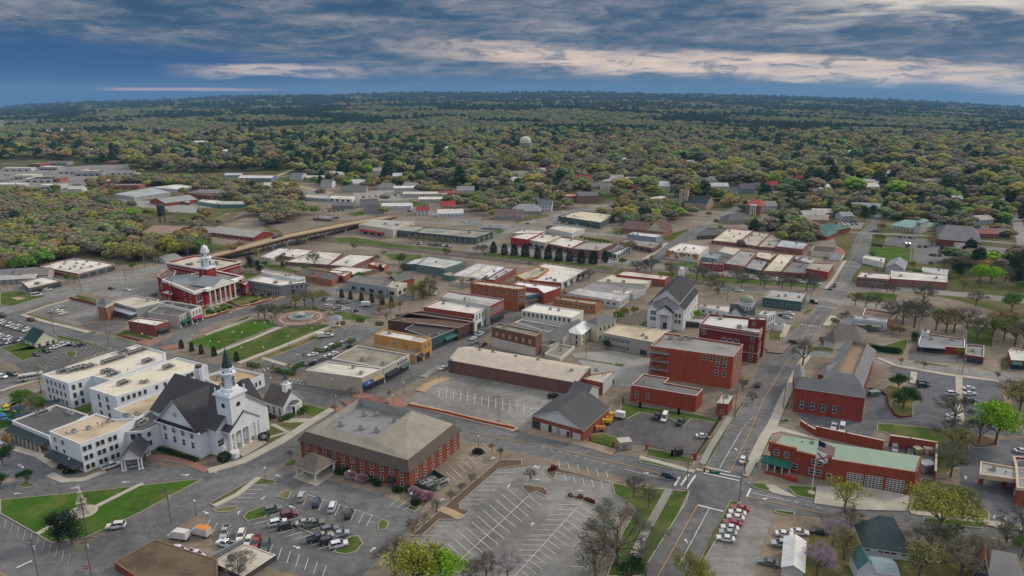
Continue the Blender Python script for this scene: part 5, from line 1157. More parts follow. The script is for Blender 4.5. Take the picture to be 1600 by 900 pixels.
m = MB(); m.box(*cp, s.H + 3,2.3,2.3,3.2, math.atan2(e.y, e.x)); m.box(*cp, s.H + 6.2,2.7,2.7,.3, math.atan2(e.y, e.x)); m.cyl(*cp, s.H + 6.4, s.H + 8.2,1.0,.9,8); m.build('cupola', painted((.7,.7,.7)), s.root)
m = MB(); m.lathe(*cp,[(1.2, s.H + 8.2),(.6, s.H + 9.2),(.05, s.H + 10.6)],8); m.build('cupola_cap', plain((.06,.07,.08)), s.root)
m = MB(); m.cyl(*mid,3.9,4.5,2.3,2.3,16); m.cyl(*mid,4.5,5.2,2.3,.6,16, mi=1); m.build('porch_roof',[painted((.7,.7,.7)), shingle((.1,.09,.08))], s.root)
for k in range(4):
 a_ = math.atan2(nr.y, nr.x) + (k - 1.5) * .62; m = MB(); m.cyl(0,0,.2,3.9,.2,.18,8); m.build('column', painted((.7,.7,.7)), s.root,(mid.x + 2 * math.cos(a_), mid.y + 2 * math.sin(a_),0))
# --- brick office with mansard hip roof
H0 = 6.6
lf, fr, rt = [Vector(W(*p, H0)) for p in ((463.5,687),(640,738),(733,674))]
e = (fr - lf).normalized(); n = Vector((-e.y, e.x)); k_ = (rt - fr).dot(n); bk = lf + n * k_; rt = fr + n * k_
s = Bld('brick_office', 'red brick two storey office with brown mansard and sunken flat roof', [tuple(lf), tuple(fr), tuple(rt), tuple(bk)], H0, 'office')
m = MB(); P_ = inset(s.L,.7); vs = [(x, y,-.3) for x, y in P_] + [(x, y, H0) for x, y in P_]; m.add(vs,[(i,(i + 1) % 4,4 + (i + 1) % 4,4 + i) for i in range(4)] + [(4,5,6,7)]); m.build('wall', brick(RED), s.root)
lo = [(x, y) for x, y in s.L]; up_ = inset(s.L,2.0); H1 = 9.0
m = MB(); vs = [(x, y, H0 - .25) for x, y in lo] + [(x, y, H1) for x, y in up_]; m.add(vs,[(i,(i + 1) % 4,4 + (i + 1) % 4,4 + i) for i in range(4)]); m.add([(x, y, H0 - .25) for x, y in lo][::-1],[(0,1,2,3)]); m.build('mansard', shingle((.085,.068,.055)), s.root)
el, L_, wl = None,(fr - lf).length, k_
def loc2(u, v, z): p = lf + e * u + n * v; return (p.x - s.c[0], p.y - s.c[1], z)
u0, u1, v0, v1 = 4.5, L_ * .60,5.5, wl - 3.5; T = [(x, y, H1) for x, y in up_]; Rm = [loc2(u0, v0, H1 + 1.4), loc2(u1, v0, H1 + 1.6), loc2(u1, v1, H1 + 2.2), loc2(u0, v1, H1 + 2.2)]; ap = loc2(L_ * .74, wl * .5, H1 + 3.6)
m = MB(); m.add(T + Rm + [ap],[(0,1,8,5,4),(1,2,8),(2,3,7,6,8),(3,0,4,7),(5,8,6)]); 
m.build('roof', shingle((.30, .27, .22), 1.6), s.root)
m = MB()
for i in range(4):
 p, q = Rm[i], Rm[(i + 1) % 4]; m.add([p, q,(q[0], q[1], H1 - .9),(p[0], p[1], H1 - .9)],[(0,1,2,3),(3,2,1,0)])
m.build('parapet', painted((.62, .61, .58)), s.root)
m = MB(); m.add([(p[0], p[1], H1 - .6) for p in Rm],[(0,1,2,3)]); m.build('flat_roof', membrane((.22,.22,.22),.5,.3), s.root)
for f, g in ((.2,.25),(.55,.3),(.8,.35),(.45,.8),(.85,.75),(.3,.7)): p = loc2(u0 + (u1 - u0) * f, v0 + (v1 - v0) * g, H1 - .3); put('air_conditioner', unit_mesh(1), s.root, p,.5)
m = MB(); m.tube(loc2(u1, v0, H1 + 1.4), ap, .12); m.build('ridge_cap', plain((.3, .27, .22)), s.root)
s.P = [tuple(Vector(p) + Vector(s.c)) for p in P_]; s.L = P_
s.openings([(0,'w',11,2,1.1,1.7,.02,.98,.2,6.2),(1,'w',6,2,1.1,1.7,.05,.98,.2,6.2),(0,'o',1,1,1.6,2.2,.83,.87)]); s.awning(0,.82,.88,2.9,1.5, plain((.02,.02,.02)))
c_ = gable('drop_off_canopy','brown hip roofed drop-off canopy on white posts beside the brick office', K(1,2,700,832,860,892,1010,795),4.2,(.5,.48,.44),(.12,.10,.085),0,2.6,.4, hip=.3, cat='canopy')
for ch in [c for c in c_.root.children if c.name.startswith('wall')]:
 for v in ch.data.vertices:
  if v.co.z < 0: v.co.z = 3.7
for pt in c_.L: m = MB(); m.box(0,0,0,.6,.6,3.8); m.build('post', painted((.62,.6,.56)), c_.root,(*(Vector(pt) * .92),0),.3)
m = MB(); m.prism(inset(c_.L, -.6), 0, .28, 0); m.build('kerbed_base', CONC, c_.root)
# --- shops along the main shopping street, left side
flat('corner_restaurant','beige corner building with chalky ribbed roof and blue awning at the crossing', K(1,1,785,790,960,722,1395,775,1225,850),(3,122),(.40,.36,.30),(.60,.57,.50), par=.5, cap=CW, wins=[(2,'s',3,1,4,2.6)], aw=[(2,.58,.98,4.2,1.6,(.02,.07,.2)),(2,.05,.52,4.2,1.,(.3,.24,.12))], stain=.7, spots=.5)
flat('brown_roof_shop','beige shop row with grey and brown patched roof behind the corner restaurant', K(1,1,990,700,1195,598,1600,668,1395,775),(3,120),(.38,.37,.34),(.28,.255,.20), par=.7, cap=CW, wins=[(2,'s',4,1,3.6,2.6),(2,'d',4,1,1,1.2,.1,.5,4.2,6)], aw=[(2,.05,.4,3.9,1.4,(.06,.10,.09)),(2,.5,.95,3.9,1.6,(.02,.02,.03))], units=3, stain=.7, spots=.6)
flat('small_orange_shop','small tan shop with grey roof left of the yellow fronted shop', K(1,1,1310,590,1330,572,1600,600,1700,640,1650,672),(4,70),(.45,.28,.12),(.30,.30,.29), par=.5, wins=[(3,'s',1,1,4,2.4)], aw=[(3,.1,.9,3.6,1.6,(.03,.04,.05))])
flat('yellow_shop','two storey shop with mustard yellow front and orange side wall', K(1,1,1322,508,1400,470,1772,540,1698,578),(3,140),(.48,.25,.08),(.58,.56,.52), wins=[(2,'d',2,1,.9,1.8,.1,.9,4.5,7.5),(2,'s',1,1,3,2.6),(3,'d',2,1,.8,1.3,.2,.7,4,7)], cap=(.5,.3,.1))
flat('teal_shop','dark teal fronted shop block with stepped black roof', K(2,1,-40,470,60,418,378,460,178,545),(3,95),(.04,.085,.09),(.075,.065,.06), cap=(.35,.36,.36), wins=[(2,'s',3,1,4,2.6)], aw=[(2,.1,.55,3.8,1.5,(.02,.12,.09))], stain=.6)
flat('brown_shop_row','long dark brown brick shop row with stepped rust coloured roofs', K(2,1,-170,400,0,345,500,412,380,462),(2,98),(.10,.05,.04),(.12,.075,.06), cap=(.3,.26,.24), wins=[(2,'s',2,1,3,2.6)], stain=.6)
flat('ledge_shop','narrow brown brick shop with pale parapet lines left of the white brick front', K(2,1,-110,362,90,328,506,392,498,415,0,345),(3,105),(.13,.07,.055),(.13,.085,.07), par=.9, cap=(.45,.44,.42), wins=[], stain=.5)
s = flat('white_front_store','two storey store, red side wall and white arcaded front on the shopping street', K(2,1,107,295,232,238,628,280,506,352),(3,138),(.28,.07,.045),(.60,.57,.52), cap=CW, wins=[(2,'w',5,1,1.1,2.6,.05,.95,4.6,9),(2,'s',2,1,4,3)], at=[(1, p) for p in K(2,1,265,275,455,298)], stain=.35)
a, b, e, nr, L = s.edge(2); m = MB(); m.add([(*(a + nr * .04),-.1),(*(b + nr * .04),-.1),(*(b + nr * .04), s.H),(*(a + nr * .04), s.H)],[(0,1,2,3),(3,2,1,0)]); 
m = MB(); rzz = math.atan2(nr.y, nr.x) + math.pi / 2; m.box(0,0,0, L,.1, s.H + .3); o = m.build('facade', painted((.58,.60,.60)), s.root,(*((a + b) / 2 + nr * -.02),0), rzz)
s = flat('arched_brick_store','tall red brick store with arched windows and dark awning on the corner', K(2,1,235,215,300,172,738,236,628,290),(2,150),(.28,.065,.045),(.42,.42,.40), cap=(.4,.42,.42), wins=[(2,'a',5,1,1.3,3,.05,.95,4.6,10),(2,'s',3,1,3.6,3)], aw=[(2,.0,1,4.4,2.,(.02,.03,.03))])
a, b, e, nr, L = s.edge(3); rzz = math.atan2(nr.y, nr.x) + math.pi / 2; m = MB(); m.box(0,0,0, L,.1, s.H - .1); m.build('side_render', painted((.45,.44,.40)), s.root,(*((a + b) / 2 + nr * -.02),0), rzz)
s = flat('orange_hotel','three storey orange brick hotel with paired windows and pilasters', K(2,1,483,112,530,88,908,132,905,152,842,160),(4,175), ORB,(.50,.46,.38), par=.8, wins=[(4,'w',10,1,1.1,2.2,.03,.98,8.2,12.5),(4,'w',10,1,1.1,2.2,.03,.98,4.4,8.2),(3,'a',2,2,1.2,2.4,.1,.9,4.4,12.5),(3,'s',1,1,3.5,3)], bands=[(-.9,.5,.35,(.36,.13,.06)),(4.0,.4,.2,(.3,.1,.05)),(8.4,.3,.15,(.4,.16,.08))])
a, b, e, nr, L = s.edge(4)
for k in range(7): p = a.lerp(b, k / 6); m = MB(); m.box(0,0,0,.8,.5, s.H + .3); m.build('pilaster', brick(ORB), s.root,(*(p + nr * .1),0), math.atan2(e.y, e.x))
flat('blue_awning_store','white two storey store with dark blue awning right of the orange hotel', K(2,1,905,152,940,130,1012,158,1010,195,905,210),(3,55),(.50,.50,.48), TR, cap=CW, wins=[(3,'d',4,1,1.2,2,.05,.95,4.5,8)], aw=[(3,0,1,4.2,2.,(.02,.06,.12))])
flat('white_roof_store','low store with bright white roof and red brick end behind the orange hotel', K(2,1,800,130,850,95,1180,140,1140,160,1050,190,1000,150),6.5,(.25,.06,.045),(.72,.71,.68), units=3, cap=CW)
flat('orange_end_store','two storey store with orange brick left end and broad pale roofs', K(2,1,822,48,960,-5,1000,-20,1090,0,1000,60,900,85),(0,62),(.40,.16,.05),(.42,.38,.30), units=2)
s = flat('long_white_store','long two storey white painted store with a row of tall windows', K(2,1,900,82,1000,-20,1060,-48,1388,2,1185,108),(4,55),(.28,.08,.05),(.60,.57,.51), cap=CW, wins=[(3,'d',9,1,1.2,3,.05,.95,4.4,9.5),(3,'s',4,1,3.5,3)], units=7)
a, b, e, nr, L = s.edge(3); rzz = math.atan2(nr.y, nr.x) + math.pi / 2; m = MB(); m.box(0,0,0, L,.1, s.H - .1); m.build('facade', painted((.46,.47,.48)), s.root,(*((a + b) / 2 + nr * -.02),0), rzz)
s.awning(3,.0,.4,4.2,2.6, plain((.03,.035,.035)),.2)
flat('white_hall','white two storey block with eleven windows in one row and a clean roof', K(2,1,873,325,985,273,1360,325,1270,382),(3,75),(.55,.55,.52),(.68,.65,.58), cap=CW, wins=[(3,'d',11,1,1.0,2.2,.02,.98,3.0,6.6)], at=[(1, p) for p in K(2,1,1100,320,1165,330)], stain=.3)
flat('grey_low_shop','low shop with grey flat roof below the white eleven window block', K(2,1,820,415,872,395,1190,452,1090,492),5.6,(.5,.49,.45),(.13,.125,.12), cap=CW)
s = flat('ghost_sign_shop','brown brick building with boarded orange windows and white lower side wall', K(2,1,640,450,692,424,1032,492,985,528),(0,155),(.17,.085,.065),(.22,.20,.15), wins=[(3,'b',6,1,.9,1.9,.05,.95,5.0,8.0)], cap=(.3,.28,.22))
a, b, e, nr, L = s.edge(3); m = MB(); m.box(0,0,0, L - .1,.14, s.H * .46); m.build('whitewashed_lower_wall', painted((.46,.44,.40)), s.root,(*((a + b) / 2),0), math.atan2(nr.y, nr.x) + math.pi / 2)
flat('white_side_wall_block','low white walled yard building below the boarded brick building', K(2,1,638,530,1000,560,1190,545,1095,602),(3,62),(.42,.40,.36),(.16,.14,.13), units=2)
gable('slate_gable_shop','small dark grey gabled shop between the white block and cream building', K(2,1,1090,500,1200,530,1310,440),5.2,(.45,.44,.40),(.10,.10,.11),1,3,.3)
ch1 = gable('cream_hall','cream two storey building with white metal hip roof and darker rear wing', K(2,1,1212,490,1342,512,1468,440),(0,90),(.50,.48,.36),(.60,.62,.62),1,1.8,.5, hip=.2, wins=[(0,'d',2,2,1,1.8),(1,'d',4,2,1,1.6)])
ch2 = gable('cream_hall_rear','cream rear wing with dark worn hip roof', K(2,1,1380,412,1468,440,1542,372),(2,125),(.50,.48,.36),(.13,.13,.135),1,2.4,.4, hip=.25, wins=[(1,'d',4,2,1,1.6)])
adopt(ch1, ch2)
flat('small_orange_block','low orange brick block with dark parapet beside the white eleven window block', K(2,1,1120,232,1170,205,1500,245,1450,280),(3,72),(.34,.14,.05),(.30,.27,.22), par=1.2, cap=(.04,.04,.045), wins=[(3,'d',8,1,1.1,1.8,.03,.97,2,5.4),(2,'d',2,1,1,1.8)])
s = flat('flat_canopy_shop','small building with thick white parapet and open porch beside the warehouse', K(2,1,1055,660,1160,585,1290,602,1178,700),(3,30),(.48,.46,.41),(.25,.235,.20), par=1.0, cap=CW)
# warehouse
lw = s = gable('long_warehouse','very long warehouse with low beige gable roof and brown brick wall',[K(2,1,305,712)[0], K(2,2,1305,190)[0], K(2,2,1600,100)[0]],(0,98),(.16,.085,.07),(.44,.38,.31),0,2.2,.2, cat='warehouse', gcol=(.5,.5,.5))
for k, pt in enumerate(K(2,1,545,640,650,655,828,690,1002,718,1265,800,1455,797,400,645)[:6]):
 x, y = W(*pt, s.H + 1.6); put('roof_vent', unit_mesh(1), s.root, (*s.loc(x, y), s.H + 1.3), .3)
w2 = flat('warehouse_end','white and red end section of the long warehouse', K(2,2,1335,155,1430,125,1602,100,1512,192),(3,95), RED,(.46,.41,.34), par=.2, wins=[(2,'k',1,1,2,2.2,.0,.2)])
a, b, e, nr, L = w2.edge(2); m = MB(); m.box(0,0,0, L,.1, w2.H + .05); m.build('side_panel', painted((.46,.47,.48)), w2.root,(*((a + b) / 2),0), math.atan2(nr.y, nr.x) + math.pi / 2)
w3 = flat('warehouse_front','dark parapet front of the long warehouse on the shopping street', K(2,1,300,695,430,600,535,570,560,600,320,712),(0,105),(.10,.09,.10),(.3,.27,.23), par=1.)
adopt(lw, w2, w3)
gs_ = s = gable('gabled_shop','red brick shop with white gable front and large dark charcoal roof', K(2,2,1555,385,1355,562,935,468),(1,92), RED,(.06,.062,.066),0,4.4,.4, gcol=(.55,.56,.56), wins=[(1,'r',3,1,4.6,2.7,.3,.8),(1,'o',1,1,1.2,2.4,.26,.3),(1,'s',1,1,3,2.6,.82,.98),(1,'r',1,1,3,2.5,.03,.2)])
w4 = gable('rear_gable_shed','long rear roof with white gable end behind the charcoal roofed shop', K(2,2,1240,262,1380,300,1425,215),5.6,(.45,.46,.47),(.07,.072,.075),0,2.6,.3)
adopt(gs_, w4)
# --- orange and dark brick blocks
s = flat('orange_brick_block','four storey orange red brick block with grey roof and outside fire stairs', K(3,1,285,602,392,498,1008,590,930,688),(3,252),(.30,.068,.035),(.25,.245,.235), par=.7, cap=(.42,.36,.32), wins=[(3,'w',4,1,1.2,2.2,.05,.38,12.0,15),(3,'w',2,1,1.2,2.2,.05,.22,8,11.5),(3,'w',2,1,1.2,2.2,.05,.22,4,8),(2,'w',5,4,.9,1.9,.04,.96,.5,15.4),(3,'w',1,3,1.,2,.94,.99,2,14)], at=[(0, p) for p in K(3,1,440,548,525,552,590,550)], stain=.6)
m = MB(); a, b, e, nr, L = s.edge(3); a, b, e = b, a,-e
for f in range(3):
 z = 4 + f * 3.6; p = a + e * 1 + nr * 1.0; m.box(*(p + e * 3), z,7.5,1.6,.12, math.atan2(e.y, e.x)); m.tube((*(p + e * 0), z),(*(p + e * 6), z + 3.6 if f < 2 else z + 2),.12); m.tube((*(p + e * 0 + nr * .7), z + 1),(*(p + e * 6.5 + nr * .7), z + 1),.05)
 for k in range(4): m.tube((*(p + e * (k * 2) + nr * .7), z),(*(p + e * (k * 2) + nr * .7), z + 1),.05)
for k in (0,6.6): m.tube((*(a + e * (1 + k) + nr * 1.7),0),(*(a + e * (1 + k) + nr * 1.7),12.2),.08)
m.build('fire_escape', plain((.20, .20, .20), .6), s.root)
db = s = flat('dark_brick_block','dark red brick corner block with arched windows and stained white roof', K(3,1,668,428,742,350,1200,392,1132,500),(3,240),(.15,.03,.026),(.55,.54,.52), par=1.0, cap=(.42,.36,.32), wins=[(3,'a',3,1,2.0,3.2,.30,.62,5,10.5),(3,'w',1,3,1.4,2.2,.04,.16,0,13),(3,'w',1,1,1.6,2.2,.88,.97,8,13),(2,'w',5,3,1.3,2.2,.06,.94,.5,13.2)], bands=[(-2.0,.5,.25,(.36,.28,.24)),(-.9,.4,.15,(.36,.28,.24)),(4.2,.35,.12,(.36,.28,.24))], units=3, stain=.75, spots=.6)
db2 = flat('rooftop_penthouse','small dark red penthouse standing on the dark brick block roof', K(3,1,1047,392,1060,372,1192,380,1182,402), s.H + 3.2,(.17,.03,.026),(.5,.48,.46), par=.3, wins=[(3,'w',1,1,1.2,1.4,.5,.8, s.H, s.H + 3)], cat='penthouse')
adopt(db, db2)
flat('tan_office','low tan office with rows of window bands and ivy beside the church', K(3,1,-85,500,20,432,430,478,300,572),(3,115),(.33,.31,.27),(.50,.42,.31), par=.3, cap=(.55,.5,.4), wins=[(3,'v',7,2,1.6,1.6,.45,.98),(3,'s',1,1,3,2.2,.05,.3)], stain=.6, spots=.5)
flat('low_brick_building','low red brick building with grey roof and two windows beside the police yard', K(3,2,130,207,225,120,430,152,395,188,692,240,640,292),(5,125),(.27,.055,.035),(.15,.145,.14), par=.5, cap=(.5,.42,.38), wins=[(5,'w',1,1,1,2,.86,.94),(5,'w',1,1,1,2,.68,.78)], units=1, ut=(2,))
flat('gate_house','tiny brick hut with white roof beside the iron fence', K(3,2,800,348,850,282,928,292,890,355),(3,90),(.24,.05,.04),(.55,.54,.52), par=.2, cap=(.5,.5,.5), wins=[(3,'o',1,1,1,2,.4,.6)])
# --- columned church
s = gable('white_church','tall white church with columned portico, black roof and small rooftop belfry', K(3,1,262,282,545,318,716,182),(0,165),(.62,.63,.65),(.028,.03,.034),1,5.5,.6, wins=[(0,'w',1,2,1.1,1.8,.08,.16,3,9),(0,'w',1,2,1.1,1.8,.16,.24,3,9),(0,'w',1,2,1.1,1.8,.76,.84,3,9),(0,'w',1,2,1.1,1.8,.86,.93,3,9),(1,'w',5,2,1.2,1.6,.05,.9,2,10),(0,'o',1,1,2,3,.46,.54)], cat='church')
a, b, e, nr, L = s.edge(0); D_ = (Vector(s.L[2]) - b).length
q = [a.lerp(b,.14), a.lerp(b,.86), a.lerp(b,.86) - nr * D_, a.lerp(b,.14) - nr * D_]
s.gableroof(1, s.H + 3.2,5.6,.5, shingle((.03,.032,.036)), painted((.62,.63,.65)), P=[tuple(v) for v in q], z0=s.H - 1, name='upper_roof', wname='upper_wall')
q = [a.lerp(b,.28) + nr * 3, a.lerp(b,.72) + nr * 3, a.lerp(b,.72) - nr * 1, a.lerp(b,.28) - nr * 1]
s.gableroof(1, s.H - 1.8,2.6,.4, shingle((.03,.032,.036)), painted((.66,.67,.68)), P=[tuple(v) for v in q], z0=s.H - 3.2, name='portico_roof', wname='pediment')
for f in (.31,.37,.63,.69): m = MB(); m.cyl(0,0,.3, s.H - 3.1,.45,.38,10); m.box(0,0,0,1.2,1.2,.4); m.build('column', painted((.7,.7,.71)), s.root,(*(a.lerp(b, f) + nr * 2.5),0))
top = a.lerp(b,.5) - nr * D_ * .92; m = MB(); m.box(*top, s.H + 8,2.4,2.4,2.4,.3); m.lathe(*top,[(1.1, s.H + 10.4),(1.1, s.H + 11.6),(1.3, s.H + 11.7),(.8, s.H + 12.6),(.1, s.H + 13.2)],10); m.build('belfry', painted((.68,.69,.70)), s.root)
for k in range(3): p = b.lerp(Vector(s.L[2]),.25 + k * .25) - nr * 0; 
# --- domed church
dc = s = gable('domed_church','white church with grey green dome on a windowed drum and dark roofs', K(3,1,900,345,1090,365,1260,325),8.0,(.62,.63,.64),(.035,.045,.05),0,2.8,.4, cat='church', wins=[(1,'a',3,1,1.4,3.6,.1,.9)])
gx, gy = W(*K(3,1,1030,310)[0],9.5); lx, ly = s.loc(gx, gy); z_ = lambda yy: zfor(gy,420 + yy / 5)
m = MB(); m.cyl(lx, ly,7, z_(258),3.4,3.4,20); m.cyl(lx, ly, z_(258) - .1, z_(252),3.8,3.8,20); m.build('drum', painted((.66,.67,.68)), s.root)
zc, zd = z_(252), z_(203); m = MB(); m.lathe(lx, ly,[(3.6 * math.cos(t_), zc + (zd - zc) * math.sin(t_)) for t_ in np.linspace(0,1.5,8)],20); m.build('dome', plain((.20,.235,.17),.6,.2), s.root, smooth=True)
for k in range(14): a_ = 6.283 * k / 14; put('window', win_mesh('a', .7, 2.2), s.root, (lx + math.cos(a_) * 3.42, ly + math.sin(a_) * 3.42, zc - 4), a_ + math.pi / 2)
dc2 = gable('church_front_gable','front gabled part of the domed church with dark roof', K(3,1,895,350,1000,375,1110,350),7.5,(.62,.63,.64),(.035,.045,.05),1,3.4,.4)
dc3 = flat('church_annex','tall white walled annex at the right end of the domed church', K(3,1,1128,352,1160,328,1262,335,1200,362),(2,120),(.62,.64,.66),(.55,.52,.44), par=.5, cap=CW, wins=[(2,'a',3,2,1.1,2.4)])
adopt(dc, dc2, dc3)
flat('church_arcade','low white arcade linking the columned church and the brick block', K(3,1,540,400,590,386,700,398,665,412),(0,50),(.62,.63,.64),(.45,.44,.42), par=.2, cap=CW, wins=[(3,'s',4,1,2.6,2.6)])
flat('church_side_hall','long low white side hall behind the columned church', K(3,1,660,290,700,280,960,300,900,340),(0,55),(.62,.63,.64),(.5,.48,.44), par=.3, cap=CW, wins=[(3,'w',4,1,1.2,1.4)])
flat('white_planter_wall','small white walled enclosure beside the domed church lawn', K(3,1,1245,435,1262,425,1335,428,1325,445),3.,(.6,.61,.62), GRF, par=.6, cap=CW, cat='wall')
flat('teal_building','weathered teal sided building with patchy grey roof by the main road', K(3,1,1160,222,1230,158,1500,185,1462,258),(3,75),(.045,.10,.10),(.36,.35,.33), par=.4, cap=(.4,.4,.38), units=4, wins=[(3,'d',5,1,1.4,1.6),(2,'d',2,1,1.4,1.6)], stain=.6, spots=.7)
# --- right side
bh1 = s = gable('brick_hall_front','front red brick wing with grey hip roof and shuttered windows', KZ(1190,540,7.2,385,470,1165,582,1120,470),(1,195),(.25,.05,.035),(.115,.12,.125),0,2.6,.3, hip=.08, wins=[(0,'w',4,1,1.1,2.6,.04,.68,.5,6)])
for k in range(8): a, b, e, nr, L = s.edge(0); p = a.lerp(b,.04 + .16 * (k // 2 + .5)) + nr * .06 + e * (.95 if k % 2 else -.95); m = MB(); m.box(0,0,0,.5,.08,2.6); m.build('shutter', plain((.05,.07,.10)), s.root,(*p,1.95), math.atan2(e.y, e.x))
P_ = KZ(1190,540,7.2,690,395,1130,450,1275,50,950,-40); z8 = 8.2
G = [Vector(W(*p, z8)) for p in P_]; bh = s = Bld('brick_hall', 'large L shaped brick hall with grey mansard slopes round a brown flat roof', [tuple(g) for g in G], z8, 'hall')
m = MB(); q = s.L if s.ccw else s.L[::-1]; n_ = 4; m.add([(x, y,-.3) for x, y in q] + [(x, y, z8) for x, y in q],[(i,(i + 1) % 4,4 + (i + 1) % 4,4 + i) for i in range(4)]); m.build('wall', brick((.25,.05,.035)), s.root)
o_, i_ = inset(q,-.6), inset(q,3.2); m = MB(); m.add([(x, y, z8 - .2) for x, y in o_] + [(x, y, z8 + 2.8) for x, y in i_],[(i,(i + 1) % 4,4 + (i + 1) % 4,4 + i) for i in range(4)]); m.add([(x, y, z8 + 2.8) for x, y in i_] + [(x, y, z8 + 1.2) for x, y in i_],[(4 + i,4 + (i + 1) % 4,(i + 1) % 4, i)[::-1] for i in range(4)] + [(i,(i + 1) % 4,4 + (i + 1) % 4,4 + i) for i in range(4)],1); m.build('mansard',[shingle((.15,.155,.16)), painted((.45,.42,.36))], s.root)
m = MB(); m.prism(i_,0, z8 + 1.2,0, sides=False); m.build('flat_roof', membrane((.27,.19,.13),.6,.5), s.root)
bh2 = gable('brick_hall_wing','left grey mansard wing of the brick hall beside the road', KZ(1190,540,7.2,385,455,500,470,640,270),7.0,(.22,.05,.035),(.20,.205,.21),1,2.6,.3, hip=.15)
bh3 = gable('brick_hall_middle','middle grey roofed link of the brick hall', KZ(1190,540,7.2,640,300,730,330,860,190),8.0,(.22,.05,.035),(.19,.195,.20),1,2.6,.3, hip=.15)
adopt(bh, bh1, bh2, bh3)
gable('porch_house','low white house with wide brown grey hip roof and columned porch', K(4,1,40,540,120,565,340,580),4.2,(.55,.54,.50),(.12,.105,.095),1,4.0,.6, hip=.3)
gable('hip_roof_clinic','grey brown hip roofed clinic with white walls at the street corner', K(4,1,82,530,330,570,352,480),(0,50),(.55,.54,.52),(.125,.11,.10),0,4.2,.7, hip=.3, wins=[(0,'w',5,1,1.2,1.6)])
flat('white_front_office','white fronted low office with grey awning roof beside the clinic', K(4,1,190,375,230,358,535,395,525,412),(3,75),(.52,.53,.54),(.35,.36,.37), par=.3, cap=CW, wins=[(3,'w',4,1,1.6,1.5,.05,.5)], aw=[(3,.1,.75,3.6,3.4,(.16,.17,.18))])
flat('pink_flat_office','flat brown roofed pinkish brick office with pale rim', K(4,1,338,362,362,305,618,345,572,395),(3,50),(.30,.17,.13),(.20,.14,.10), par=.8, cap=CW)
s = flat('diner','flat roofed diner with white windowed front and plain red side wall', K(4,1,770,590,800,500,1140,545,1138,618,975,605),(3,55),(.25,.035,.03),(.20,.20,.21), par=.5, cap=CW, units=2, wins=[(4,'s',3,1,4,2.2,.03,.95)], aw=[(4,.0,1.,3.9,2.2,(.25,.27,.29))], stain=.5, spots=.6)
flat('small_rear_store','tiny white shed at the back of the diner roof', K(4,1,798,490,805,476,862,482,858,500),5, CW, WR, par=.2, cat='shed')
flat('brick_dentist','small red brick office with arched dark windows right of the diner', K(4,1,1140,668,1150,592,1290,598,1288,690),(3,60),(.20,.045,.04),(.24,.235,.22), par=.6, cap=(.4,.38,.36), wins=[(3,'s',2,1,3.2,2.4)], spots=.6)
flat('edge_brick_shop','red brick shop with white ribbed roof and green awning at the right edge', K(4,1,1478,640,1500,620,1660,640,1660,720,1500,712),(4,70),(.22,.05,.04),(.55,.55,.50), par=.4, cap=CW, wins=[(3,'s',3,1,3,2)], aw=[(3,.5,1,3.6,1.8,(.02,.10,.07))])
flat('pink_brick_shops','two storey pinkish brick shops with dark windows beside the main road', K(4,1,295,62,330,20,560,40,548,82),(0,75),(.20,.08,.07),(.55,.52,.48), par=.5, cap=(.5,.42,.38), wins=[(3,'d',6,2,1.8,1.7,.02,.98,1,8)], units=3)
flat('long_pink_store','long low pink brick store with one great white roof', K(4,1,560,75,562,10,1000,48,1002,105),(3,60), PNK,(.58,.56,.52), par=.4, cap=CW, wins=[(3,'d',5,1,2,1.2,.1,.9)], units=0)
flat('white_corner_porch','small white flat building behind the pink brick shops', K(4,0,340,660,360,645,515,665,505,700),4, CW, WR, par=.4, cap=CW)
gable('grey_gable_shed','blue grey gabled shed beside the square lawn', K(4,0,520,735,660,752,690,700),4.,(.4,.42,.44),(.20,.22,.24),1,3.,.3)
flat('fenced_store','white walled low store left of the dark trees', K(4,0,800,770,810,735,1010,755,1000,800),4.,(.5,.5,.5),(.42,.42,.42), par=.3, cap=CW)
gl = s = gable('green_roof_library','grey library with green metal roof and white arched windows', K(4,0,560,408,780,440,800,380),(0,32),(.40,.40,.37),(.16,.27,.24),0,3.,.5, hip=.1, wins=[(0,'a',7,1,1.2,2.,.1,.95)], cat='library')
gl2 = gable('library_turret','small green roofed square turret at the library end', K(4,0,758,385,800,390,822,368),9.5,(.42,.42,.40),(.16,.27,.24),0,2.2,.6, hip=.5, wins=[(0,'w',1,1,1.4,1.6,.1,.9,6,9)], cat='turret')
adopt(gl, gl2)
bl1 = gable('brick_library','large brick hall with grey peaked roof behind the parking lot', K(4,0,922,515,1262,545,1240,450),(1,52),(.22,.06,.045),(.11,.11,.12),0,7.,.5, hip=.2)
bl2 = gable('brick_library_front','lower brick front block with brown topped hip roof', K(4,0,1045,608,1240,628,1225,560),(0,40),(.22,.06,.045),(.16,.15,.15),0,3,.4, hip=.25)
adopt(bl1, bl2)
flat('small_red_depot','low dark building with tan roof left of the road at the far crossing', K(4,0,-60,340,0,320,90,328,50,362),(3,30),(.22,.08,.05),(.45,.40,.30), par=.3)
gl3 = gable('green_roof_lodge','low lodge with teal green hip roof beside the far road', K(4,0,-30,430,110,452,120,405),4.5,(.22,.07,.05),(.05,.13,.11),0,3.2,.6, hip=.3)
gl4 = gable('green_roof_lodge_porch','lower teal green porch roof of the lodge', K(4,0,-60,480,60,495,110,455),3.5,(.22,.07,.05),(.05,.13,.11),0,2.6,.5, hip=.3)
adopt(gl3, gl4)
flat('road_corner_store','long red brick store on the near corner of the main road', K(4,0,-100,745,-60,700,118,708,70,775),(3,62),(.26,.05,.04),(.34,.30,.25), par=.5, cap=(.5,.46,.42), wins=[(2,'d',3,1,1,1.4)])
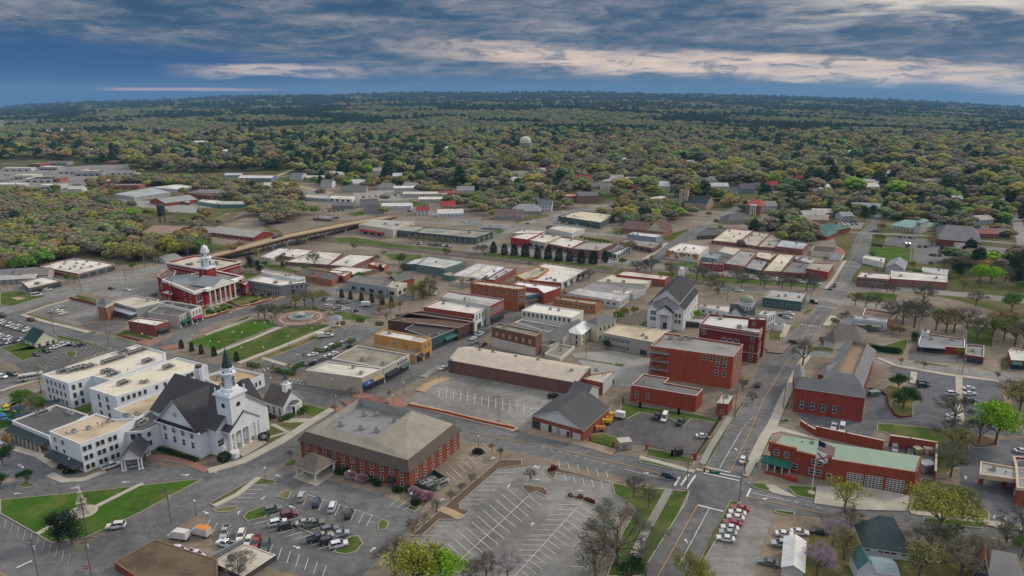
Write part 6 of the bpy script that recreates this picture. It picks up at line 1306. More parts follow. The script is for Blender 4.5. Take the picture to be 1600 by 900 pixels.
gable('small_white_cottage','tiny white cottage with red brown roof beside the main road', K(4,0,85,635,175,645,190,615),4,(.6,.6,.58),(.25,.09,.06),1,3,.3)
flat('brown_yard_shed','low dark roofed shed behind the tiny white cottage', K(4,0,-60,610,-40,568,150,580,90,625),3.6, CRM,(.07,.06,.05), par=.2)
# --- fire station
ZS = lambda *a: KZ(1180,660,6.925, *a)
FZ = 7.6
P_ = [ZS(175,245)[0],(1252,706.5), ZS(440,330)[0], ZS(790,400)[0],(1432,738),(1442,713), ZS(830,215)[0], ZS(270,145)[0]]
P_ = [ZS(175,245)[0], ZS(795,395)[0],(1432,738),(1441,714), ZS(280,148)[0]]
s = flat('fire_station','red brick fire station with pale green metal roofs and paned garage doors', P_,(2,178),(.26,.056,.034), GRF, par=.3, cap=(.25,.07,.05), cat='fire station', wins=[(1,'g',1,1,4.6,4.0,.46,.64),(1,'g',1,1,4.6,4.0,.70,.88),(1,'g',1,1,4.4,4.0,.24,.42),(1,'o',1,1,1.3,2.6,.0,.06),(0,'w',1,1,1.4,1.6,.07,.13,4.2,6.6),(0,'w',1,1,1.4,1.6,.26,.32,4.2,6.6),(0,'w',2,1,1.4,1.6,.72,.92,4,6.4),(0,'w',2,1,1.4,1.8,.68,.92,1,3.2),(0,'w',1,1,1.4,1.8,.42,.48,1,3.2)])
qq = inset(s.P,.5); A_, B_, C_, D_, E_ = [Vector(p) for p in s.P]
def slope(name, pts, z0, z1, mat, par_):
 m = MB(); L = [Vector(p) - Vector(s.c) for p in pts]; m.add([(*L[0], z0),(*L[1], z0),(*L[2], z1),(*L[3], z1)],[(0,1,2,3)] if area2(L) > 0 else [(3,2,1,0)]); m.build(name, mat, s.root)
gm = shingle((.27,.36,.28),1.6,.12)
slope('metal_roof',[qq[0], qq[1], tuple(Vector(qq[4]).lerp(Vector(qq[3]),.36)), qq[4]], FZ - 1.0 + .8, s.H + .5, gm, s); slope('metal_roof',[qq[1], qq[2], qq[3], tuple(Vector(qq[4]).lerp(Vector(qq[3]),.36))], s.H - .25, s.H + .4, gm, s)
a, b = Vector(s.L[0]), Vector(s.L[1])
for f in (0.,.40,1.): p = a.lerp(b, f); m = MB(); m.box(*p, s.H - 2,1.1,1.1,3.0,.3); m.build('parapet_pier', brick((.26,.05,.033)), s.root)
a, b, e, nr, L = s.edge(0); m = MB(); m.box(*(a.lerp(b,.2) - nr * 0), s.H - .4, L * .4,.5,1.3, math.atan2(e.y, e.x)); m.box(*a.lerp(b,.7), s.H - .4, L * .6,.5,.5, math.atan2(e.y, e.x)); m.build('raised_parapet', brick((.26,.056,.034)), s.root)
s.awning(0,-.14,.40,3.6,3.2, shingle((.015,.10,.07)),.9,'porch_roof')
for f in (-.13,0.,.13,.26,.39): m = MB(); m.box(0,0,0,.25,.25,2.6); m.build('porch_post', painted((.62,.62,.6)), s.root,(*(a.lerp(b, f) + nr * 3.1),0))
for f in (.08,.26): put('shop_window', win_mesh('s',3.6,2.0), s.root,(*(a.lerp(b, f) + nr * .02),.5), math.atan2(nr.y, nr.x) + math.pi / 2)
m = MB(); m.box(*(a.lerp(b,.2) + nr * 4.6),0, L * .45,.35,.8, math.atan2(e.y, e.x)); m.box(*(a.lerp(b,.44) + nr * 4.6),0,3.6,1.6,1.3, math.atan2(e.y, e.x)); m.build('planter_wall', brick((.28,.05,.03)), s.root)
# brick retaining and yard walls
def wall(name, label, pts, h, mat, th=.4, cap=None):
 g = [Vector(W(*p)) for p in pts]; c = g[0]; m = MB()
 for p, q in zip(g, g[1:]):
  e = q - p; L = e.length; mid = (p + q) / 2 - c; m.box(*mid,-.1, L + th, th, h, math.atan2(e.y, e.x),0)
  if cap: m.box(*mid, h - .1, L + th + .1, th + .16,.12, math.atan2(e.y, e.x),1)
 o = m.build(name,[mat, plain(cap or (.5,.46,.4),.8)], None,(*c,0)); reg(o, label,'wall'); return o
wall('brick_wall','long red brick retaining wall with pale cap behind the fire station', K(4,2,-30,605,0,612,200,655,488,718),3.6, brick((.24,.055,.036)), cap=(.5,.44,.36))
wall('brick_wall','curved low brick wall beside the main road forecourt', K(4,2,-145,528,-100,560,-30,600),2.2, brick((.24,.055,.036)), cap=(.5,.44,.36))
wall('brick_wall','back brick wall of the fire station yard', K(4,2,545,690,700,712,905,745),4.2, brick((.24,.055,.036)), cap=(.55,.48,.38)); wall('brick_wall','right side brick wall of the fire station yard', K(4,2,905,745,900,860,895,960),3.6, brick((.24,.055,.036)), cap=(.55,.48,.38))
wall('brick_wall','low curved brick wall round the round tree island', K(4,2,390,245,470,260,530,300,545,380,590,450,640,468,720,460),1., brick((.14,.04,.03)))
wall('brick_wall','low red brick wall along the warehouse parking lot', K(2,2,-10,372,300,435,560,500,815,555),1., brick((.28,.05,.035))); wall('brick_wall','red brick wall above the tower office parking lot', K(0,1,548,240,640,258,756,290),1.6, brick((.2,.045,.035)))
wall('brick_wall','low brick wall round the courthouse lawn', K(1,1,575,228,420,275,290,305,180,262),1., brick((.2,.06,.045))); wall('brick_wall','low brick wall in front of the courthouse flagpoles', K(1,1,270,305,160,345,60,378,0,392),1., brick((.2,.06,.045)))
wall('brick_wall','brick edging wall beside the corner shop lawn', K(0,1,920,520,1010,545,1100,565),.9, brick((.2,.06,.045)))
# drive-through bank
b_ = KZ(1500,670,9,275,635,290,455,780,540,1000,560,1000,700,800,705)
s = flat('drive_through_bank','bank drive-through with ribbed grey canopy roof, tan rim and brick piers', b_,5.4,(.42,.34,.25),(.33,.32,.30), par=.5, cap=(.55,.45,.33), cat='bank')
for ch in s.root.children:
 if ch.name.startswith('wall'):
  for v in ch.data.vertices:
   if v.co.z < 0: v.co.z = 4.0
for (x, y) in KZ(1500,670,9,285,770,610,810,790,850,640,700,790,720): g = W(x, y); m = MB(); m.box(0,0,0,.9,.9,4.3); m.build('pier', brick((.32,.08,.03)), s.root,(*s.loc(*g),0),-.1)
flat('bank_building','grey flat roofed bank with tan cornice beside the drive-through', KZ(1500,670,9,755,385,1100,410,1100,840,810,825,790,530),5.8,(.25,.07,.045),(.25,.25,.26), par=.6, cap=(.5,.42,.32), bands=[(-.8,.8,.2,(.5,.42,.32))], wins=[(3,'d',2,1,1.2,1.5)])
# houses at the lower right
gh = gable('green_roof_house','white house with steep dark green roof and teal porch wing', K(4,3,355,655,715,705,745,560),(0,85),(.50,.54,.57),(.065,.085,.09),0,6.0,.5, hip=.36, wins=[(0,'w',1,1,1.1,1.8,.02,.12,3,5.6),(0,'w',3,1,1.1,1.6,.3,.72,3,5.4),(0,'w',1,1,1.1,1.8,.84,.94,3,5.6)])
gh2 = gable('teal_porch_wing','teal roofed left porch wing of the green roofed house', K(4,3,305,852,440,868,400,740),3.6,(.48,.52,.54),(.05,.12,.13),1,2.6,.2)
gh3 = gable('grey_porch_roof','flat grey blue middle porch of the green roofed house', K(4,3,440,868,620,890,640,780),3.4,(.48,.52,.54),(.20,.25,.27),0,.8,.3)
adopt(gh, gh2, gh3)
gable('rusty_house','old house with rusty and lichen grey steep roof, one dark gable', K(4,3,1200,880,1330,920,1560,880),4,(.05,.055,.07),(.20,.09,.055),1,5,.6, wins=[(0,'w',1,1,1.2,1.6,.4,.6)])
gable('lichen_roof_house','old house with flaking pale grey roof at the lower right corner', K(4,3,1330,900,1600,950,1600,800),4.4,(.10,.10,.11),(.28,.26,.24),0,4.4,.6, hip=.2)
gable('metal_roof_shed','white ribbed metal roofed shed with dark side doors behind parked cars', K(3,3,1312,828,1480,870,1560,650),4.4,(.40,.40,.38),(.55,.55,.53),1,1.2,.3, cat='shed', wins=[(0,'r',1,1,3,2.6,.1,.5)])
# lower left
flat('brown_roof_shop','red brick shop with mossy brown flat roof at the lower left', K(0,3,890,792,1215,612,1700,770,1700,1000,1150,960),(0,60),(.22,.05,.04),(.13,.095,.06), par=.15, cap=(.16,.12,.08), cat='shop', units=1, ut=(2,), stain=.8, spots=.8)
flat('carport','pale concrete roofed building with dark sides below the parked pickups', K(1,3,55,790,312,645,557,735,300,905),(3,40),(.06,.06,.06),(.50,.45,.38), par=.15, cap=(.5,.46,.4), cat='building', stain=.3)
wall('grey_wall','grey block wall beside the pale concrete roof', K(1,3,40,800,300,660),2., plain((.2,.21,.22)))
# playground sails
for (x, y), h_, lb in ((K(0,2,140,395)[0],3.4,'left dark blue shade sail over the playground'),(K(0,2,180,445)[0],3.2,'lower dark blue shade sail over the playground'),(K(0,2,410,350)[0],3.4,'blue shade canopy beside the white hospital wing')):
 g = W(x, y,3); o = bpy.data.objects.new('shade_sail', None); COL.objects.link(o); o.location = (*g,0); m = MB(); m.box(0,0, h_,5,3.6,.1,.4); m.build('canopy', plain((.015,.03,.055)), o)
 for i in (-1,1):
  for j in (-1,1): m = MB(); m.cyl(i * 2.1, j * 1.4,0, h_,.1, n=6); m.build('post', plain((.3,.3,.3)), o)
 reg(o, lb, 'shade sail')
for (x, y), c_, lb in ((K(0,2,60,425)[0],(.6,.45,.02),'yellow climbing frame on the playground'),(K(0,2,5,460)[0],(.02,.3,.08),'green slide tower on the playground'),(K(0,2,35,500)[0],(.05,.15,.35),'blue play tower on the playground')):
 g = W(x, y); o = bpy.data.objects.new('play_tower', None); COL.objects.link(o); o.location = (*g, .2); mt = plain(c_, .4, .1)
 m = MB(); m.box(0,0,1.2,1.8,1.8,.15); m.lathe(0,0,[(1.4,2.6),(.05,3.5)],4); m.build('platform', mt, o)
 for i in (-1,1):
  for j in (-1,1): m = MB(); m.cyl(i * .8, j * .8,0,2.6,.07, n=6); m.build('post', plain((.1,.12,.15)), o)
 m = MB(); m.tube((1,0,1.3),(3.2,0,.2),.3, n=8); m.build('slide', mt, o); reg(o, lb,'play equipment')
# ================================================================ SMALLER AND FARTHER BUILDINGS
RW = {(.62,.59,.54): 'pale roofed',(.50,.45,.37): 'tan roofed',(.22,.21,.20): 'grey roofed',(.09,.085,.08): 'dark roofed'}
def bg(P, base, wall, roof, lab, wins=1, **k):
 s = flat('store_building' if wins else 'warehouse', lab, P, base, wall, roof, par=.4, **k)
 if wins:     # openings only on the walls that face the camera
  n = len(s.P)
  for i in range(n):
   a, b, e, nr, L = s.edge(i)
   if nr.y < -.3 and L > 6 and s.H < 40: s.openings([(i,'s' if wins == 2 else 'd', max(1, int(L / (6 if wins == 2 else 3.6))),1 if s.H < 6.5 else 2,3.2 if wins == 2 else 1.2,2. if wins == 2 else 1.5,.04,.96,.6, s.H - .4)])
 return s
T_, G_, D_k = (.50,.45,.37),(.22,.21,.20),(.09,.085,.08)
bg(K(0,0,895,165,1190,112,1330,150,1050,187),(3,32),(.40,.42,.44),(.36,.38,.38),'long grey metal roofed mill shed with teal left end')
bg(K(0,0,1190,112,1400,88,1545,108,1390,128),(3,28),(.46,.48,.5), WR,'white walled mill block with clean roof at the far left works')
gable('mill_building','red brick gabled mill building with grey metal roof', K(0,0,1170,215,1290,237,1450,192),(1,25), RED,(.26,.25,.25),1,3.5,.4, cat='building')
bg(K(0,0,1440,155,1560,125,1750,140,1640,178),(3,32), DRED,(.16,.12,.11),'dark rust roofed mill building')
bg(K(0,0,1345,218,1370,205,1490,215,1480,232),(3,22), RED, WR,'small red walled loading building beside the mill')
bg(K(0,0,1540,222,1580,205,1760,220,1700,245),(3,30),(.1,.25,.2), WR,'small green fronted building beside the mill')
gable('brick_warehouse','long low warehouse with faded pink brown roof behind the trees', K(0,0,1100,470,1330,480,1460,420),(0,26),(.20,.08,.06),(.25,.17,.14),0,3.,.4, cat='warehouse')
gable('brick_warehouse','grey roofed red warehouse left of the bridge', K(0,0,1460,455,1640,470,1720,430),(0,28), DRED,(.24,.23,.23),0,2.5,.4, cat='warehouse')
gable('brick_warehouse','long red brick warehouse with ribbed grey roof and blank windows by the bridge', K(1,0,25,462,375,505,470,460),(1,30),(.22,.05,.04),(.28,.27,.25),0,3.,.4, cat='warehouse', wins=[(0,'w',9,1,1.4,1.8)])
gable('white_house','low white house with long grey roof behind the courthouse', K(0,0,1190,662,1300,690,1420,665),(1,22),(.5,.52,.5),(.20,.21,.21),1,2.2,.4)
bg(K(1,0,440,652,590,588,705,597,520,668),(3,26), CRM,(.58,.58,.58),'white roofed shop at the left end of the pale roofs by the bridge')
bg(K(1,0,590,645,720,590,850,602,740,668),(3,22),(.3,.15,.1), WR,'second pale roofed shop with brick wall by the bridge')
bg(K(1,0,625,695,860,608,1080,625,965,718),(3,26), BRN,(.56,.53,.47),'broad pale roofed store with faded brick sides near the railway')
bg(K(1,0,968,718,1130,632,1335,648,1140,735),(3,32),(.22,.10,.08),(.58,.56,.52),'white roofed brick store beside the railway bank')
bg(K(1,0,700,785,800,742,950,768,845,812),(3,42),(.25,.12,.06), D_k,'black roofed shop with timber scaffolded front')
bg(K(1,0,848,812,950,772,1080,785,990,838),(3,50),(.28,.1,.07),(.10,.10,.10),'dark roofed shop with orange timber terrace in front')
bg(K(1,0,952,765,1000,758,1150,772,1090,810),(3,50),(.26,.1,.07),(.66,.65,.62),'white roofed brick shop beside the timber terrace',2)
bg(K(1,0,970,750,1090,728,1340,752,1160,795),(3,32),(.2,.12,.1), WR,'pale curved roof store with dark openings behind the parking square')
bg(K(1,1,1115,92,1190,48,1480,88,1420,140),(0,70),(.27,.30,.30),(.17,.165,.15),'grey green shop block with three awninged fronts',2)
bg(K(1,1,1420,138,1480,95,1580,108,1500,152),(3,68),(.50,.49,.44),(.4,.38,.3),'small white fronted shop at the end of the awning block',2)
gable('red_gable_shop','red brick gabled shop with slate roof behind the awning block', K(1,0,1430,830,1500,850,1570,800),5, RED,(.12,.12,.12),1,3,.3, cat='building')
bg(K(1,0,1275,712,1310,692,1430,708,1400,742),(0,28),(.35,.08,.04), T_,'small orange red shed beside the railway',0)
bg(K(1,0,762,190,800,165,975,175,960,202),(3,26),(.27,.30,.33),(.42,.38,.34),'grey corrugated highway warehouse with tan roof')
bg(K(1,0,965,198,1000,178,1172,182,1150,207),(3,24), CW,(.60,.58,.48),'bright white highway store with dark doors',2)
s = bg(K(1,0,1200,402,1330,362,1640,378,1470,442),(0,66),(.46,.43,.36),(.38,.36,.33),'large cream store with a red awning beyond the railway',0, units=3)
s.awning(3,.25,.98,3.6,2, plain((.30,.03,.03))); s.openings([(3,'s',3,1,4,2.4,.3,.9)])
bg(K(1,0,1470,444,1560,405,1720,418,1660,462),(0,50),(.12,.13,.12),(.33,.31,.29),'dark walled depot section beside the cream store',2)
s = flat('railway_depot','long grey roofed depot with white arches along dark green walls', K(2,0,20,462,130,425,650,462,510,508),(3,52),(.045,.075,.055),(.30,.29,.26), par=.4, wins=[(3,'a',11,1,2.4,3.2,.01,.99,.0,5),(2,'a',3,1,2.2,3.,.05,.95,0,5)], units=2)
bg(K(1,0,845,352,900,325,1010,335,980,362),(3,20),(.12,.11,.10), G_,'dark flat roofed building behind the bridge trees',0)
bg(K(2,0,568,425,600,410,730,415,720,432),(3,18),(.22,.26,.30),(.24,.23,.22),'long low blue grey building across from the depot',1)
bg(K(2,0,790,505,870,468,1035,472,920,520),(3,62),(.30,.035,.035), WR,'bright red painted corner store behind the cypress row',0, units=3)
bg(K(2,0,922,520,1040,478,1185,492,1060,548),(3,55),(.36,.33,.29), WR,'pale fronted store between red store and brick store',2, units=4)
bg(K(2,0,1062,548,1180,503,1372,530,1262,588),(3,42),(.24,.11,.07), WR,'brown brick store with low pale roof behind the cypress row',2, units=2)
bg(K(2,0,1264,590,1390,535,1610,548,1480,608),(3,72),(.17,.09,.08),(.33,.31,.28),'large dull brown brick store at the end of the cypress row',0)
bg(K(2,0,1482,610,1600,562,1700,575,1600,622),(3,40),(.10,.09,.09),(.20,.20,.19),'low dark canopy building right of the cypress row',2)
bg(K(2,0,1085,432,1170,413,1368,435,1268,472),(3,38),(.50,.50,.48),(.55,.50,.42),'white ribbed metal warehouse behind the brick stores',0)
bg(K(2,0,800,470,900,442,1060,450,1000,478),5,(.4,.38,.34), WR,'low white roofed rear section of the red store',0, units=2)
s = flat('supermarket','large dark green sided store with bright tan flat roof', K(2,0,1160,337,1330,292,1605,325,1490,388),(3,50),(.07,.10,.09),(.56,.50,.38), par=.8, wins=[(3,'s',3,1,3.5,2.2,.05,.5),(2,'d',4,1,1.4,1.6)], units=5, cap=(.2,.22,.22))
bg(K(2,0,50,715,150,650,440,692,272,748),(3,62),(.10,.16,.15),(.46,.46,.45),'teal walled block with two white roofs left of the shop terraces',1)
bg(K(2,0,-60,715,40,672,150,650,55,712),(3,50),(.06,.13,.11),(.5,.51,.5),'dark green fronted shop with tilted white roof')
bg(K(2,0,250,792,310,770,340,775,330,808),(3,42),(.06,.18,.17),(.4,.3,.2),'tiny teal kiosk with orange trim',1)
for i,(p, b_, wl, rf, lb) in enumerate([((330,800,530,705,610,715,430,812),30,(.4,.4,.38),(.52,.51,.50),'narrow white roofed shop, first of the terrace of long roofs'),((432,812,612,715,690,725,520,822),25,(.38,.36,.3),(.58,.56,.48),'narrow cream roofed shop in the terrace of long roofs'),((522,822,692,725,752,735,585,832),25,(.4,.4,.4),(.62,.63,.65),'narrow bluish white roofed shop in the terrace of long roofs')]):
 bg(K(2,0, *p),(3, b_), wl, rf, lb,0)
bg(K(2,0,590,832,755,738,832,745,662,838),(3,45),(.26,.05,.04),(.36,.36,.36),'grey roofed red sided shop at the end of the long roofs',1)
bg(K(2,0,340,852,420,818,560,835,500,862),(3,30),(.5,.5,.48),(.6,.58,.52),'low white shed left of the orange hotel',0)
bg(K(3,0,100,478,150,460,378,482,325,505),(3,50),(.22,.27,.33),(.58,.57,.54),'blue grey two storey building with white roof by the church street',0)
bg(K(3,0,40,538,105,515,375,545,300,590),(3,40),(.20,.12,.10),(.27,.25,.23),'brown fronted arcade store below the blue grey building',2)
bg(K(3,0,-40,612,40,560,130,575,20,640),(3,40),(.33,.36,.38),(.55,.55,.50),'pale roofed store left of the brown arcade store',2)
s = flat('painted_mural_building','long white painted brick building with rusty orange patches', K(3,0,405,606,525,545,738,572,662,638),(0,62),(.55,.52,.49),(.64,.61,.56), par=.5, units=4, wins=[(3,'d',6,1,1.2,1.4,.1,.9,3.4,6)])
a, b, e, nr, L = s.edge(3)
for f, ww, hh, z in ((.06,3,5,1.2),(.2,2.4,2.4,3.8),(.33,2.8,2.2,.8),(.5,2,3.4,2.4),(.63,1.4,1.4,4.5),(.9,2.8,3.8,2.2)):
 if L * f < L: m = MB(); m.box(0,0,0, ww,.05, hh); m.build('rust_patch', plain((.42,.16,.05),.9,.4,.9), s.root,(*(b.lerp(a, f) + nr * .06), z), math.atan2(e.y, e.x))
bg(K(3,0,690,655,740,620,835,632,800,672),(3,38),(.16,.28,.32),(.28,.28,.28),'small pale blue shop beside the rust patched building',1)
bg(K(3,0,810,612,865,575,985,590,935,642),(3,30),(.4,.4,.38), T_,'tan roofed rear shop in the middle of the brick blocks',0)
bg(K(3,0,665,705,700,690,860,700,850,722),(3,52),(.24,.05,.045),(.2,.19,.18),'low red brick front with pale door facing the boulevard',1)
bg(K(3,0,850,705,985,605,1112,622,1022,732),(3,48),(.24,.075,.055),(.30,.30,.29),'tall brick store with long grey roof facing the boulevard',1, units=2)
bg(K(3,0,1020,740,1080,668,1200,690,1150,765),(3,38),(.05,.08,.075),(.30,.29,.27),'sunken dark green courtyard building facing the boulevard',2)
bg(K(3,0,1085,650,1130,612,1272,632,1215,682),(3,20),(.2,.1,.08), T_,'flat tan roofed building behind the green courtyard',0)
bg(K(3,0,1160,765,1285,630,1408,642,1302,772),(3,40),(.22,.11,.08),(.58,.54,.43),'long cream roofed brick building facing the boulevard',1)
bg(K(3,0,1304,775,1390,692,1545,712,1492,785),(3,45),(.20,.07,.06),(.17,.17,.17),'dark grey roofed brick building with garage doors on the boulevard',2)
bg(K(3,0,1405,668,1430,650,1560,672,1540,705),(3,20),(.4,.4,.38),(.42,.42,.40),'cluttered white roof behind the boulevard brick row',0, units=5)
bg(K(3,0,645,492,720,430,892,432,805,485),(3,30),(.09,.08,.08),(.09,.09,.085),'burnt looking black roofed building beside church street',1)
for p, b_, rf, lb in [((760,527,882,435,1085,450,962,548),30,(.56,.51,.41),'first brick warehouse with bright tan roof'),((962,550,1090,455,1222,470,1112,572),22,(.40,.37,.31),'second brick warehouse with dull tan roof'),((1118,575,1225,472,1322,500,1255,585),24,(.37,.34,.29),'third brick warehouse with dull tan roof'),((1258,572,1305,520,1520,550,1470,598),45,(.36,.40,.44),'blue grey metal roofed brick building at the end of the warehouses')]:
 bg(K(3,0, *p),(3, b_),(.24,.085,.065), rf, lb,1, units=3)
bg(K(3,0,15,795,78,763,430,805,395,835),(3,58),(.27,.055,.04),(.55,.50,.43),'long brick building with cream roof and red stepped end wall',1)
bg(K(3,1,-140,98,-20,45,302,82,245,118),(3,45),(.48,.46,.38),(.55,.50,.40),'cream walled store in the white roof row above the church',0, units=2)
bg(K(2,1,1360,152,1450,108,1850,152,1750,195),(3,50),(.42,.42,.42),(.25,.24,.24),'grey roofed store in the white roof row',0)
bg(K(2,1,1240,188,1330,150,1720,200,1640,252),(3,60),(.45,.46,.47),(.48,.47,.46),'long white walled store above the small orange block',1)
bg(K(3,1,-90,215,10,165,145,165,70,222),(3,55),(.5,.5,.5),(.55,.50,.42),'white side walled shop with window pairs near the green trees',1)
sc_ = s = gable('stone_church','large tan stone church with black roof', K(3,0,438,222,722,245,750,220),(1,45),(.32,.24,.17),(.018,.03,.035),0,6,.3, cat='church', wins=[(0,'a',7,1,1.4,2.4,.3,.95)])
g = W(*K(3,0,543,242)[0]); o = flat('church_tower','square tan stone tower with battlements against the black church roof', K(3,0,508,140,530,130,585,135,575,146),(0,128),(.38,.30,.22), G_, par=.8, cat='tower', wins=[(3,'a',1,2,1.6,3,.3,.7,8,22)])
for k in range(8): a, b, e, nr, L = o.edge((3,0)[k % 2]); p = a.lerp(b,(k // 2 + .5) / 4); m = MB(); m.box(0,0,0,.9,.5,1.0); m.build('battlement', painted((.38,.30,.22)), o.root,(*p, o.H))
adopt(sc_, o)
bg(K(3,0,200,205,380,175,440,190,330,225),6,(.32,.24,.17),(.50,.47,.42),'low pale roofed hall left of the stone church',0)
gable('brown_church','tan brick church with steep brown roof and pale gable front', K(3,0,248,448,382,462,422,425),6,(.26,.14,.08),(.10,.055,.045),1,7,.5, cat='church', gcol=(.5,.46,.34))
gable('brown_church_hall','low brown roofed hall beside the brown church', K(3,0,60,430,240,445,260,400),4.5,(.26,.14,.08),(.10,.06,.055),0,4,.5)
s = gable('mansion','red roofed brick mansion with white columned front', K(3,0,1028,250,1148,258,1165,225),(0,70),(.28,.12,.08),(.28,.04,.035),0,3.5,.6, hip=.3, cat='mansion', wins=[(0,'w',2,2,1.2,2,.02,.25),(0,'w',2,2,1.2,2,.75,.98)])
a, b, e, nr, L = s.edge(0)
for f in (.33,.44,.56,.67): m = MB(); m.cyl(0,0,0, s.H,.45,.4,8); m.build('column', painted((.68,.67,.64)), s.root,(*(a.lerp(b, f) + nr * 2.2),0))
m = MB(); m.box(0,0,0, L * .42,3,.9); m.build('portico', painted((.66,.65,.62)), s.root,(*(a.lerp(b,.5) + nr * 1.2), s.H - .2), math.atan2(e.y, e.x))
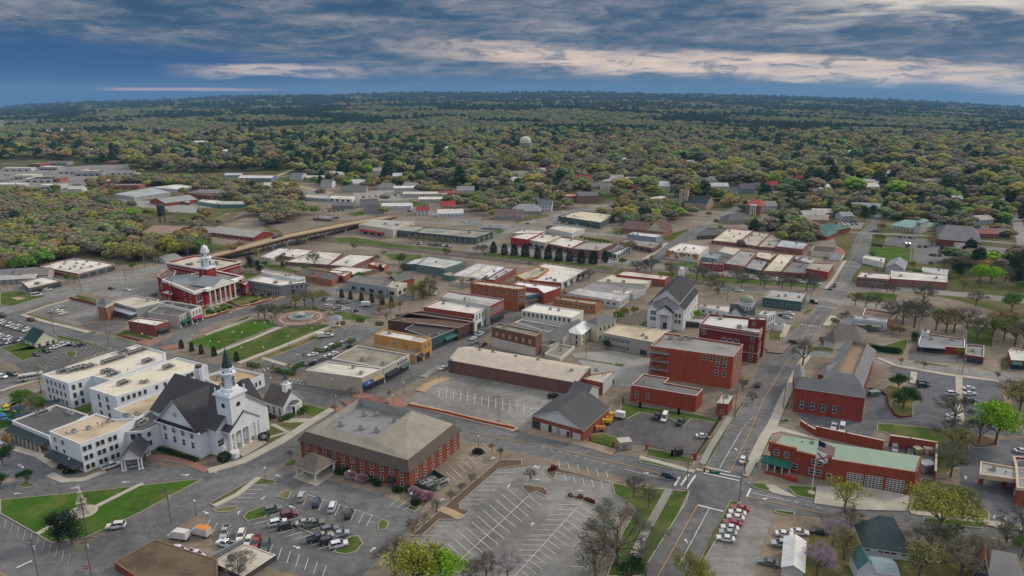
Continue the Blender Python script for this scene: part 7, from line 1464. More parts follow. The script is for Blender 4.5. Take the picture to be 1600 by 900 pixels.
# houses given by foot point, size and turn
def house(px, py, w_, d_, h_, rise, rot, wall, roof, lab, hip=0., chim=True):
 x, y = W(px, py); c, q = math.cos(rot), math.sin(rot)
 P = [(x + a * c - b * q, y + a * q + b * c) for a, b in ((-w_ / 2,0),(w_ / 2,0),(w_ / 2, d_),(-w_ / 2, d_))]
 s = Bld('house', lab, P, h_, 'house', 'houses around the town')
 s.gableroof(0, h_, rise,.5, shingle(roof), wallmat(wall), hip)
 s.openings([(0, 'w', max(2, int(w_ / 3.5)), 1 if h_ < 5 else 2, 1.1, 1.4)])
 if chim: m = MB(); m.box(w_ * .2 * c, w_ * .2 * q, h_,.8,.8, rise + .8, rot); m.build('chimney', brick((.28,.12,.08)), s.root)
 return s
WH = (.56,.56,.54)
HL = [(K(1,0,1260,300,1320,322)[1],20,12,4,4,.1,(.3,.32,.33),(.08,.08,.085),'charcoal hip roofed house'),(K(1,0,1290,270)[0],18,12,4,4,.3,(.35,.36,.36),(.10,.10,.11),'slate roofed house'),(K(1,0,1500,290)[0],30,13,4,2,.05, WH,(.50,.51,.52),'white metal roofed hall'),
 (K(1,0,1165,155)[0],30,12,4,3.5,.05,(.4,.36,.3),(.12,.115,.11),'long dark roofed house'),(K(1,0,1420,135)[0],22,14,4,4,.1,(.45,.42,.38),(.16,.16,.16),'grey hip roofed house'),(K(1,0,1565,165)[0],26,14,7,1.5,.1,(.42,.45,.42),(.52,.54,.52),'pale green sided two storey building'),
 (K(1,0,1080,285)[0],22,12,4,2,.1,(.2,.2,.2),(.12,.12,.13),'dark flat looking house'),(K(2,0,180,235)[0],30,12,4,1.6,.05,(.45,.43,.38),(.55,.53,.48),'long white roofed store'),(K(2,0,120,195)[0],50,14,4.5,1.4,.03,(.45,.42,.38),(.5,.47,.4),'very long cream roofed motel'),
 (K(2,0,300,192)[0],20,10,5,1.6,.2,(.3,.06,.05),(.25,.05,.04),'red walled shop'),(K(2,0,305,290)[0],14,12,4.5,3.5,.2,(.4,.2,.1),(.30,.03,.03),'small house with bright red roof'),(K(2,0,105,335)[0],12,12,5,3,.1, WH,(.24,.03,.03),'white house with dark red roof'),
 (K(2,0,320,350)[0],24,14,4,3,.1, WH,(.48,.48,.46),'white metal roofed house'),(K(2,0,770,370)[0],26,14,4,5,-.1,(.3,.28,.25),(.14,.10,.085),'rambling brown shingle house'),(K(2,0,915,330)[0],28,18,4,5.5,.0,(.3,.3,.3),(.24,.25,.25),'large grey hip roofed house'),
 (K(2,0,1055,305)[0],14,16,7,4,-.2,(.5,.52,.55),(.09,.10,.12),'white house with dark slate gable'),(K(2,0,870,105)[0],26,16,6,5,.0,(.45,.45,.42),(.50,.51,.50),'big white metal roofed house'),(K(2,0,1270,225)[0],22,14,6,1,.05,(.28,.12,.09),(.45,.22,.16),'salmon topped brick building'),
 (K(2,0,1395,235)[0],22,14,8,3,.1,(.25,.14,.11),(.12,.12,.13),'brick apartment house'),(K(2,0,440,170)[0],20,14,5,4,.1,(.42,.42,.4),(.2,.2,.21),'grey roofed cottage'),(K(2,0,195,50)[0],16,12,9,3,.1,(.52,.52,.5),(.25,.25,.25),'tall white house'),(K(2,0,1400,130)[0],30,12,4,4,0.,(.3,.15,.12),(.16,.13,.12),'low brick ranch house'),
 (K(3,0,365,150)[0],22,16,7,5,.0, WH,(.42,.43,.44),'big white gabled house'),(K(3,0,150,105)[0],20,14,6,5,.1, WH,(.45,.45,.46),'white gabled house'),(K(3,0,905,190)[0],18,14,6,5,.1,(.5,.5,.5),(.07,.075,.09),'white house with black roof'),(K(3,0,1110,100)[0],22,14,7,5,.1,(.5,.5,.52),(.2,.2,.23),'white house with grey blue roof'),
 (K(3,0,1280,55)[0],18,14,7,4,.0, WH,(.3,.3,.32),'tall white house between trees'),(K(3,0,340,30)[0],16,12,6,4,.1, WH,(.35,.35,.35),'small white house'),(K(3,0,600,45)[0],24,12,5,4,.05,(.45,.42,.4),(.4,.38,.36),'low pinkish house'),(K(3,0,985,400)[0],24,16,4,4.5,.2,(.3,.28,.25),(.10,.10,.105),'dark hip roofed house'),
 (K(3,0,1240,425)[0],10,10,3.5,3.5,.0, WH,(.3,.31,.31),'tiny white cottage'),(K(3,0,1215,305)[0],14,12,6,4,.1, WH,(.2,.2,.2),'white house behind the mansion'),(K(3,0,1040,160)[0],16,12,6,5,.1,(.15,.2,.25),(.09,.09,.1),'dark blue grey house'),(K(3,0,1560,360)[0],22,12,4,3,.1,(.2,.3,.38),(.3,.3,.3),'pale blue house'),
 (K(3,0,1540,400)[0],30,14,4,3,.0,(.35,.2,.15),(.25,.22,.2),'wide brick house'),(K(4,0,30,345)[0],18,12,4,3,.0,(.3,.3,.28),(.45,.42,.36),'tan roofed building'),(K(4,0,220,370)[0],12,10,4,3,.2,(.35,.38,.38),(.22,.25,.26),'small grey gabled house'),(K(4,0,370,305)[0],26,14,4,4,-.2,(.35,.4,.34),(.24,.30,.27),'sage green roofed house'),
 (K(4,0,1300,400)[0],16,12,4,3,.2,(.4,.4,.4),(.3,.28,.27),'small pale house'),(K(4,0,1400,500)[0],18,10,4,2,-.1,(.08,.08,.09),(.12,.12,.13),'black sided building'),(K(4,0,1310,510)[0],16,8,4,2.5,-.1,(.24,.07,.05),(.25,.09,.07),'small red brick garage'),(K(4,0,1080,250)[0],14,12,5,4,.1, WH,(.3,.3,.3),'white house under the trees'),
 (K(0,0,130,850)[0],20,12,4,3,.3,(.2,.24,.3),(.16,.16,.16),'blue grey cottage'),(K(0,0,250,850)[0],18,12,4,3,.3,(.35,.33,.3),(.17,.16,.15),'brown grey cottage'),(K(0,0,60,870)[0],30,8,3,1.5,.25,(.3,.3,.3),(.36,.35,.33),'long low pale shed'),(K(0,0,590,160)[0],16,12,5,3,.1, WH,(.4,.4,.4),'small white house'),(K(0,0,430,190)[0],20,12,4,3,.1,(.35,.33,.3),(.2,.2,.2),'grey house'),(K(0,0,60,160)[0],30,16,4,3,.1,(.28,.3,.36),(.14,.15,.2),'slate blue roofed building'),
 (K(1,0,250,275)[0],34,12,4,2,.05,(.1,.2,.16),(.36,.37,.36),'green sided mobile building'),(K(1,0,60,190)[0],30,14,5,3,.1, DRED,(.2,.17,.17),'dark red mill house'),(K(1,0,390,70)[0],46,24,5,2,-.05,(.16,.2,.28),(.48,.48,.47),'big blue sided warehouse'),(K(1,0,870,60)[0],28,14,4,2,.1,(.35,.33,.3),(.42,.40,.37),'pale roadside store'),(K(1,0,220,40)[0],22,12,4,2,.1,(.3,.35,.42),(.4,.42,.44),'grey metal workshop')]
for p, w_, d_, h_, ri, ro, wl, rf, lb in HL: house(*p, w_, d_, h_, ri, ro, wl, rf, lb + ' ' + near(*p),.25 if 'hip' in lb else 0.)
rh = random.Random(3)
for i in range(96):    # roofs glimpsed through the residential trees
 px, py = rh.uniform(400,1590),230 + 72 * rh.random() ** .7
 if 780 < px < 860 and py < 262: continue
 rf, w1 = rh.choice([((.42,.42,.42),'pale grey'),((.24,.03,.03),'red'),((.13,.13,.14),'charcoal'),((.28,.25,.22),'tan'),((.5,.5,.5),'white')]); 
 house(px, py, rh.uniform(14,24), rh.uniform(11,15), rh.choice((4,6.5)), rh.uniform(3,5), rh.uniform(-.4,.4), WH if rh.random() < .7 else (.3,.12,.09), rf, f'house with {w1} roof among the trees ' + near(px, py), chim=False)
for i in range(44):    # far left business strip and plazas
 px, py = (rh.uniform(0,110), rh.uniform(186,214)) if i < 20 else ((rh.uniform(0,200), rh.uniform(252,296)) if i < 36 else (rh.uniform(60,140), rh.uniform(200,207)))
 x, y = W(px, py); w_, d_ = rh.uniform(18,46) * (2 if i < 20 or i > 35 else 1), rh.uniform(14,26); P = [(x - w_ / 2, y),(x + w_ / 2, y + w_ * .05),(x + w_ / 2, y + d_),(x - w_ / 2, y + d_)]
 P = [PX(a, b,5.) for a, b in P]; wl, w1 = rh.choice([((.5,.5,.48),'white walled'),((.3,.12,.09),'brick'),((.3,.3,.32),'grey')]); rf, w2 = rh.choice([(WR,'pale'),(CW,'white'),(G_,'grey')])
 flat('store_building', f'distant {w1} store with {w2} roof ' + near(px, py), P,5., wl, rf, par=.4, wins=[(0,'s',4,1,4,2)], group='stores of the far business strip')
for P, lb, wl in [([(108,238),(130,231),(172,233),(177,240)],'large far store with red front and white roof',(.28,.06,.05)),([(50,206),(80,201),(136,202),(112,208)],'largest white roof of the far left plaza',(.4,.4,.4)),([(300,222),(305,219),(325,219),(324,223)],'white school building beyond the far sports field',(.5,.5,.48)),([(345,236),(350,233),(370,233),(370,237)],'pale metal shed beside the far sports field',(.5,.5,.5))]:
 flat('store_building', lb, P,6., wl, CW, par=.4, wins=[(3,'s',6,1,5,2.4)])
# black elevated tank and billboards
g = W(*K(0, 0, 1270, 390)[0]); o = bpy.data.objects.new('water_tank', None); COL.objects.link(o); o.location = (*g, 0); mt = plain((.03, .035, .045), .6)
m = MB(); m.cyl(0,0,9,16,3.4,3.4,14); m.lathe(0,0,[(3.5,16),(.2,17.5)],14); m.build('tank', mt, o)
for k in range(4): m = MB(); m.tube((3 * math.cos(k * 1.57), 3 * math.sin(k * 1.57), 0), (3 * math.cos(k * 1.57), 3 * math.sin(k * 1.57), 9), .35); m.build('leg', mt, o)
reg(o, 'black round tank on legs beside the bright green trees', 'water tank')
# ---------------------------------------------------------------- water towers
def water_tower(px, pb, pt, ptank, rad, label, col_):
 g = W(px, pb); o = bpy.data.objects.new('water_tower', None); COL.objects.link(o); o.location = (*g, 0); zt2, zb = zfor(g[1], pt), zfor(g[1], ptank); mt = painted(col_, .35)
 h = zt2 - zb; m = MB(); m.lathe(0,0,[(rad * .25, zb - h * .25),(rad * .75, zb - h * .08),(rad * .98, zb + h * .1),(rad, zb + h * .3),(rad * .98, zb + h * .62),(rad * .75, zb + h * .88),(rad * .35, zb + h * .98),(.3, zt2 + .1)],24); m.build('tank', mt, o, smooth=True)
 m = MB(); m.lathe(0,0,[(rad * 1.04, zb + h * .22),(rad * 1.08, zb + h * .23),(rad * 1.08, zb + h * .3),(rad * 1.04, zb + h * .3)],24); m.build('catwalk', plain((.12,.14,.14)), o)
 for k in range(8): a_ = k * math.pi / 4; m = MB(); m.tube((rad * 1.15 * math.cos(a_), rad * 1.15 * math.sin(a_),0),(rad * .97 * math.cos(a_), rad * .97 * math.sin(a_), zb + h * .2),.45,.4,6); m.build('leg', plain((.42,.43,.40),.6), o)
 m = MB(); m.cyl(0,0,0, zb,1.0,1.0,8)
 for f in (.35,.68): z = zb * f; rr = rad * (1.15 - .18 * f); [m.tube((rr * math.cos(k * .785), rr * math.sin(k * .785), z),(rr * math.cos((k + 1) * .785), rr * math.sin((k + 1) * .785), z),.18, n=4) for k in range(8)]
 m.build('riser', plain((.42, .43, .40), .6), o); reg(o, label, 'water tower')
water_tower(821, 258, 213, 228, 9.6, 'pale round water tower on legs above the tree tops', (.50, .50, .42))
for px, pb, pt, lb in ((481,158,150.2,'tiny white water tower on the left part of the horizon'),(643,161,151.5,'tiny white water tower near the middle of the horizon')):
 g = W(px,160); g = (g[0] * .6, g[1] * .6); zg = float(zt(np.array(g[0]), np.array(g[1]))); z1 = zfor(g[1], pt); o = bpy.data.objects.new('water_tower', None); COL.objects.link(o); o.location = (*g, zg); m = MB(); m.cyl(0,0,0, z1 - zg - 8,4,3,8); m.build('column', painted((.7,.7,.68)), o); m = MB(); m.lathe(0,0,[(3, z1 - zg - 14),(13, z1 - zg - 6),(13, z1 - zg - 2),(5, z1 - zg + 3),(.2, z1 - zg + 4)],12); m.build('tank', painted((.75,.75,.72)), o); reg(o, lb,'water tower', None,(px, pb))
# ---------------------------------------------------------------- bridge
BP = [(300,407,.3),(340,398,3.5),(395,383,6.2),(440,371,6.8),(500,359,6.2),(560,347,4.2),(610,339,.6)]
G = [Vector((*W(x, y, z), z)) for x, y, z in BP]; o = bpy.data.objects.new('road_bridge', None); COL.objects.link(o); o.location = (*G[0].xy, 0); c0 = Vector((*G[0].xy, 0))
dk_, rl, fa = MB(), MB(), MB(); wd_ = 6.8
L_, R_ = [],[]
for i, g in enumerate(G):
 e = (G[min(i + 1, len(G) - 1)] - G[max(0, i - 1)]); e.z = 0; e.normalize(); n = Vector((-e.y, e.x,0)); L_.append(g + n * wd_ - c0); R_.append(g - n * wd_ - c0)
for i in range(len(G) - 1):
 dk_.add([R_[i], R_[i + 1], L_[i + 1], L_[i]],[(0,1,2,3)])
 for Sd in (L_, R_):
  up = Vector((0,0,.9)); dn = Vector((0,0,-1.3)); fa.add([Sd[i] + dn, Sd[i + 1] + dn, Sd[i + 1], Sd[i]],[(0,1,2,3),(3,2,1,0)]); rl.add([Sd[i], Sd[i + 1], Sd[i + 1] + up, Sd[i] + up],[(0,1,2,3),(3,2,1,0)])
dk_.build('deck', plain((.34,.25,.16),.9,.2,.15), o); rl.build('railing', plain((.36,.28,.18),.8,.2,.3), o); fa.build('girder', plain((.07,.035,.03),.8), o)
for i in range(2, len(G) - 1):
 for f in (0,.5):
  if i == len(G) - 2 and f: continue
  p, q = L_[i].lerp(L_[i + 1], f), R_[i].lerp(R_[i + 1], f); m = MB()
  for t_ in (.1,.5,.9): v = p.lerp(q, t_); m.cyl(v.x, v.y,0, v.z - 1.3,.5,.5,8)
  a_ = p.lerp(q,.5); m.box(a_.x, a_.y, a_.z - 2.1,(p - q).length,.9,.9, math.atan2((q - p).y,(q - p).x)); m.build('pier', plain((.38,.36,.32),.9), o)
reg(o, 'long tan road bridge curving over the railway on concrete piers', 'bridge')
BLOCK += [[(a.x + c0.x, a.y + c0.y),(b.x + c0.x, b.y + c0.y),(d_.x + c0.x, d_.y + c0.y),(e_.x + c0.x, e_.y + c0.y)] for a, b, d_, e_ in zip(L_, L_[1:], R_[1:], R_)]
# ---------------------------------------------------------------- park furniture
g = Vector(W(*K(1,1,752,385)[0])); m = MB()
struct((lambda q: (q.prism([(g.x + 12.6 * math.cos(a), g.y + 12.6 * math.sin(a)) for a in np.linspace(0,6.283,32, endpoint=False)],0,.33,0), q.build('brick_plaza', plain((.20,.125,.10),.9,.35,.5, kind='World')))[1])(m))
m = MB(); m.ring([(g.x + 10.8 * math.cos(a), g.y + 10.8 * math.sin(a)) for a in np.linspace(0,6.283,32, endpoint=False)],[(g.x + 10 * math.cos(a), g.y + 10 * math.sin(a)) for a in np.linspace(0,6.283,32, endpoint=False)],.3,.35,0); struct(m.build('paving_ring', CONC))
BLOCK.append([(g.x + 13 * math.cos(a), g.y + 13 * math.sin(a)) for a in np.linspace(0,6.283,12, endpoint=False)])
o = bpy.data.objects.new('fountain', None); COL.objects.link(o); o.location = (*g, .33)
oc = [(6.4 * math.cos(a + .39),6.4 * math.sin(a + .39)) for a in np.linspace(0,6.283,8, endpoint=False)]
m = MB(); m.ring(oc, inset(oc,.5),0,.9,0); m.build('basin', painted((.36,.32,.27)), o); m = MB(); m.prism(inset(oc,.5),0,.6,0, sides=False); m.build('water', plain((.16,.22,.22),.08,.3,2.), o)
m = MB(); m.cyl(0,0,.4,1.6,.4,.3,10); m.cyl(0,0,1.6,1.9,.4,2.2,14); m.cyl(0,0,1.9,2.6,.25,.2,8); m.cyl(0,0,2.6,2.8,.2,1.1,12); m.build('tiered_bowl', painted((.42,.42,.40)), o)
reg(o, 'octagonal stone fountain on a round brick plaza in the park', 'fountain')
for k in range(10):
 a_ = k * .628 + .3; m = MB()
 for j in range(4): b0 = a_ + j * .1; m.box(g.x + 15.2 * math.cos(b0) - (g.x + 15 * math.cos(a_)), g.y + 15.2 * math.sin(b0) - (g.y + 15 * math.sin(a_)),0,.7,1.8,1.0, b0)
 o = m.build('planter_wall', plain((.22,.19,.15),.9,.25,.5), None,(g.x + 15 * math.cos(a_), g.y + 15 * math.sin(a_),.2)); reg(o,'curved stone planter wall round the fountain plaza','planter','planter walls round the fountain')
def gazebo(px, py, lab):
 g = W(px, py); o = bpy.data.objects.new('gazebo', None); COL.objects.link(o); o.location = (*g, .25); mt = painted((.7, .7, .7))
 m = MB(); m.box(0, 0, 0, 5, 5, .3); m.build('floor', CONC, o)
 for i in (-1,1):
  for j in (-1, 1): m = MB(); m.box(i * 2.1, j * 2.1, .3, .45, .45, 3.2); m.build('post', mt, o)
 m = MB(); m.box(0,0,3.4,5.2,5.2,.5); m.build('beam', mt, o); m = MB(); m.lathe(0,0,[(3.9,3.9),(.1,5.7)],4, a0=.785); m.build('roof', shingle((.22,.24,.27)), o); reg(o, lab,'gazebo')
gazebo(*K(1, 1, 1028, 445)[0], 'white four post gazebo with blue grey roof beside the fountain')
# monument
g = W(*K(0,3,650,405)[0]); m = MB(); m.prism([(g[0] + 3.4 * math.cos(a) * 1.1, g[1] + 3.4 * math.sin(a)) for a in np.linspace(0,6.283,20, endpoint=False)],0,.33,0); struct(m.build('monument_paving', CONC))
o = bpy.data.objects.new('monument', None); COL.objects.link(o); o.location = (*g,.33); st = painted((.40,.37,.31),.4); zt3 = zfor(g[1], K(0,3,0,195)[0][1])
m = MB()
for i in range(4): m.box(0,0, i * .3,3.8 - i * .55,3.8 - i * .55,.3,.5)
m.box(0,0,1.2,2.0,2.0,1.8,.5); m.box(0,0,3.0,2.4,2.4,.3,.5); m.build('stepped_base', st, o)
m = MB(); m.lathe(0,0,[(.95,3.3),(.7, zt3 * .5),(.95, zt3 * .51),(.9, zt3 * .55),(.6, zt3 * .56),(.42, zt3 - 2.6),(.7, zt3 - 2.5),(.7, zt3 - 2.2)],4, a0=.5 + .785); m.build('shaft', st, o)
m = MB(); m.cyl(0,0, zt3 - 2.2, zt3 - 1.2,.28,.24,8); m.cyl(0,0, zt3 - 1.2, zt3 - .5,.3,.2,8); m.cyl(0,0, zt3 - .5, zt3 - .1,.14,.14,8); m.build('statue', painted((.5,.5,.48)), o); reg(o,'tall stone monument shaft topped by a small statue on the triangular lawn','monument')
# flags
def flagpole(px, py, ptop, lab, flags=True):
 g = W(px, py); zt4 = zfor(g[1], ptop); o = bpy.data.objects.new('flagpole', None); COL.objects.link(o); o.location = (*g, .25)
 m = MB(); m.cyl(0,0,0,.25,1.0,1.0,14, mi=1); m.cyl(0,0,.2, zt4 - .3,.13,.07,8); m.cyl(0,0, zt4 - .3, zt4,.16,.05,8); m.build('pole',[painted((.6,.6,.6)), CONC], o)
 reg(o, lab, 'flagpole')
 if not flags: return
 RD, WT, BL = plain((.42,.02,.04),.8,.1), plain((.7,.7,.7),.8,.05), plain((.02,.04,.15),.8,.1)
 def wavy(u, v, L, Hh, zt_): x = .15 + u * L * .93; y = .28 * math.sin(u * 7) * u; return (x, y, zt_ - v * Hh - u * L * .42)
 us = bpy.data.objects.new('national_flag', None); COL.objects.link(us); us.location = o.location; m = MB(); L, Hh, z = 5.4, 3.0, zt4 - .5
 for s_ in range(13):
  for i in range(12):
   u0 = i / 12; u1 = (i + 1) / 12; a, b = s_ / 13,(s_ + 1) / 13; mi = 2 if (u1 <= .42 and s_ < 7) else (0 if s_ % 2 == 0 else 1)
   m.add([wavy(u0, b, L, Hh, z), wavy(u1, b, L, Hh, z), wavy(u1, a, L, Hh, z), wavy(u0, a, L, Hh, z)],[(0,1,2,3),(3,2,1,0)], mi)
 for r in range(5):
  for c in range(6):
   u, v = .03 + c * .064,.05 + r * .105; p = Vector(wavy(u, v, L, Hh, z)); 
   for sy in (-.03,.03): m.add([p + Vector((0, sy,-.05)), p + Vector((.06, sy,0)), p + Vector((0, sy,.05)), p + Vector((-.06, sy,0))],[(0,1,2,3),(3,2,1,0)],1)
 m.build('cloth', [RD, WT, BL], us); reg(us, 'star and stripe flag with blue canton flying at the fire station', 'flag')
 al = bpy.data.objects.new('state_flag', None); COL.objects.link(al); al.location = o.location; m = MB(); L, Hh, z = 3.6, 2.4, zt4 - 4.1
 for i in range(10):
  for j in range(8):
   u0, u1, v0, v1 = i / 10,(i + 1) / 10, j / 8,(j + 1) / 8; m.add([wavy(u0, v1, L, Hh, z), wavy(u1, v1, L, Hh, z), wavy(u1, v0, L, Hh, z), wavy(u0, v0, L, Hh, z)],[(0,1,2,3),(3,2,1,0)],1)
 for s_ in (0,1):
  for i in range(10):
   u0, u1 = i / 10,(i + 1) / 10; f = lambda u, dv: (u, min(1, max(0,(u if s_ else 1 - u) + dv)))
   q = [Vector(wavy(*f(u0,.09), L, Hh, z)), Vector(wavy(*f(u1,.09), L, Hh, z)), Vector(wavy(*f(u1,-.09), L, Hh, z)), Vector(wavy(*f(u0,-.09), L, Hh, z))]
   for dy in (-.03,.03): m.add([v + Vector((0, dy,0)) for v in q],[(0,1,2,3),(3,2,1,0)],0)
 m.build('cloth', [RD, WT], al); reg(al, 'white flag with red diagonal cross below the striped flag', 'flag')
flagpole(*KZ(1180, 660, 6.925, 606, 772)[0], 687, 'tall white flagpole in a round base before the fire station')
flagpole(*KZ(235,375,8.18,795,890)[0],468,'thin left flagpole on the courthouse lawn', False); flagpole(*KZ(235,375,8.18,858,865)[0],465,'thin right flagpole on the courthouse lawn', False)
# no entry sign
g = W(*K(0,3,685,905)[0]); o = bpy.data.objects.new('road_sign', None); COL.objects.link(o); o.location = (*g,0); m = MB(); m.cyl(0,0,0,2.6,.05, n=6); m.build('post', plain((.3,.3,.3)), o)
m = MB(); m.cyl(0,0,0,.06,.55, n=20); q = m.build('sign_plate', plain((.40,.02,.03),.5,.05), o,(0,-.08,2.6)); q.rotation_euler = (math.pi / 2,0,0)
m = MB(); m.box(0,-.16,2.52,.75,.03,.16); m.build('white_bar', plain((.7,.7,.7),.5,.05), o); reg(o,'round red sign with a white bar at the lower left corner','road sign')
# signals over the crossing
p1, p2, p3 = upole(1072,770,10.5,.3,'at the left corner of the signal crossing', False), upole(1155,783,9.5,.3,'at the right corner of the signal crossing', False), upole(1163,742,9.5,.3,'on the fire station corner of the signal crossing', False)
yl = plain((.55,.26,.02),.5,.1); bk_ = plain((.02,.02,.02),.5)
for x, y, lb in ((1098,760,'yellow traffic light hanging left of the green street sign'),(1107,763,'yellow traffic light hanging just beside the green street sign'),(1160,752,'yellow traffic light hanging near the fire station corner'),(1079,745,'yellow traffic light hanging at the far left corner of the crossing')):
 g = W(x, y); o = bpy.data.objects.new('traffic_light', None); COL.objects.link(o); o.location = (*g,4.9); m = MB(); m.box(0,0,0,.6,.5,1.5); m.build('housing', yl, o)
 for k in range(3): m = MB(); m.cyl(0,0,0,.16,.17, n=10); q = m.build('lens', bk_, o,(0,-.24,.3 + k * .45)); q.rotation_euler = (math.pi / 2,0,0)
 m = MB(); m.cyl(0,0,1.5,2.3,.04, n=5); m.build('hanger', bk_, o); reg(o, lb,'traffic light')
g = W(1115,766); m = MB(); m.box(0,0,0,2.6,.08,.8); m.cyl(-.8,0,.8,1.6,.03, n=4); m.cyl(.8,0,.8,1.6,.03, n=4); o = m.build('street_sign', plain((.01,.16,.09),.5), None,(*g,5.3)); reg(o,'green street name sign hanging over the crossing','street sign')
m = MB(); A, B = Vector((*W(1072,770),7.5)), Vector((*W(1163,742),7.2)); m.tube(A - A, B - A,.04, n=4); o = m.build('span_wire', bk_, None, A); reg(o,'steel span wire carrying the traffic lights over the crossing','wire')
# iron fence of the police yard
def fence(pts, lab, h=2.0):
 g = [Vector(W(*p)) for p in pts]; o = bpy.data.objects.new('iron_fence', None); COL.objects.link(o); o.location = (*g[0], 0); bm_ = plain((.02, .02, .02), .6)
 m = MB()
 for p, q in zip(g, g[1:]):
  e = q - p; L = e.length; n = int(L / .35); a_ = math.atan2(e.y, e.x); mid = (p + q) / 2 - g[0]; m.box(*mid,.4, L,.06,.08, a_); m.box(*mid, h - .2, L,.06,.08, a_)
  for i in range(n): v = p.lerp(q, i / n) - g[0]; m.box(*v,.1,.05,.05, h, a_)
 m.build('railing', bm_, o)
 for p, q in zip(g, g[1:]):
  n = max(1, int((q - p).length / 14))
  for i in range(n + 1): v = p.lerp(q, i / n) - g[0]; m = MB(); m.box(*v,0,.7,.7, h + .4); m.build('brick_pier', brick((.24,.06,.04)), o)
 reg(o, lab, 'fence')
fence([(1126,655),(1086,718)],'black iron fence with brick piers along the main road'); fence([(973,630),(1000,638),(1060,648),(1124,656)],'black iron fence behind the police yard'); fence([(1084,719),(1050,714),(1010,704)],'black iron fence right of the yard gate'); fence([(958,700),(922,690)],'black iron fence left of the yard gate')
# ================================================================ VEHICLES
C1 = lambda c, r, x, y: K(c, r, x, y)[0]
def cl(c, r, lst, vd, where, group, far=False):
 for x, y, kd, co_ in lst: car(*C1(c, r, x, y), {'s': 'sedan','u': 'suv','p': 'pickup','v': 'van'}[kd], co_, vd, where, group, far)
OL, OLg = 'parked in the brick office lot', 'cars parked in the brick office lot'
cl(1,3,[(755,280,'u','silver'),(870,325,'u','dark blue'),(998,360,'u','white'),(1122,410,'u','black')],(5,-14),'parked in the upper row of the brick office lot', OLg)
cl(1,3,[(530,382,'u','grey'),(655,422,'u','maroon'),(570,484,'u','white'),(638,510,'u','black'),(780,478,'s','silver'),(852,494,'p','grey'),(972,538,'u','grey'),(1058,568,'s','silver'),(925,582,'s','tan'),(880,605,'p','dark blue'),(965,626,'u','black'),(1045,655,'u','white')],(22,-5),'parked in the middle rows of the brick office lot', OLg)
cl(1,3,[(158,558,'p','silver'),(283,585,'u','white'),(340,622,'s','white'),(402,640,'p','red'),(474,660,'u','green')],(-5,13),'parked beside the pale concrete roof', OLg)
cl(1,3,[(165,650,'p','white')],(-20,-5),'standing crosswise beside the pale concrete roof', OLg)
cl(0,3,[(905,508,'u','white')],(-25,3),'driving past the triangular lawn','cars on the streets'); cl(1,3,[(835,88,'p','white')],(22,6),'under the brick office drop-off canopy','cars on the streets')
cl(0,2,[(870,840,'p','white')],(20,-7),'beside the hospital entrance canopy','cars on the streets'); cl(0,2,[(1050,838,'u','silver')],(20,-4),'under the hospital entrance canopy','cars on the streets'); cl(0,3,[(1530,735,'p','white'),(1400,690,'s','white')],(20,8),'behind the brown roofed shop', OLg)
for (x, y), kd in zip(K(3,3,985,370,962,404,948,442,925,484,903,522,890,560,870,606),'red white white red white silver white'.split()): car(x, y,'sedan', kd,(-27,-4),'in the angled row beside the grass strip','sedan row beside the grass strip')
cl(3,3,[(1330,572,'s','white'),(1446,556,'s','white'),(1600,556,'s','black')],(25,3),'in the dirt lot beside the white shed','cars in the dirt lot'); cl(3,3,[(1310,650,'p','silver')],(-25,-2),'in the dirt lot beside the white shed','cars in the dirt lot'); cl(3,3,[(1205,795,'s','grey')],(-25,-6),'at the edge of the sedan lot','cars in the dirt lot')
cl(3,3,[(432,120,'u','dark blue')],(24,6),'waiting at the stop line of the cross street','cars on the streets'); cl(3,2,[(1003,790,'s','white')],(4,-11),'driving up the main road by the fire station','cars on the streets'); cl(3,2,[(1122,202,'u','maroon')],(4,-11),'parked on the main road below the dark brick block','cars on the streets')
cl(3,2,[(392,465,'v','white')],(-6,14),'parked in the police yard','cars in the police yard'); cl(3,2,[(518,498,'p','black'),(335,452,'p','black')],(8,-8),'parked in the police yard','cars in the police yard'); cl(3,2,[(690,606,'s','white')],(22,1),'parked in the police yard beside the iron fence','cars in the police yard')
cl(2,2,[(1125,296,'u','black')],(20,-3),'alone in the warehouse lot','cars on the streets')
HLw, HG = 'parked in the lot behind the fire station', 'cars in the fire station lots'
cl(4,2,[(808,190,'u','black'),(812,212,'u','black'),(1040,275,'u','white'),(1170,232,'s','white'),(1176,273,'s','white'),(1180,334,'u','black'),(1045,446,'s','white'),(1045,476,'s','silver')],(20,0),'parked in the wide lot right of the brick hall', HG); cl(4,2,[(115,532,'p','white'),(178,550,'v','white')],(-3,13), HLw, HG); cl(4,2,[(590,705,'u','silver'),(710,728,'u','black')],(0,13),'inside the walled fire station yard', HG); cl(4,2,[(1585,722,'s','white')],(20,1),'waiting near the drive-through bank', HG)
cl(3,1,[(975,170,'s','white')],(12,1),'on the lane behind the columned church','cars on the streets', True); cl(3,1,[(1370,348,'s','white'),(1315,364,'s','black'),(1350,378,'s','silver'),(1560,260,'u','black')],(13,3),'parked beside the domed church','cars beside the domed church', True); cl(3,1,[(1400,572,'u','maroon')],(10,1),'crossing the main road at the dark brick block','cars on the streets')
cl(2,1,[(497,542,'s','white'),(548,510,'p','white'),(600,482,'s','grey')],(10,-5),'parked along the shopping street','cars along the shopping street'); cl(2,1,[(575,587,'s','maroon'),(520,575,'s','grey'),(268,772,'s','white')],(10,-5),'parked across from the shopping street stores','cars along the shopping street'); cl(2,1,[(130,197,'v','blue'),(175,197,'p','white')],(12,0),'parked by the big grey trees','cars along the shopping street', True)
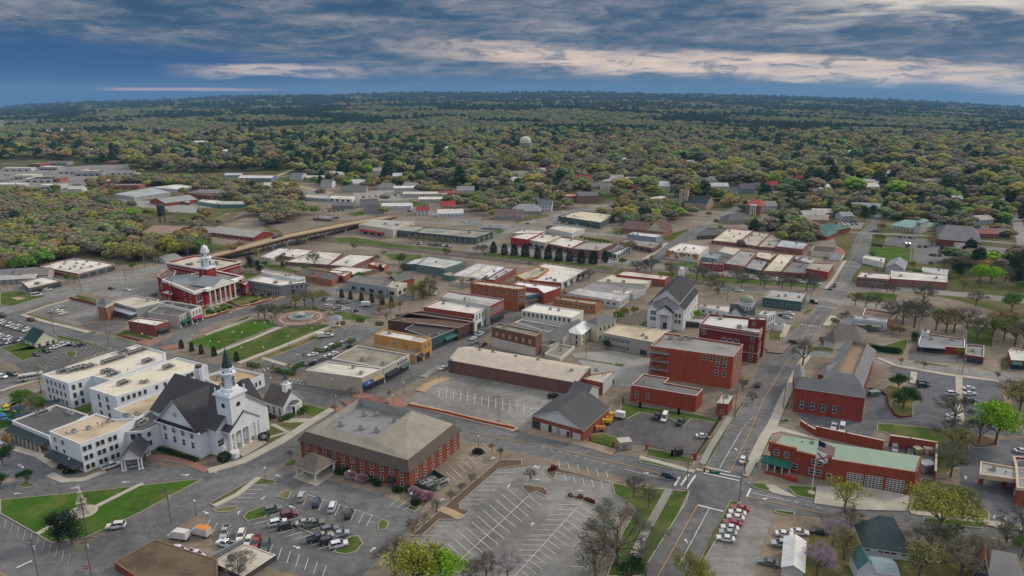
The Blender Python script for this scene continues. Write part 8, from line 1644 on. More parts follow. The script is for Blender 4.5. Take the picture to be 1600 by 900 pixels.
cl(1,1,[(940,237,'s','dark blue'),(975,242,'s','white'),(965,292,'u','white'),(1055,257,'u','grey'),(1100,260,'p','silver'),(1050,302,'p','silver'),(1100,314,'s','white'),(1170,327,'s','blue')],(11,-2),'parked in the square lot by the fountain','cars in the square lot')
cl(1,1,[(962,522,'p','white')],(12,-1),'pulling a white trailer beside the park','cars around the park'); cl(1,1,[(845,668,'s','white'),(938,630,'s','white'),(977,608,'u','white'),(935,693,'s','white'),(1003,662,'s','white'),(900,708,'s','grey'),(825,742,'u','black'),(1100,562,'s','silver'),(1115,608,'s','black'),(970,690,'s','grey')],(-12,3),'parked beside the hedge strip by the beige shops','cars around the park')
cl(0,1,[(410,328,'s','silver'),(465,300,'s','silver'),(460,332,'u','white'),(496,347,'s','white')],(13,-4),'in the lot beside the brick corner tower','cars beside the brick tower'); cl(0,1,[(870,152,'s','black'),(995,163,'s','white')],(12,2),'in the courthouse parking lot','cars beside the brick tower', True); cl(0,1,[(285,207,'v','white'),(372,165,'u','white')],(13,-2),'beside the low white roofed bank','cars beside the brick tower', True)
cars(K(0,1,10,420,205,478),'uw sg uw ss uw ug uw',(-9,5),'in the row above the cream gabled hall','cars around the cream gabled hall'); cars(K(0,1,0,585,190,545),'ss uk sw sg uk sw sk',(-9,5),'in the row left of the cream gabled hall','cars around the cream gabled hall'); cars(K(0,1,0,530,60,545),'uw sg uw',(-9,5),'in the dark lot at the left edge','cars around the cream gabled hall')
cl(0,1,[(428,612,'s','white'),(462,602,'s','white'),(500,588,'u','white'),(622,594,'s','dark blue')],(13,-3),'parked right of the cream gabled hall','cars around the cream gabled hall'); cl(0,1,[(360,640,'p','black'),(285,668,'s','black')],(10,4),'parked right of the cream gabled hall','cars around the cream gabled hall'); cl(0,1,[(240,395,'u','maroon'),(15,368,'u','black'),(5,348,'s','grey')],(-13,-3),'driving on the left cross street','cars on the streets')
cl(0,2,[(95,122,'u','black'),(15,142,'u','white')],(13,2),'parked in the lot left of the hospital','cars around the cream gabled hall'); cl(0,2,[(15,695,'v','white')],(10,6),'at the left edge below the playground','cars around the cream gabled hall')
car(*C1(1,0,0,0),'sedan','grey',(5,0),'x','x') if False else None
for x, y, z, kd, cc in ((429,371,6.9,'u','black'),(438,368.5,6.9,'p','grey'),(365,388,5.2,'s','black')):
 o = car(x, y, {'u': 'suv','p': 'pickup','s': 'sedan'}[kd], cc,(10,-3),'driving over the long bridge','cars on the bridge', True); gx, gy = W(x, y, z + .6); o.location = (gx, gy, z + .02)
def far_row(c, r, P, n, vd, wh): cars(K(c, r, *P), rcars(n), vd, wh,'cars parked on the far streets', True)
far_row(2,0,(10,545,320,570),12,(-4,4),'parked in front of the arcaded depot'); far_row(2,0,(1090,385,1310,400),9,(-3,4),'parked beside the green sided store'); far_row(2,0,(880,640,1560,700),14,(-3,4),'parked behind the cypress row'); far_row(3,0,(730,795,1240,835),14,(2,5),'parked on the boulevard'); far_row(3,0,(1270,835,1600,862),10,(2,5),'parked near the end of the boulevard')
far_row(4,0,(140,390,280,380),6,(5,1),'in the lot left of the far main road'); far_row(4,0,(150,405,290,400),5,(5,1),'in the near row left of the far main road'); cars(K(4,0,640,502,740,508),'sm sk - sm sg',(5,1),'in the lot behind the square lawn','cars parked on the far streets', True); far_row(4,0,(1300,470,1340,472),1,(5,1),'beside the brick library corner'); far_row(4,0,(625,550,700,556),4,(5,1),'in the near row behind the square lawn'); far_row(4,0,(415,455,470,458),3,(7,0),'on the far cross street'); far_row(4,0,(1220,430,1450,440),9,(5,1),'in the lot behind the brick library')
far_row(1,0,(940,300,1080,292),5,(5,2),'beside the dark highway building'); far_row(1,0,(1240,190,1590,170),8,(5,1),'around the highway shops'); far_row(2,0,(0,300,40,310),2,(6,0),'near the motel'); far_row(3,0,(300,645,380,652),3,(5,-3),'at the church street crossing'); far_row(3,0,(330,685,190,745),3,(5,-2),'on lower church street'); far_row(0,0,(40,15,300,40),9,(8,1),'on the far left business strip'); far_row(0,0,(0,60,220,45),8,(8,1),'in the far left lots'); far_row(4,1,(120,130,150,120),1,(2,-8),'waiting at the upper crossing'); far_row(4,1,(90,150,115,160),1,(-2,8),'at the upper crossing'); far_row(2,0,(925,395,945,392),1,(8,1),'on the depot crossing'); far_row(2,0,(430,382,460,384),1,(8,1),'on the depot street')
# trucks, trailers, bus
def boxtruck(px, py, vd, cab, box_, lab, L=4.6, cabin=True, name='box_truck', cat='truck'):
 a = Vector(W(px - vd[0], py - vd[1])); b = Vector(W(px + vd[0], py + vd[1])); e = b - a; rz = math.atan2(e.y, e.x); g = W(px, py,1.2)
 o = bpy.data.objects.new(name, None); COL.objects.link(o); o.location = (*g,.13); o.rotation_euler = (0,0, rz); o.scale = (.8,.85,.9)
 if 'orange' in lab: m = MB(); m.box(-.9,0,2.95, L - .2,2,.05); m.build('top_panel', plain((.6,.2,.03),.6), o)
 m = MB(); m.box(-.9,0,.75, L,2.2,2.2); m.build('cargo_box', painted(box_,.2), o); m = MB(); m.box(-.9,0,.5, L + .2,1.2,.25); m.build('chassis', plain((.03,.03,.03)), o)
 if cabin:
  m = MB(); x0 = L / 2 - .8; m.add([(x0,-1,.5),(x0 + 2.3,-1,.5),(x0 + 2.3,1,.5),(x0,1,.5),(x0,-1,2.3),(x0 + .9,-1,2.3),(x0 + .9,1,2.3),(x0,1,2.3),(x0 + 1.5,-1,1.35),(x0 + 1.5,1,1.35),(x0 + 2.3,-1,1.2),(x0 + 2.3,1,1.2)],[(0,1,10,8,5,4),(3,7,6,9,11,2),(4,5,6,7),(8,10,11,9),(1,2,11,10),(0,4,7,3)],0); m.add([(x0 + .92,-.9,2.25),(x0 + .92,.9,2.25),(x0 + 1.52,.9,1.4),(x0 + 1.52,-.9,1.4)],[(3,2,1,0),(0,1,2,3)],1); m.build('cab',[plain(cab,.4,.1), glass()], o)
 for x in ((-1.9,2.6) if cabin else (-1.4,-.4)):
  for sy in (-1,1): m = MB(); m.cyl(0,0,0,.25,.45, n=12); q = m.build('wheel', plain((.02,.02,.02)), o,(x, sy * 1.0,.45)); q.rotation_euler = (math.pi / 2,0,0)
 reg(o, lab, cat, None,(px, py))
boxtruck(*C1(0,3,1400,582),(-12,-2),(.5,.5,.5),(.55,.54,.52),'white box truck beside the brown roofed shop'); boxtruck(*C1(0,3,1572,555),(-12,-3),(.5,.5,.5),(.5,.48,.45),'white truck with orange topped box in the lower left lot'); boxtruck(*C1(3,2,60,448),(12,2), WHITE,(.6,.6,.6),'white box trailer in the police yard corner',4.2, False,'box_trailer','trailer')
boxtruck(*C1(1,1,1268,278),(12,0), WHITE,(.6,.6,.58),'white box trailer parked by the square lot',6, False,'box_trailer','trailer'); boxtruck(*C1(1,1,918,522),(12,-1), WHITE,(.6,.6,.58),'white trailer behind a pickup beside the park',4.2, False,'box_trailer','trailer')
a = C1(0,2,245,172); g = W(*a); o = bpy.data.objects.new('bus', None); COL.objects.link(o); o.location = (*g,.13); o.rotation_euler = (0,0,.5); m = MB(); m.box(0,0,.5,8,2.4,2.4); m.box(4.4,0,.5,1.,2,1.1); m.build('body', painted((.45,.44,.42)), o)
for k in range(6):
 for sy in (-1, 1): m = MB(); m.box(-3.3 + k * 1.25, sy * 1.2, 1.6, 1., .06, .8); m.build('window', glass(), o)
for x in (-2.6,2.8):
 for sy in (-1,1): m = MB(); m.cyl(0,0,0,.3,.5, n=12); q = m.build('wheel', plain((.02,.02,.02)), o,(x, sy * 1.05 + .15,.5)); q.rotation_euler = (math.pi / 2,0,0)
reg(o, 'grey shuttle bus parked at the kerb left of the hospital', 'bus', None, a)
for (x, y), c_, lb in zip(KZ(920,590,6.92,290,432,220,476,210,502,140,578),((.55,.38,.02),(.5,.2,.06),(.55,.38,.02),(.5,.2,.06)),('yellow wood chipper nearest the white box trailer','orange wood chipper between two yellow machines','yellow wood chipper in the middle of the machine row','orange wood chipper at the lawn end of the row')):
 g = W(x, y); o = bpy.data.objects.new('wood_chipper', None); COL.objects.link(o); o.location = (*g,.13); o.rotation_euler = (0,0, rnd.uniform(-.4,.1)); mt = plain(c_,.5,.15); m = MB(); m.box(0,0,.6,2.4,1.5,1.1); m.add([(-1.2,-.6,.8),(-2.2,-1,.6),(-2.2,1,.6),(-1.2,.6,.8),(-1.2,-.6,1.5),(-2.2,-1,2),(-2.2,1,2),(-1.2,.6,1.5)],[(0,1,2,3),(0,4,5,1),(3,2,6,7),(4,7,6,5)]); m.build('body', mt, o); m = MB(); m.tube((1,0,1.6),(.2,0,3.),.25); m.build('chute', mt, o)
 for sy in (-1,1): m = MB(); m.cyl(0,0,0,.22,.4, n=10); q = m.build('wheel', plain((.02,.02,.02)), o,(0, sy * .85,.4)); q.rotation_euler = (math.pi / 2,0,0)
 reg(o, lb, 'machine', 'wood chippers in the yard')
# gate shelter, dumpsters, generator by the office
for (x, y), sz, c_, nm, lb in [(K(3,2,75,700)[0],(4,3,2.6),(.3,.29,.27),'gate_booth','grey flat topped booth at the yard gate'),(K(3,2,500,755)[0],(2.2,1.8,2.),(.03,.03,.035),'dumpster','black waste bin inside the police yard fence'),(K(4,2,425,290)[0],(4,2,1.6),(.16,.2,.18),'dumpster','grey green waste bin behind the brick hall'),(K(4,2,765,740)[0],(2,2,1.6),(.4,.35,.22),'storage_crate','tan crate inside the fire station yard'),(K(4,2,850,745)[0],(2.4,2,1.8),(.45,.4,.3),'storage_crate','pale crate by the right wall of the fire station yard'),(K(4,2,830,880)[0],(4,3,2.6),(.22,.24,.26),'storage_shed','small grey metal shed at the fire station end'),(K(0,0,1255,340)[0],(3,3,3),(.02,.02,.03),'storage_shed','small black shed under the black tank')]:
 g = W(x, y); o = bpy.data.objects.new(nm, None); COL.objects.link(o); o.location = (*g,.13); m = MB(); m.box(0,0,.1, *sz,.2); m.build('body', plain(c_,.6,.2), o); m = MB(); m.box(0,0, sz[2] + .1, sz[0] + .3, sz[1] + .3,.15,.2); m.build('lid', plain(sc3(c_,1.3),.6,.2), o); m = MB(); m.box(0,-sz[1] / 2 - .03,.3, sz[0] * .4,.08, sz[2] * .6,.2); m.build('door', plain(sc3(c_,.6),.6), o); reg(o, lb, nm.replace('_',' '))
for i,(x, y) in enumerate(K(2,3,120,200,175,165,215,225,250,195,160,215,205,180)):
 g = W(x, y); o = put('cooling_unit', unit_mesh((3,0,1)[i % 3]), None,(*g,.2),.7); reg(o,'grey cooling unit in the fenced corner behind the brick office','cooling unit','cooling units behind the brick office')
m = MB(); gg = [W(*p) for p in K(2,3,60,215,190,115,290,175,170,262)]; c = gg[0]
for p, q in zip(gg, gg[1:] + gg[:1]): e = Vector(q) - Vector(p); mid = (Vector(p) + Vector(q)) / 2 - Vector(c); m.box(*mid,.1, e.length,.12,1.9, math.atan2(e.y, e.x))
o = m.build('screen_fence', plain((.04,.055,.05),.8), None,(*c,0)); reg(o,'dark screen fence round the cooling units behind the brick office','fence')
# ================================================================ LAMPS AND POLES
for x, y in K(1,1,50,640,118,645,232,565,300,570,403,495,472,490,295,690,465,690,657,600,842,535,626,450,805,445,888,440,697,330,1158,400,1012,370,730,750,1103,545,215,410,355,355,522,295,432,285,1260,490,1202,265,1365,290,1030,210): lamp(x, y,4.6)
for x, y in K(1,2,522,238,998,250,1288,278,1557,275,1472,380,535,110,495,640,165,800): lamp(x, y,4.6)
for x, y in K(1,3,478,165,1135,190) + K(0,3,200,160,1535,430,560,90) + K(2,2,538,710,230,800 / 5) + K(2,3,18,370) + K(3,1,1270,650,10,430,1525,590,1310,560,505,470) + K(0,1,1120,580,1258,600,1510,590,1545,500): lamp(x, y,4.6)
for x, y, k, h in [(*C1(1,3,1088,610),'two',11),(*C1(2,2,698,500),'two',10),(*C1(3,3,1080 / 1,200),'arm',9),(*C1(4,2,530,510),'arm',9),(*C1(0,0,660,670),'two',14),(*C1(0,0,855,690),'arm',11),(*C1(0,1,83,280),'two',14),(*C1(0,1,218,250),'arm',11),(*C1(4,1,1085,830),'arm',7),(*C1(4,2,1195,1080 / 2),'arm',6),(*C1(1,0,445,790),'arm',8),(*C1(4,1,785,720),'arm',7),(*C1(2,1,232,810),'arm',4.6)]: lamp(x, y, h, kind=k)
pl = [upole(x, y,11 if py_ else 9.5, rz) for x, y, rz, py_ in [(*C1(0,3,300,905),.3,1),(*C1(0,3,715,890),.3,1),(*C1(0,3,682,575),.3,1),(*C1(0,3,1338,490),.6,1),(*C1(3,3,195,890),.9,1),(*C1(3,2,840,455),.9,1),(*C1(3,2,940,450),.9,1),(*C1(3,2,1318,395),.9,1),(*C1(0,1,425,505),.6,1),(*C1(0,1,850,605),.6,1),(*C1(0,2,325,270),.2,1),(*C1(4,1,765,520),.4,1),(*C1(4,1,1110,525),.4,1),(*C1(4,1,1215,580),.4,0),(*C1(2,1,1378,700),.4,0),(*C1(1,2,1022,425),.5,0),(*C1(0,1,637,190),.5,1),(*C1(0,1,985,105),.5,0),(*C1(2,0,575,380),.5,1),(*C1(2,0,805,430),.5,1),(*C1(2,0,640,510),.5,0),(*C1(3,0,1040,600),.5,1),(*C1(3,0,1410,640),.5,1),(*C1(3,0,565,535),.5,0),(*C1(3,1,1530,270),.5,1),(*C1(3,1,880,260),.5,0),(*C1(4,0,885,440),.5,1),(*C1(1,0,1268,350),.5,1),(*C1(1,0,1168,330),.5,0),(*C1(1,0,1585,350),.5,1),(*C1(2,0,1415,450),.5,0),(*C1(2,0,1555,300),.5,1),(*C1(0,0,1130,740),.5,0),(*C1(0,0,1395,370),.5,0),(*C1(4,2,1115,130),.4,0)]]
for a, b in ((0,1),(1,3),(4,5),(5,6),(6,7),(8,9),(11,12),(12,13),(2,3),(16,17)): wire(pl[a], pl[b])
# ================================================================ TREES
TR_ = lambda k, pts, h, c, **kw: [tree(k, x, y, h * rnd.uniform(.9,1.1), c, **kw) for x, y in pts]
TR_('cypress', K(2,0,655,625,740,640,818,645,903,655,1000,668,1082,676,1165,688,1250,692,1340,706,1435,712,1525,698),8.6,'dark', label='dark cone shaped evergreen in the straight row by the railway', group='evergreen row by the railway', wide=1.35)
for k, x, y, h, c in [('leafy',652,925,13,'yellow'),('leafy',690,925,10,'lime'),('bare',617,898,11,'grey'),('bare',963,884,18,'grey'),('bare',990,778,7.5,'grey'),('bare',1013,795,8,'grey'),('budding',1319,800,11,'yellow'),('budding',1466,838,16,'yellow'),('budding',1503,812,11,'olive'),('bare',1300,855,9,'mauve'),('bare',1276,900,10,'mauve'),('budding',1318,875,9,'olive'),('bare',1328,835,9,'grey'),
     ('evergreen',1480,866,9,'deep'),('bare',1450,880,13,'grey'),('bare',1500,905,12,'grey'),('budding',1435,905,11,'olive'),('bare',1525,890,11,'grey'),('leafy',1555,694,15,'lime'),('leafy',1411,640,9.5,'deep'),('leafy',1403,611,8,'deep'),('bare',1490,664,13,'grey'),('bare',1529,692,11,'grey'),('bare',1485,700,12,'grey'),('budding',1497,712,10,'olive'),('budding',1592,645,13,'olive'),('budding',1575,625,9,'grey'),('bare',1485,745,12,'grey'),
     ('budding',1570,858,9,'grey'),('bare',1592,850,10,'grey'),('leafy',1597,870,7,'green'),('budding',1072,915,9,'yellow'),('budding',1095,920,8,'yellow'),('bare',374,905,8,'grey'),('bare',1254,572,13,'grey'),('bare',793,905,8,'mauve'),('bare',760,908,8,'grey'),('bare',735,912,7,'grey'),('budding',930,905,12,'grey'),('leafy',985,912,8,'deep'),
     ('evergreen',92,850,8.5,'dark'),('evergreen',113,850,9,'dark'),('leafy',43,754,5,'deep'),('leafy',33,637,7,'green'),('leafy',68,642,5,'green'),('leafy',5,728,7,'deep'),('evergreen',12,700,5,'rust'),('budding',50,640,4,'rust'),('leafy',2,765,6,'deep'),
     ('bare',1410,508,14,'grey'),('bare',1428,512,15,'grey'),('bare',1392,500,11,'grey'),('budding',1462,516,13,'olive'),('budding',1478,520,14,'olive'),('bare',1490,520,13,'grey'),('bare',1510,515,12,'grey'),('bare',1525,534,13,'grey'),('budding',1550,528,13,'olive'),('leafy',1568,532,12,'green'),('budding',1585,540,13,'olive'),('bare',1600,545,14,'grey'),('bare',1440,500,12,'grey'),('budding',1352,482,9,'grey'),('bare',1336,478,9,'grey'),('bare',1368,485,9,'grey'),('bare',1320,508,9,'grey'),('leafy',1358,518,4,'green'),('leafy',1393,522,5,'rust'),('leafy',1405,524,5,'rust'),
     ('bare',1395,462,7,'grey'),('bare',1385,458,7,'grey'),('bare',1362,455,7,'grey'),('leafy',1530,440,12,'lime'),('leafy',1548,444,12,'lime'),('evergreen',1497,434,10,'dark'),('evergreen',1590,448,12,'dark'),('budding',1570,440,11,'grey'),('evergreen',1470,396,6,'dark'),('leafy',1425,420,6,'yellow'),('budding',1455,385,10,'rust'),('budding',1475,418,7,'grey'),('budding',1372,378,7,'olive'),('leafy',1378,362,8,'yellow'),('evergreen',1350,346,14,'dark'),('evergreen',1362,340,12,'dark'),
     ('bare',404,498,8,'grey'),('bare',414,500,10,'grey'),('budding',430,498,8,'grey'),('budding',462,484,9,'olive'),('bare',476,478,10,'grey'),('bare',490,478,10,'olive'),('budding',505,472,8,'olive'),('bare',444,490,6,'grey'),('young',593,492,6,'rust'),('young',625,486,7,'rust'),('young',604,500,5,'olive'),('young',427,583,4.5,'olive'),('young',452,580,4.5,'olive'),('young',527,545,4.5,'olive'),('young',547,540,5,'olive'),('young',475,562,4,'olive'),('young',493,552,4,'olive'),('leafy',487,596,4,'dark'),('young',548,618,4.5,'rust'),
     ('young',608,622,4,'rust'),('young',522,645,4.5,'rust'),('budding',594,478,8,'grey'),('budding',610,490,7,'olive'),('young',454,717,4,'grey'),('young',768,706,4,'rust'),('young',782,716,5,'grey'),('bare',829,752,4.5,'grey'),('bare',721,770,3.5,'grey'),('bare',704,782,3.5,'grey'),('bare',682,800,4,'grey'),('bare',663,822,4,'grey'),('bare',645,835,5,'grey'),('bare',737,755,3.5,'grey'),('bare',650,752 / 1,3,'grey'),
     ('evergreen',662,466,11,'olive'),('budding',645,470,11,'olive'),('budding',672,458,10,'grey'),('budding',722,452,8,'rust'),('budding',735,448,7,'grey'),('leafy',655,462,7,'rust'),('evergreen',392,424,10,'dark'),('evergreen',404,428,9,'dark'),('evergreen',442,420,5,'deep'),('bare',492,418,12,'grey'),('bare',440,416,9,'grey'),('bare',375,395,10,'rust'),('bare',362,398,10,'rust'),('budding',400,402,7,'olive'),('budding',590,408,5,'green'),('bare',630,412,9,'grey'),('evergreen',595,424,5,'dark'),('leafy',697,402,8,'yellow'),
     ('budding',755,398,9,'grey'),('budding',745,396,7,'grey'),('bare',920,438,8,'grey'),('leafy',975,498,7,'yellow'),('leafy',965,503,6,'green'),('leafy',990,492,5,'yellow'),('leafy',1090,498,5,'lime'),('leafy',985,548,5,'deep'),('leafy',948,545,4.5,'deep'),('bare',1160,612,6,'grey'),('bare',1175,630,5,'grey'),('young',1407,571,4.5,'rust'),('young',1443,577,4.5,'grey'),('young',1558,594,4.5,'grey'),('leafy',1500,558,4,'yellow'),('leafy',1428,533,4.5,'deep')]:
 tree(k, x, y, h, c, wide=1.15 if h > 9 else 1.)
for x, y in K(3,0,1220,300,1360,240) * 0 + K(3,1,450,80,690,105,770,130,810,200,760,160,960,120,990,150,1140,130,1170,150,1310,150,1380,160,1500,170,1560,165,640,90) + K(3,0,180,790,240,780,290,770,430,800): tree('bare' if rnd.random() < .6 else 'budding', x, y, rnd.uniform(9,12),'grey', wide=1.1)
for x, y in K(2,0,10,540,60,545,110,548,160,552,210,555,260,560,320,575): tree('budding', x, y,6,'olive')
for x, y in K(1,1,1070,225,1140,238,1225,252,1305,262,1390,280,1460,292) + K(0,1,1420,622,1500,642,1575,662) + K(1,1,75,680,250,720): tree('cypress', x, y,5 if y < 500 else 4.2,'dark', wide=1.1)
SH = [(K(1,2,155,805)[0],2.6,'dark'),(K(1,2,465,640)[0],2.4,'dark'),(K(1,2,600,490)[0],1.6,'green'),(K(1,2,640,480)[0],1.8,'green'),(K(1,2,670,465)[0],1.6,'green'),(K(1,2,755,430)[0],1.8,'green'),(K(1,2,780,410)[0],1.7,'green'),(K(1,2,500,455)[0],1.2,'red'),(K(1,2,535,470)[0],1.2,'red')]
SH += [(p,1.2,'deep') for p in K(0,2,1440,780,1470,785,1500,795,1530,805,1400,765,1370,755,1340,745,1310,735,1280,725,1250,720)]
SH += [(p,1.6,'green') for p in K(1,1,570,805,600,815,630,825,660,820,690,830,380,765,350,760,410,770,860,665,890,650,930,650,970,640,1010,625,1050,605,1140,580,1160,570,760,755,730,770,700,790,1050,440,1080,435,1200,410,1230,415,1350,440,1380,440,540,310,620,315,660,310)]
SH += [(p,2.0,'pink') for p in K(2,3,30,262,55,275,80,285,105,290,130,300,155,300) + K(1,3,1130,130,1150,140,1220,160,1245,165)] + [(p,1.5,'deep') for p in K(1,3,1040,100,1070,105,1110,90,1280,160,1330,185,1350,195,1490,240,1520,245,1590,240) + K(2,3,35,340,55,345)]
SH += [(p,.9,'red') for p in K(2,3,1100,80,1120,75,1140,65,1120,55,1255,280,1335,290,1385,310,1410,320,1430,330)] + [(p,1.3,'dark') for p in K(2,2,510,745,530,735,550,745) + K(0,3,520,100,560,95,480,60)] + [(p,1.5,'green') for p in K(4,1,40,590,70,605,100,600,20,560,140,420,110,410,740,560,1520,660)]
SH += [(p,2.2,'deep') for p in K(4,1,400,640,430,640,460,645,490,648,520,652,550,655,580,658,610,660)] + [(p,1.6,'dark') for p in K(4,0,420,570,450,575,480,578,690,580,870,650,900,655,940,655,990,650,870,715,780,585,830,585,440,500,480,500,510,510)] + [(p,1.6,'green') for p in K(4,3,1560,320,1590,330,1620,325,690,780 / 4)] + [(p,1.3,'dark') for p in K(1,1,60,355,110,345,150,330,200,310,370,270,400,260,380,210,450,215,500,210,30,345) + K(2,0,1370,520,1400,525,1430,528,1460,532,1490,536,1520,540,1550,545,1340,510)]
for p, h, c in SH: tree('shrub', *p, h * 1.1, c)
# woods: tree places found region by region, nearest ones as single trees, the rest as woodland
FREE = []
BB = [(min(p[0] for p in P) - 3, max(p[0] for p in P) + 3, min(p[1] for p in P) - 3, max(p[1] for p in P) + 3, P) for P in BLOCK if P[0][1] > -5]
def blocked(x, y):
 for a, b, c, d_, P in BB:
  if a < x < b and c - 34 < y < d_ + 4 and (inside(P, x, y) or inside(P, x, y - 4) or (P[0][1] > 560 and d_ - c < 40 and any(inside(P, x, y + k) for k in (8,15,22,29)))): return True
 return False
rt = random.Random(21); rn = np.random.RandomState(5); PH = rn.uniform(0,6.28,(6,2)); FQ = rn.normal(size=(6,2)) * .006
def nz(x, y, k=1.): return sum(math.sin(FQ[i,0] * k * x + FQ[i,1] * k * y * 1. + PH[i,0]) for i in range(6)) / 3.2
def pick(x, y, mix):
 v = nz(x, y); u = rt.random()
 if u < mix[0] + .25 * v: return 'evergreen', rt.choice(('dark', 'dark', 'deep'))
 if u < mix[0] + mix[1]: return 'bare', 'grey'
 u = rt.random() + .15 * nz(x, y,2.3)
 if u < .035: return 'leafy', 'lime'
 if u < .17: return 'leafy', 'green'
 if u < .38: return 'leafy', 'yellow'
 if u < .72: return 'budding', 'olive'
 if u < .87: return 'leafy', 'rust'
 return 'budding', 'sage'
REGN = [([(-250,285),(0,300),(60,312),(150,312),(215,345),(222,372),(100,405),(0,430),(-250,430)],8.5,(.12,.42),1.),([(135,390),(330,376),(345,402),(262,413),(190,411),(145,404)],8.5,(.06,.2),1.),([(0,415),(60,400),(140,385),(150,395),(60,420),(0,440)],10,(.1,.4),.8),
  ([(130,283),(330,283),(400,295),(330,302),(250,292),(180,300),(160,314)],10,(.1,.3),.9),([(330,300),(470,300),(480,340),(440,352),(420,362),(408,340)],9.5,(.1,.4),.75),([(300,345),(350,330),(330,372),(300,372)],9,(.05,.4),.6),([(480,272),(640,285),(760,300),(760,340),(640,305),(480,292)],12,(.1,.2),.55),
  ([(730,295),(880,300),(900,335),(860,330),(740,330)],11,(.15,.2),.6),([(960,305),(1060,315),(1090,335),(1040,352),(1000,385),(960,345)],9.5,(.1,.3),.8),([(1120,310),(1280,318),(1300,345),(1280,380),(1200,372),(1130,345)],10.5,(.15,.3),.75),([(1280,300),(1600,320),(1600,352),(1480,348),(1380,345),(1350,335),(1290,345)],10,(.15,.4),.9),([(1440,345),(1600,352),(1600,385),(1540,372),(1500,362),(1440,360)],11,(.12,.4),.6),([(1500,405),(1600,405),(1600,432),(1520,428)],10,(.3,.4),.6),([(1400,468),(1620,470),(1620,545),(1560,545),(1500,500),(1400,495)],13,(.1,.5),.45),([(1590,560),(1640,560),(1640,700),(1595,640)],11,(.1,.3),.6),([(1470,400),(1640,400),(1640,450),(1500,445)],11,(.25,.4),.55),([(1200,372),(1300,365),(1310,395),(1240,395)],12,(.1,.4),.45),([(1000,380),(1060,395),(1010,410),(960,395)],12,(.1,.5),.3)]
def bbox(P): return min(p[0] for p in P), max(p[0] for p in P), min(p[1] for p in P), max(p[1] for p in P)
for P, sp_, mix, dens in REGN:
 Q = [W(*p) for p in P]; a, b, c, d_ = bbox(Q); x = a
 while x < b:
  y = c
  while y < d_:
   xx, yy = x + rt.uniform(-.4,.4) * sp_, y + rt.uniform(-.4,.4) * sp_
   if rt.random() < dens and inside(Q, xx, yy) and not blocked(xx, yy): FREE.append((xx, yy, *pick(xx, yy, mix), rt.uniform(9,14)))
   y += sp_
  x += sp_
# the wide residential woods
Q = [W(*p) for p in [(-300,212),(1900,212),(1900,322),(1450,318),(1280,305),(1120,318),(1000,312),(880,316),(780,300),(700,292),(560,276),(420,268),(260,272),(200,262),(100,250),(-60,250),(-300,262)]]
a, b, c, d_ = bbox(Q); sp_ = 17.5; x = a
while x < b:
 y = c
 while y < d_:
  xx, yy = x + rt.uniform(-.42,.42) * sp_, y + rt.uniform(-.42,.42) * sp_
  px_, py_ = PX(xx, yy)
  dn = .94 if not (px_ < 130 and py_ < 245) else .45
  dn *= .35 if nz(xx * 1.7 + 300, yy * 1.3) > .78 else 1.
  if rt.random() < dn and inside(Q, xx, yy) and not blocked(xx, yy): FREE.append((xx, yy, *pick(xx, yy,(.24,.2)), rt.choice((rt.uniform(9,15), rt.uniform(15,21), rt.uniform(18,26)))))
  y += sp_
 x += sp_
# scattered trees between the houses and streets of the middle ground
for i in range(420):
 px_, py_ = rt.uniform(0,1600), rt.uniform(262,345); x, y = W(px_, py_)
 if not blocked(x, y) and rt.random() < .55: FREE.append((x, y, *pick(x, y,(.15,.25)), rt.uniform(7,12)))
for i in range(330):
 px_, py_ = rt.uniform(60,1600), rt.uniform(335,470); x, y = W(px_, py_)
 if not blocked(x, y) and rt.random() < .5: FREE.append((x, y, *rt.choice((('bare','grey'),('budding','olive'),('bare','grey'),('budding','olive'),('leafy','green'))), rt.uniform(4,7)))
FREE.sort(key=lambda q: q[0] ** 2 + q[1] ** 2)
NI = max(0, 296 - NTREE[0] + sum(1 for o, l, p in REG if o.name.startswith('shrub')))
cnt = 0; rest = []
for q in FREE:
 px_, py_ = PX(q[0], q[1])
 if cnt < NI and -10 < px_ < 1610: tree(q[2],0,0, q[4], q[3], ground=(q[0], q[1]), wide=1.15, group='trees of the middle woods', far=cnt > 60); cnt += 1
 else: rest.append(q)
print('TREES', NTREE[0], cnt, len(rest))
# far forest: clumps growing with distance
far = []; D = 1750.
while D < 9500:
 s_ = 14 * (D / 1500) ** .95; n = int(2.2 * D / s_)
 for i in range(n):
  y = D + rt.uniform(-.5,.5) * s_; x = (-1.1 + 2.2 * (i + rt.uniform(-.5,.5)) / n) * D
  v = .55 * nz(x * .5, y * .9) + .7 * nz(x * 1.2, y * 1.9)
  if v < -1.05 and rt.random() < .8: continue
  py_ = PX(x, y)[1]; px_ = PX(x, y)[0]
  if px_ < 135 and 186 < py_ < 212 and rt.random() < .6: continue
  pine = v > .25 - (D - 1750) / 6500
  if pine: k, c_ = 'evergreen', 'dark'
  else: k, c_ = rt.choice((('bare','grey'),('bare','grey'),('budding','olive'),('budding','sage'),('leafy','green')))
  far.append((x, y, k, c_, rt.uniform(.8,1.15) * s_ * .95))
 D += s_ * .92
print('FAR', len(far))
PALS = {('evergreen','dark'): (.022,.046,.026),('evergreen','deep'): (.03,.06,.02),('bare','grey'): (.145,.138,.095),('leafy','lime'): (.15,.25,.035),('leafy','green'): (.09,.14,.045),('leafy','yellow'): (.20,.20,.05),('budding','olive'): (.16,.165,.065),('leafy','rust'): (.20,.15,.075),('budding','sage'): (.14,.185,.08)}
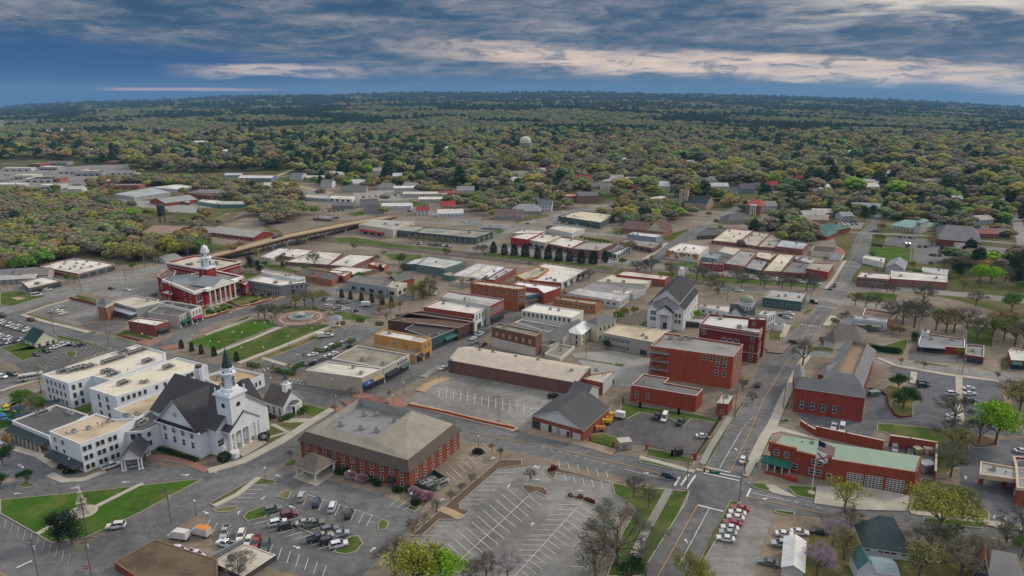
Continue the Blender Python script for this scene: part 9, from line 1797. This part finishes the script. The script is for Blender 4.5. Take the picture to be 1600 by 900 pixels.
def woodland(name, pts, kind, colr, flatg):
 base = PALS[(kind, colr)]; mt = leafmat('woodland ' + kind + ' ' + colr,[(0., sc3(base,.72)),(.5, base),(1.,(base[0] * 1.35, base[1] * 1.2, base[2] * 1.1))],.4)
 lm = lobes('canopy', mt, 'pine' if kind[0] == 'e' else 'round', 9, 1, 260); tpl = bpy.data.objects.new('canopy_form', lm)
 me = bpy.data.meshes.new(name); n = len(pts); X = np.array([p[0] for p in pts]); Y = np.array([p[1] for p in pts]); Z = zt(X, Y) * 1.0 - .2
 me.vertices.add(n); me.vertices.foreach_set('co', np.stack([X, Y, Z], 1).ravel().astype(np.float32))
 s_ = np.array([p[4] for p in pts]) / 12.0; at = me.attributes.new('size', 'FLOAT', 'POINT'); at.data.foreach_set('value', s_.astype(np.float32))
 o = put(name, me); ng = bpy.data.node_groups.new('scatter', 'GeometryNodeTree'); ng.interface.new_socket('Geometry', in_out='INPUT', socket_type='NodeSocketGeometry'); ng.interface.new_socket('Geometry', in_out='OUTPUT', socket_type='NodeSocketGeometry')
 N = ng.nodes; gi, go = N.new('NodeGroupInput'), N.new('NodeGroupOutput'); m2p = N.new('GeometryNodeMeshToPoints'); iop = N.new('GeometryNodeInstanceOnPoints'); oi = N.new('GeometryNodeObjectInfo'); oi.inputs[0].default_value = tpl
 na = N.new('GeometryNodeInputNamedAttribute'); na.data_type = 'FLOAT'; na.inputs[0].default_value = 'size'; rv = N.new('FunctionNodeRandomValue'); rv.data_type = 'FLOAT_VECTOR'; rv.inputs[0].default_value = (0, 0, 0); rv.inputs[1].default_value = (0, 0, 6.28)
 rs2 = N.new('FunctionNodeRandomValue'); rs2.data_type = 'FLOAT_VECTOR'; rs2.inputs[0].default_value = (.95, .95, .75); rs2.inputs[1].default_value = (1.35, 1.35, 1.1); rs2.inputs['Seed'].default_value = 4
 vm = N.new('ShaderNodeVectorMath'); vm.operation = 'SCALE'; L = ng.links
 L.new(gi.outputs[0], m2p.inputs[0]); L.new(m2p.outputs[0], iop.inputs['Points']); L.new(oi.outputs['Geometry'], iop.inputs['Instance']); L.new(rs2.outputs[0], vm.inputs[0]); L.new(na.outputs[0], vm.inputs['Scale']); L.new(vm.outputs[0], iop.inputs['Scale']); L.new(rv.outputs[0], iop.inputs['Rotation']); L.new(iop.outputs[0], go.inputs[0])
 md = o.modifiers.new('scatter', 'NODES'); md.node_group = ng; struct(o, 'stuff'); return o
grp = {}
for q in rest + far: grp.setdefault((q[2], q[3]),[]).append(q)
for (k, c_), pts in grp.items(): woodland('woodland', pts, k, c_, True)
# ================================================================ HAZE
m, t, b = base_mat('haze air'); t.n.remove(b); pv = t.new('ShaderNodeVolumePrincipled'); pv.inputs['Color'].default_value = (.30, .60, 1., 1); pv.inputs['Density'].default_value = 4.4e-5; pv.inputs['Anisotropy'].default_value = .0
t.l.new(pv.outputs[0], [n for n in t.n if n.type == 'OUTPUT_MATERIAL'][0].inputs['Volume'])
hz = MB(); hz.box(0, 8500, -520, 44000, 18400, 900); o = hz.build('haze', m); o['kind'] = 'stuff'
finish_labels()
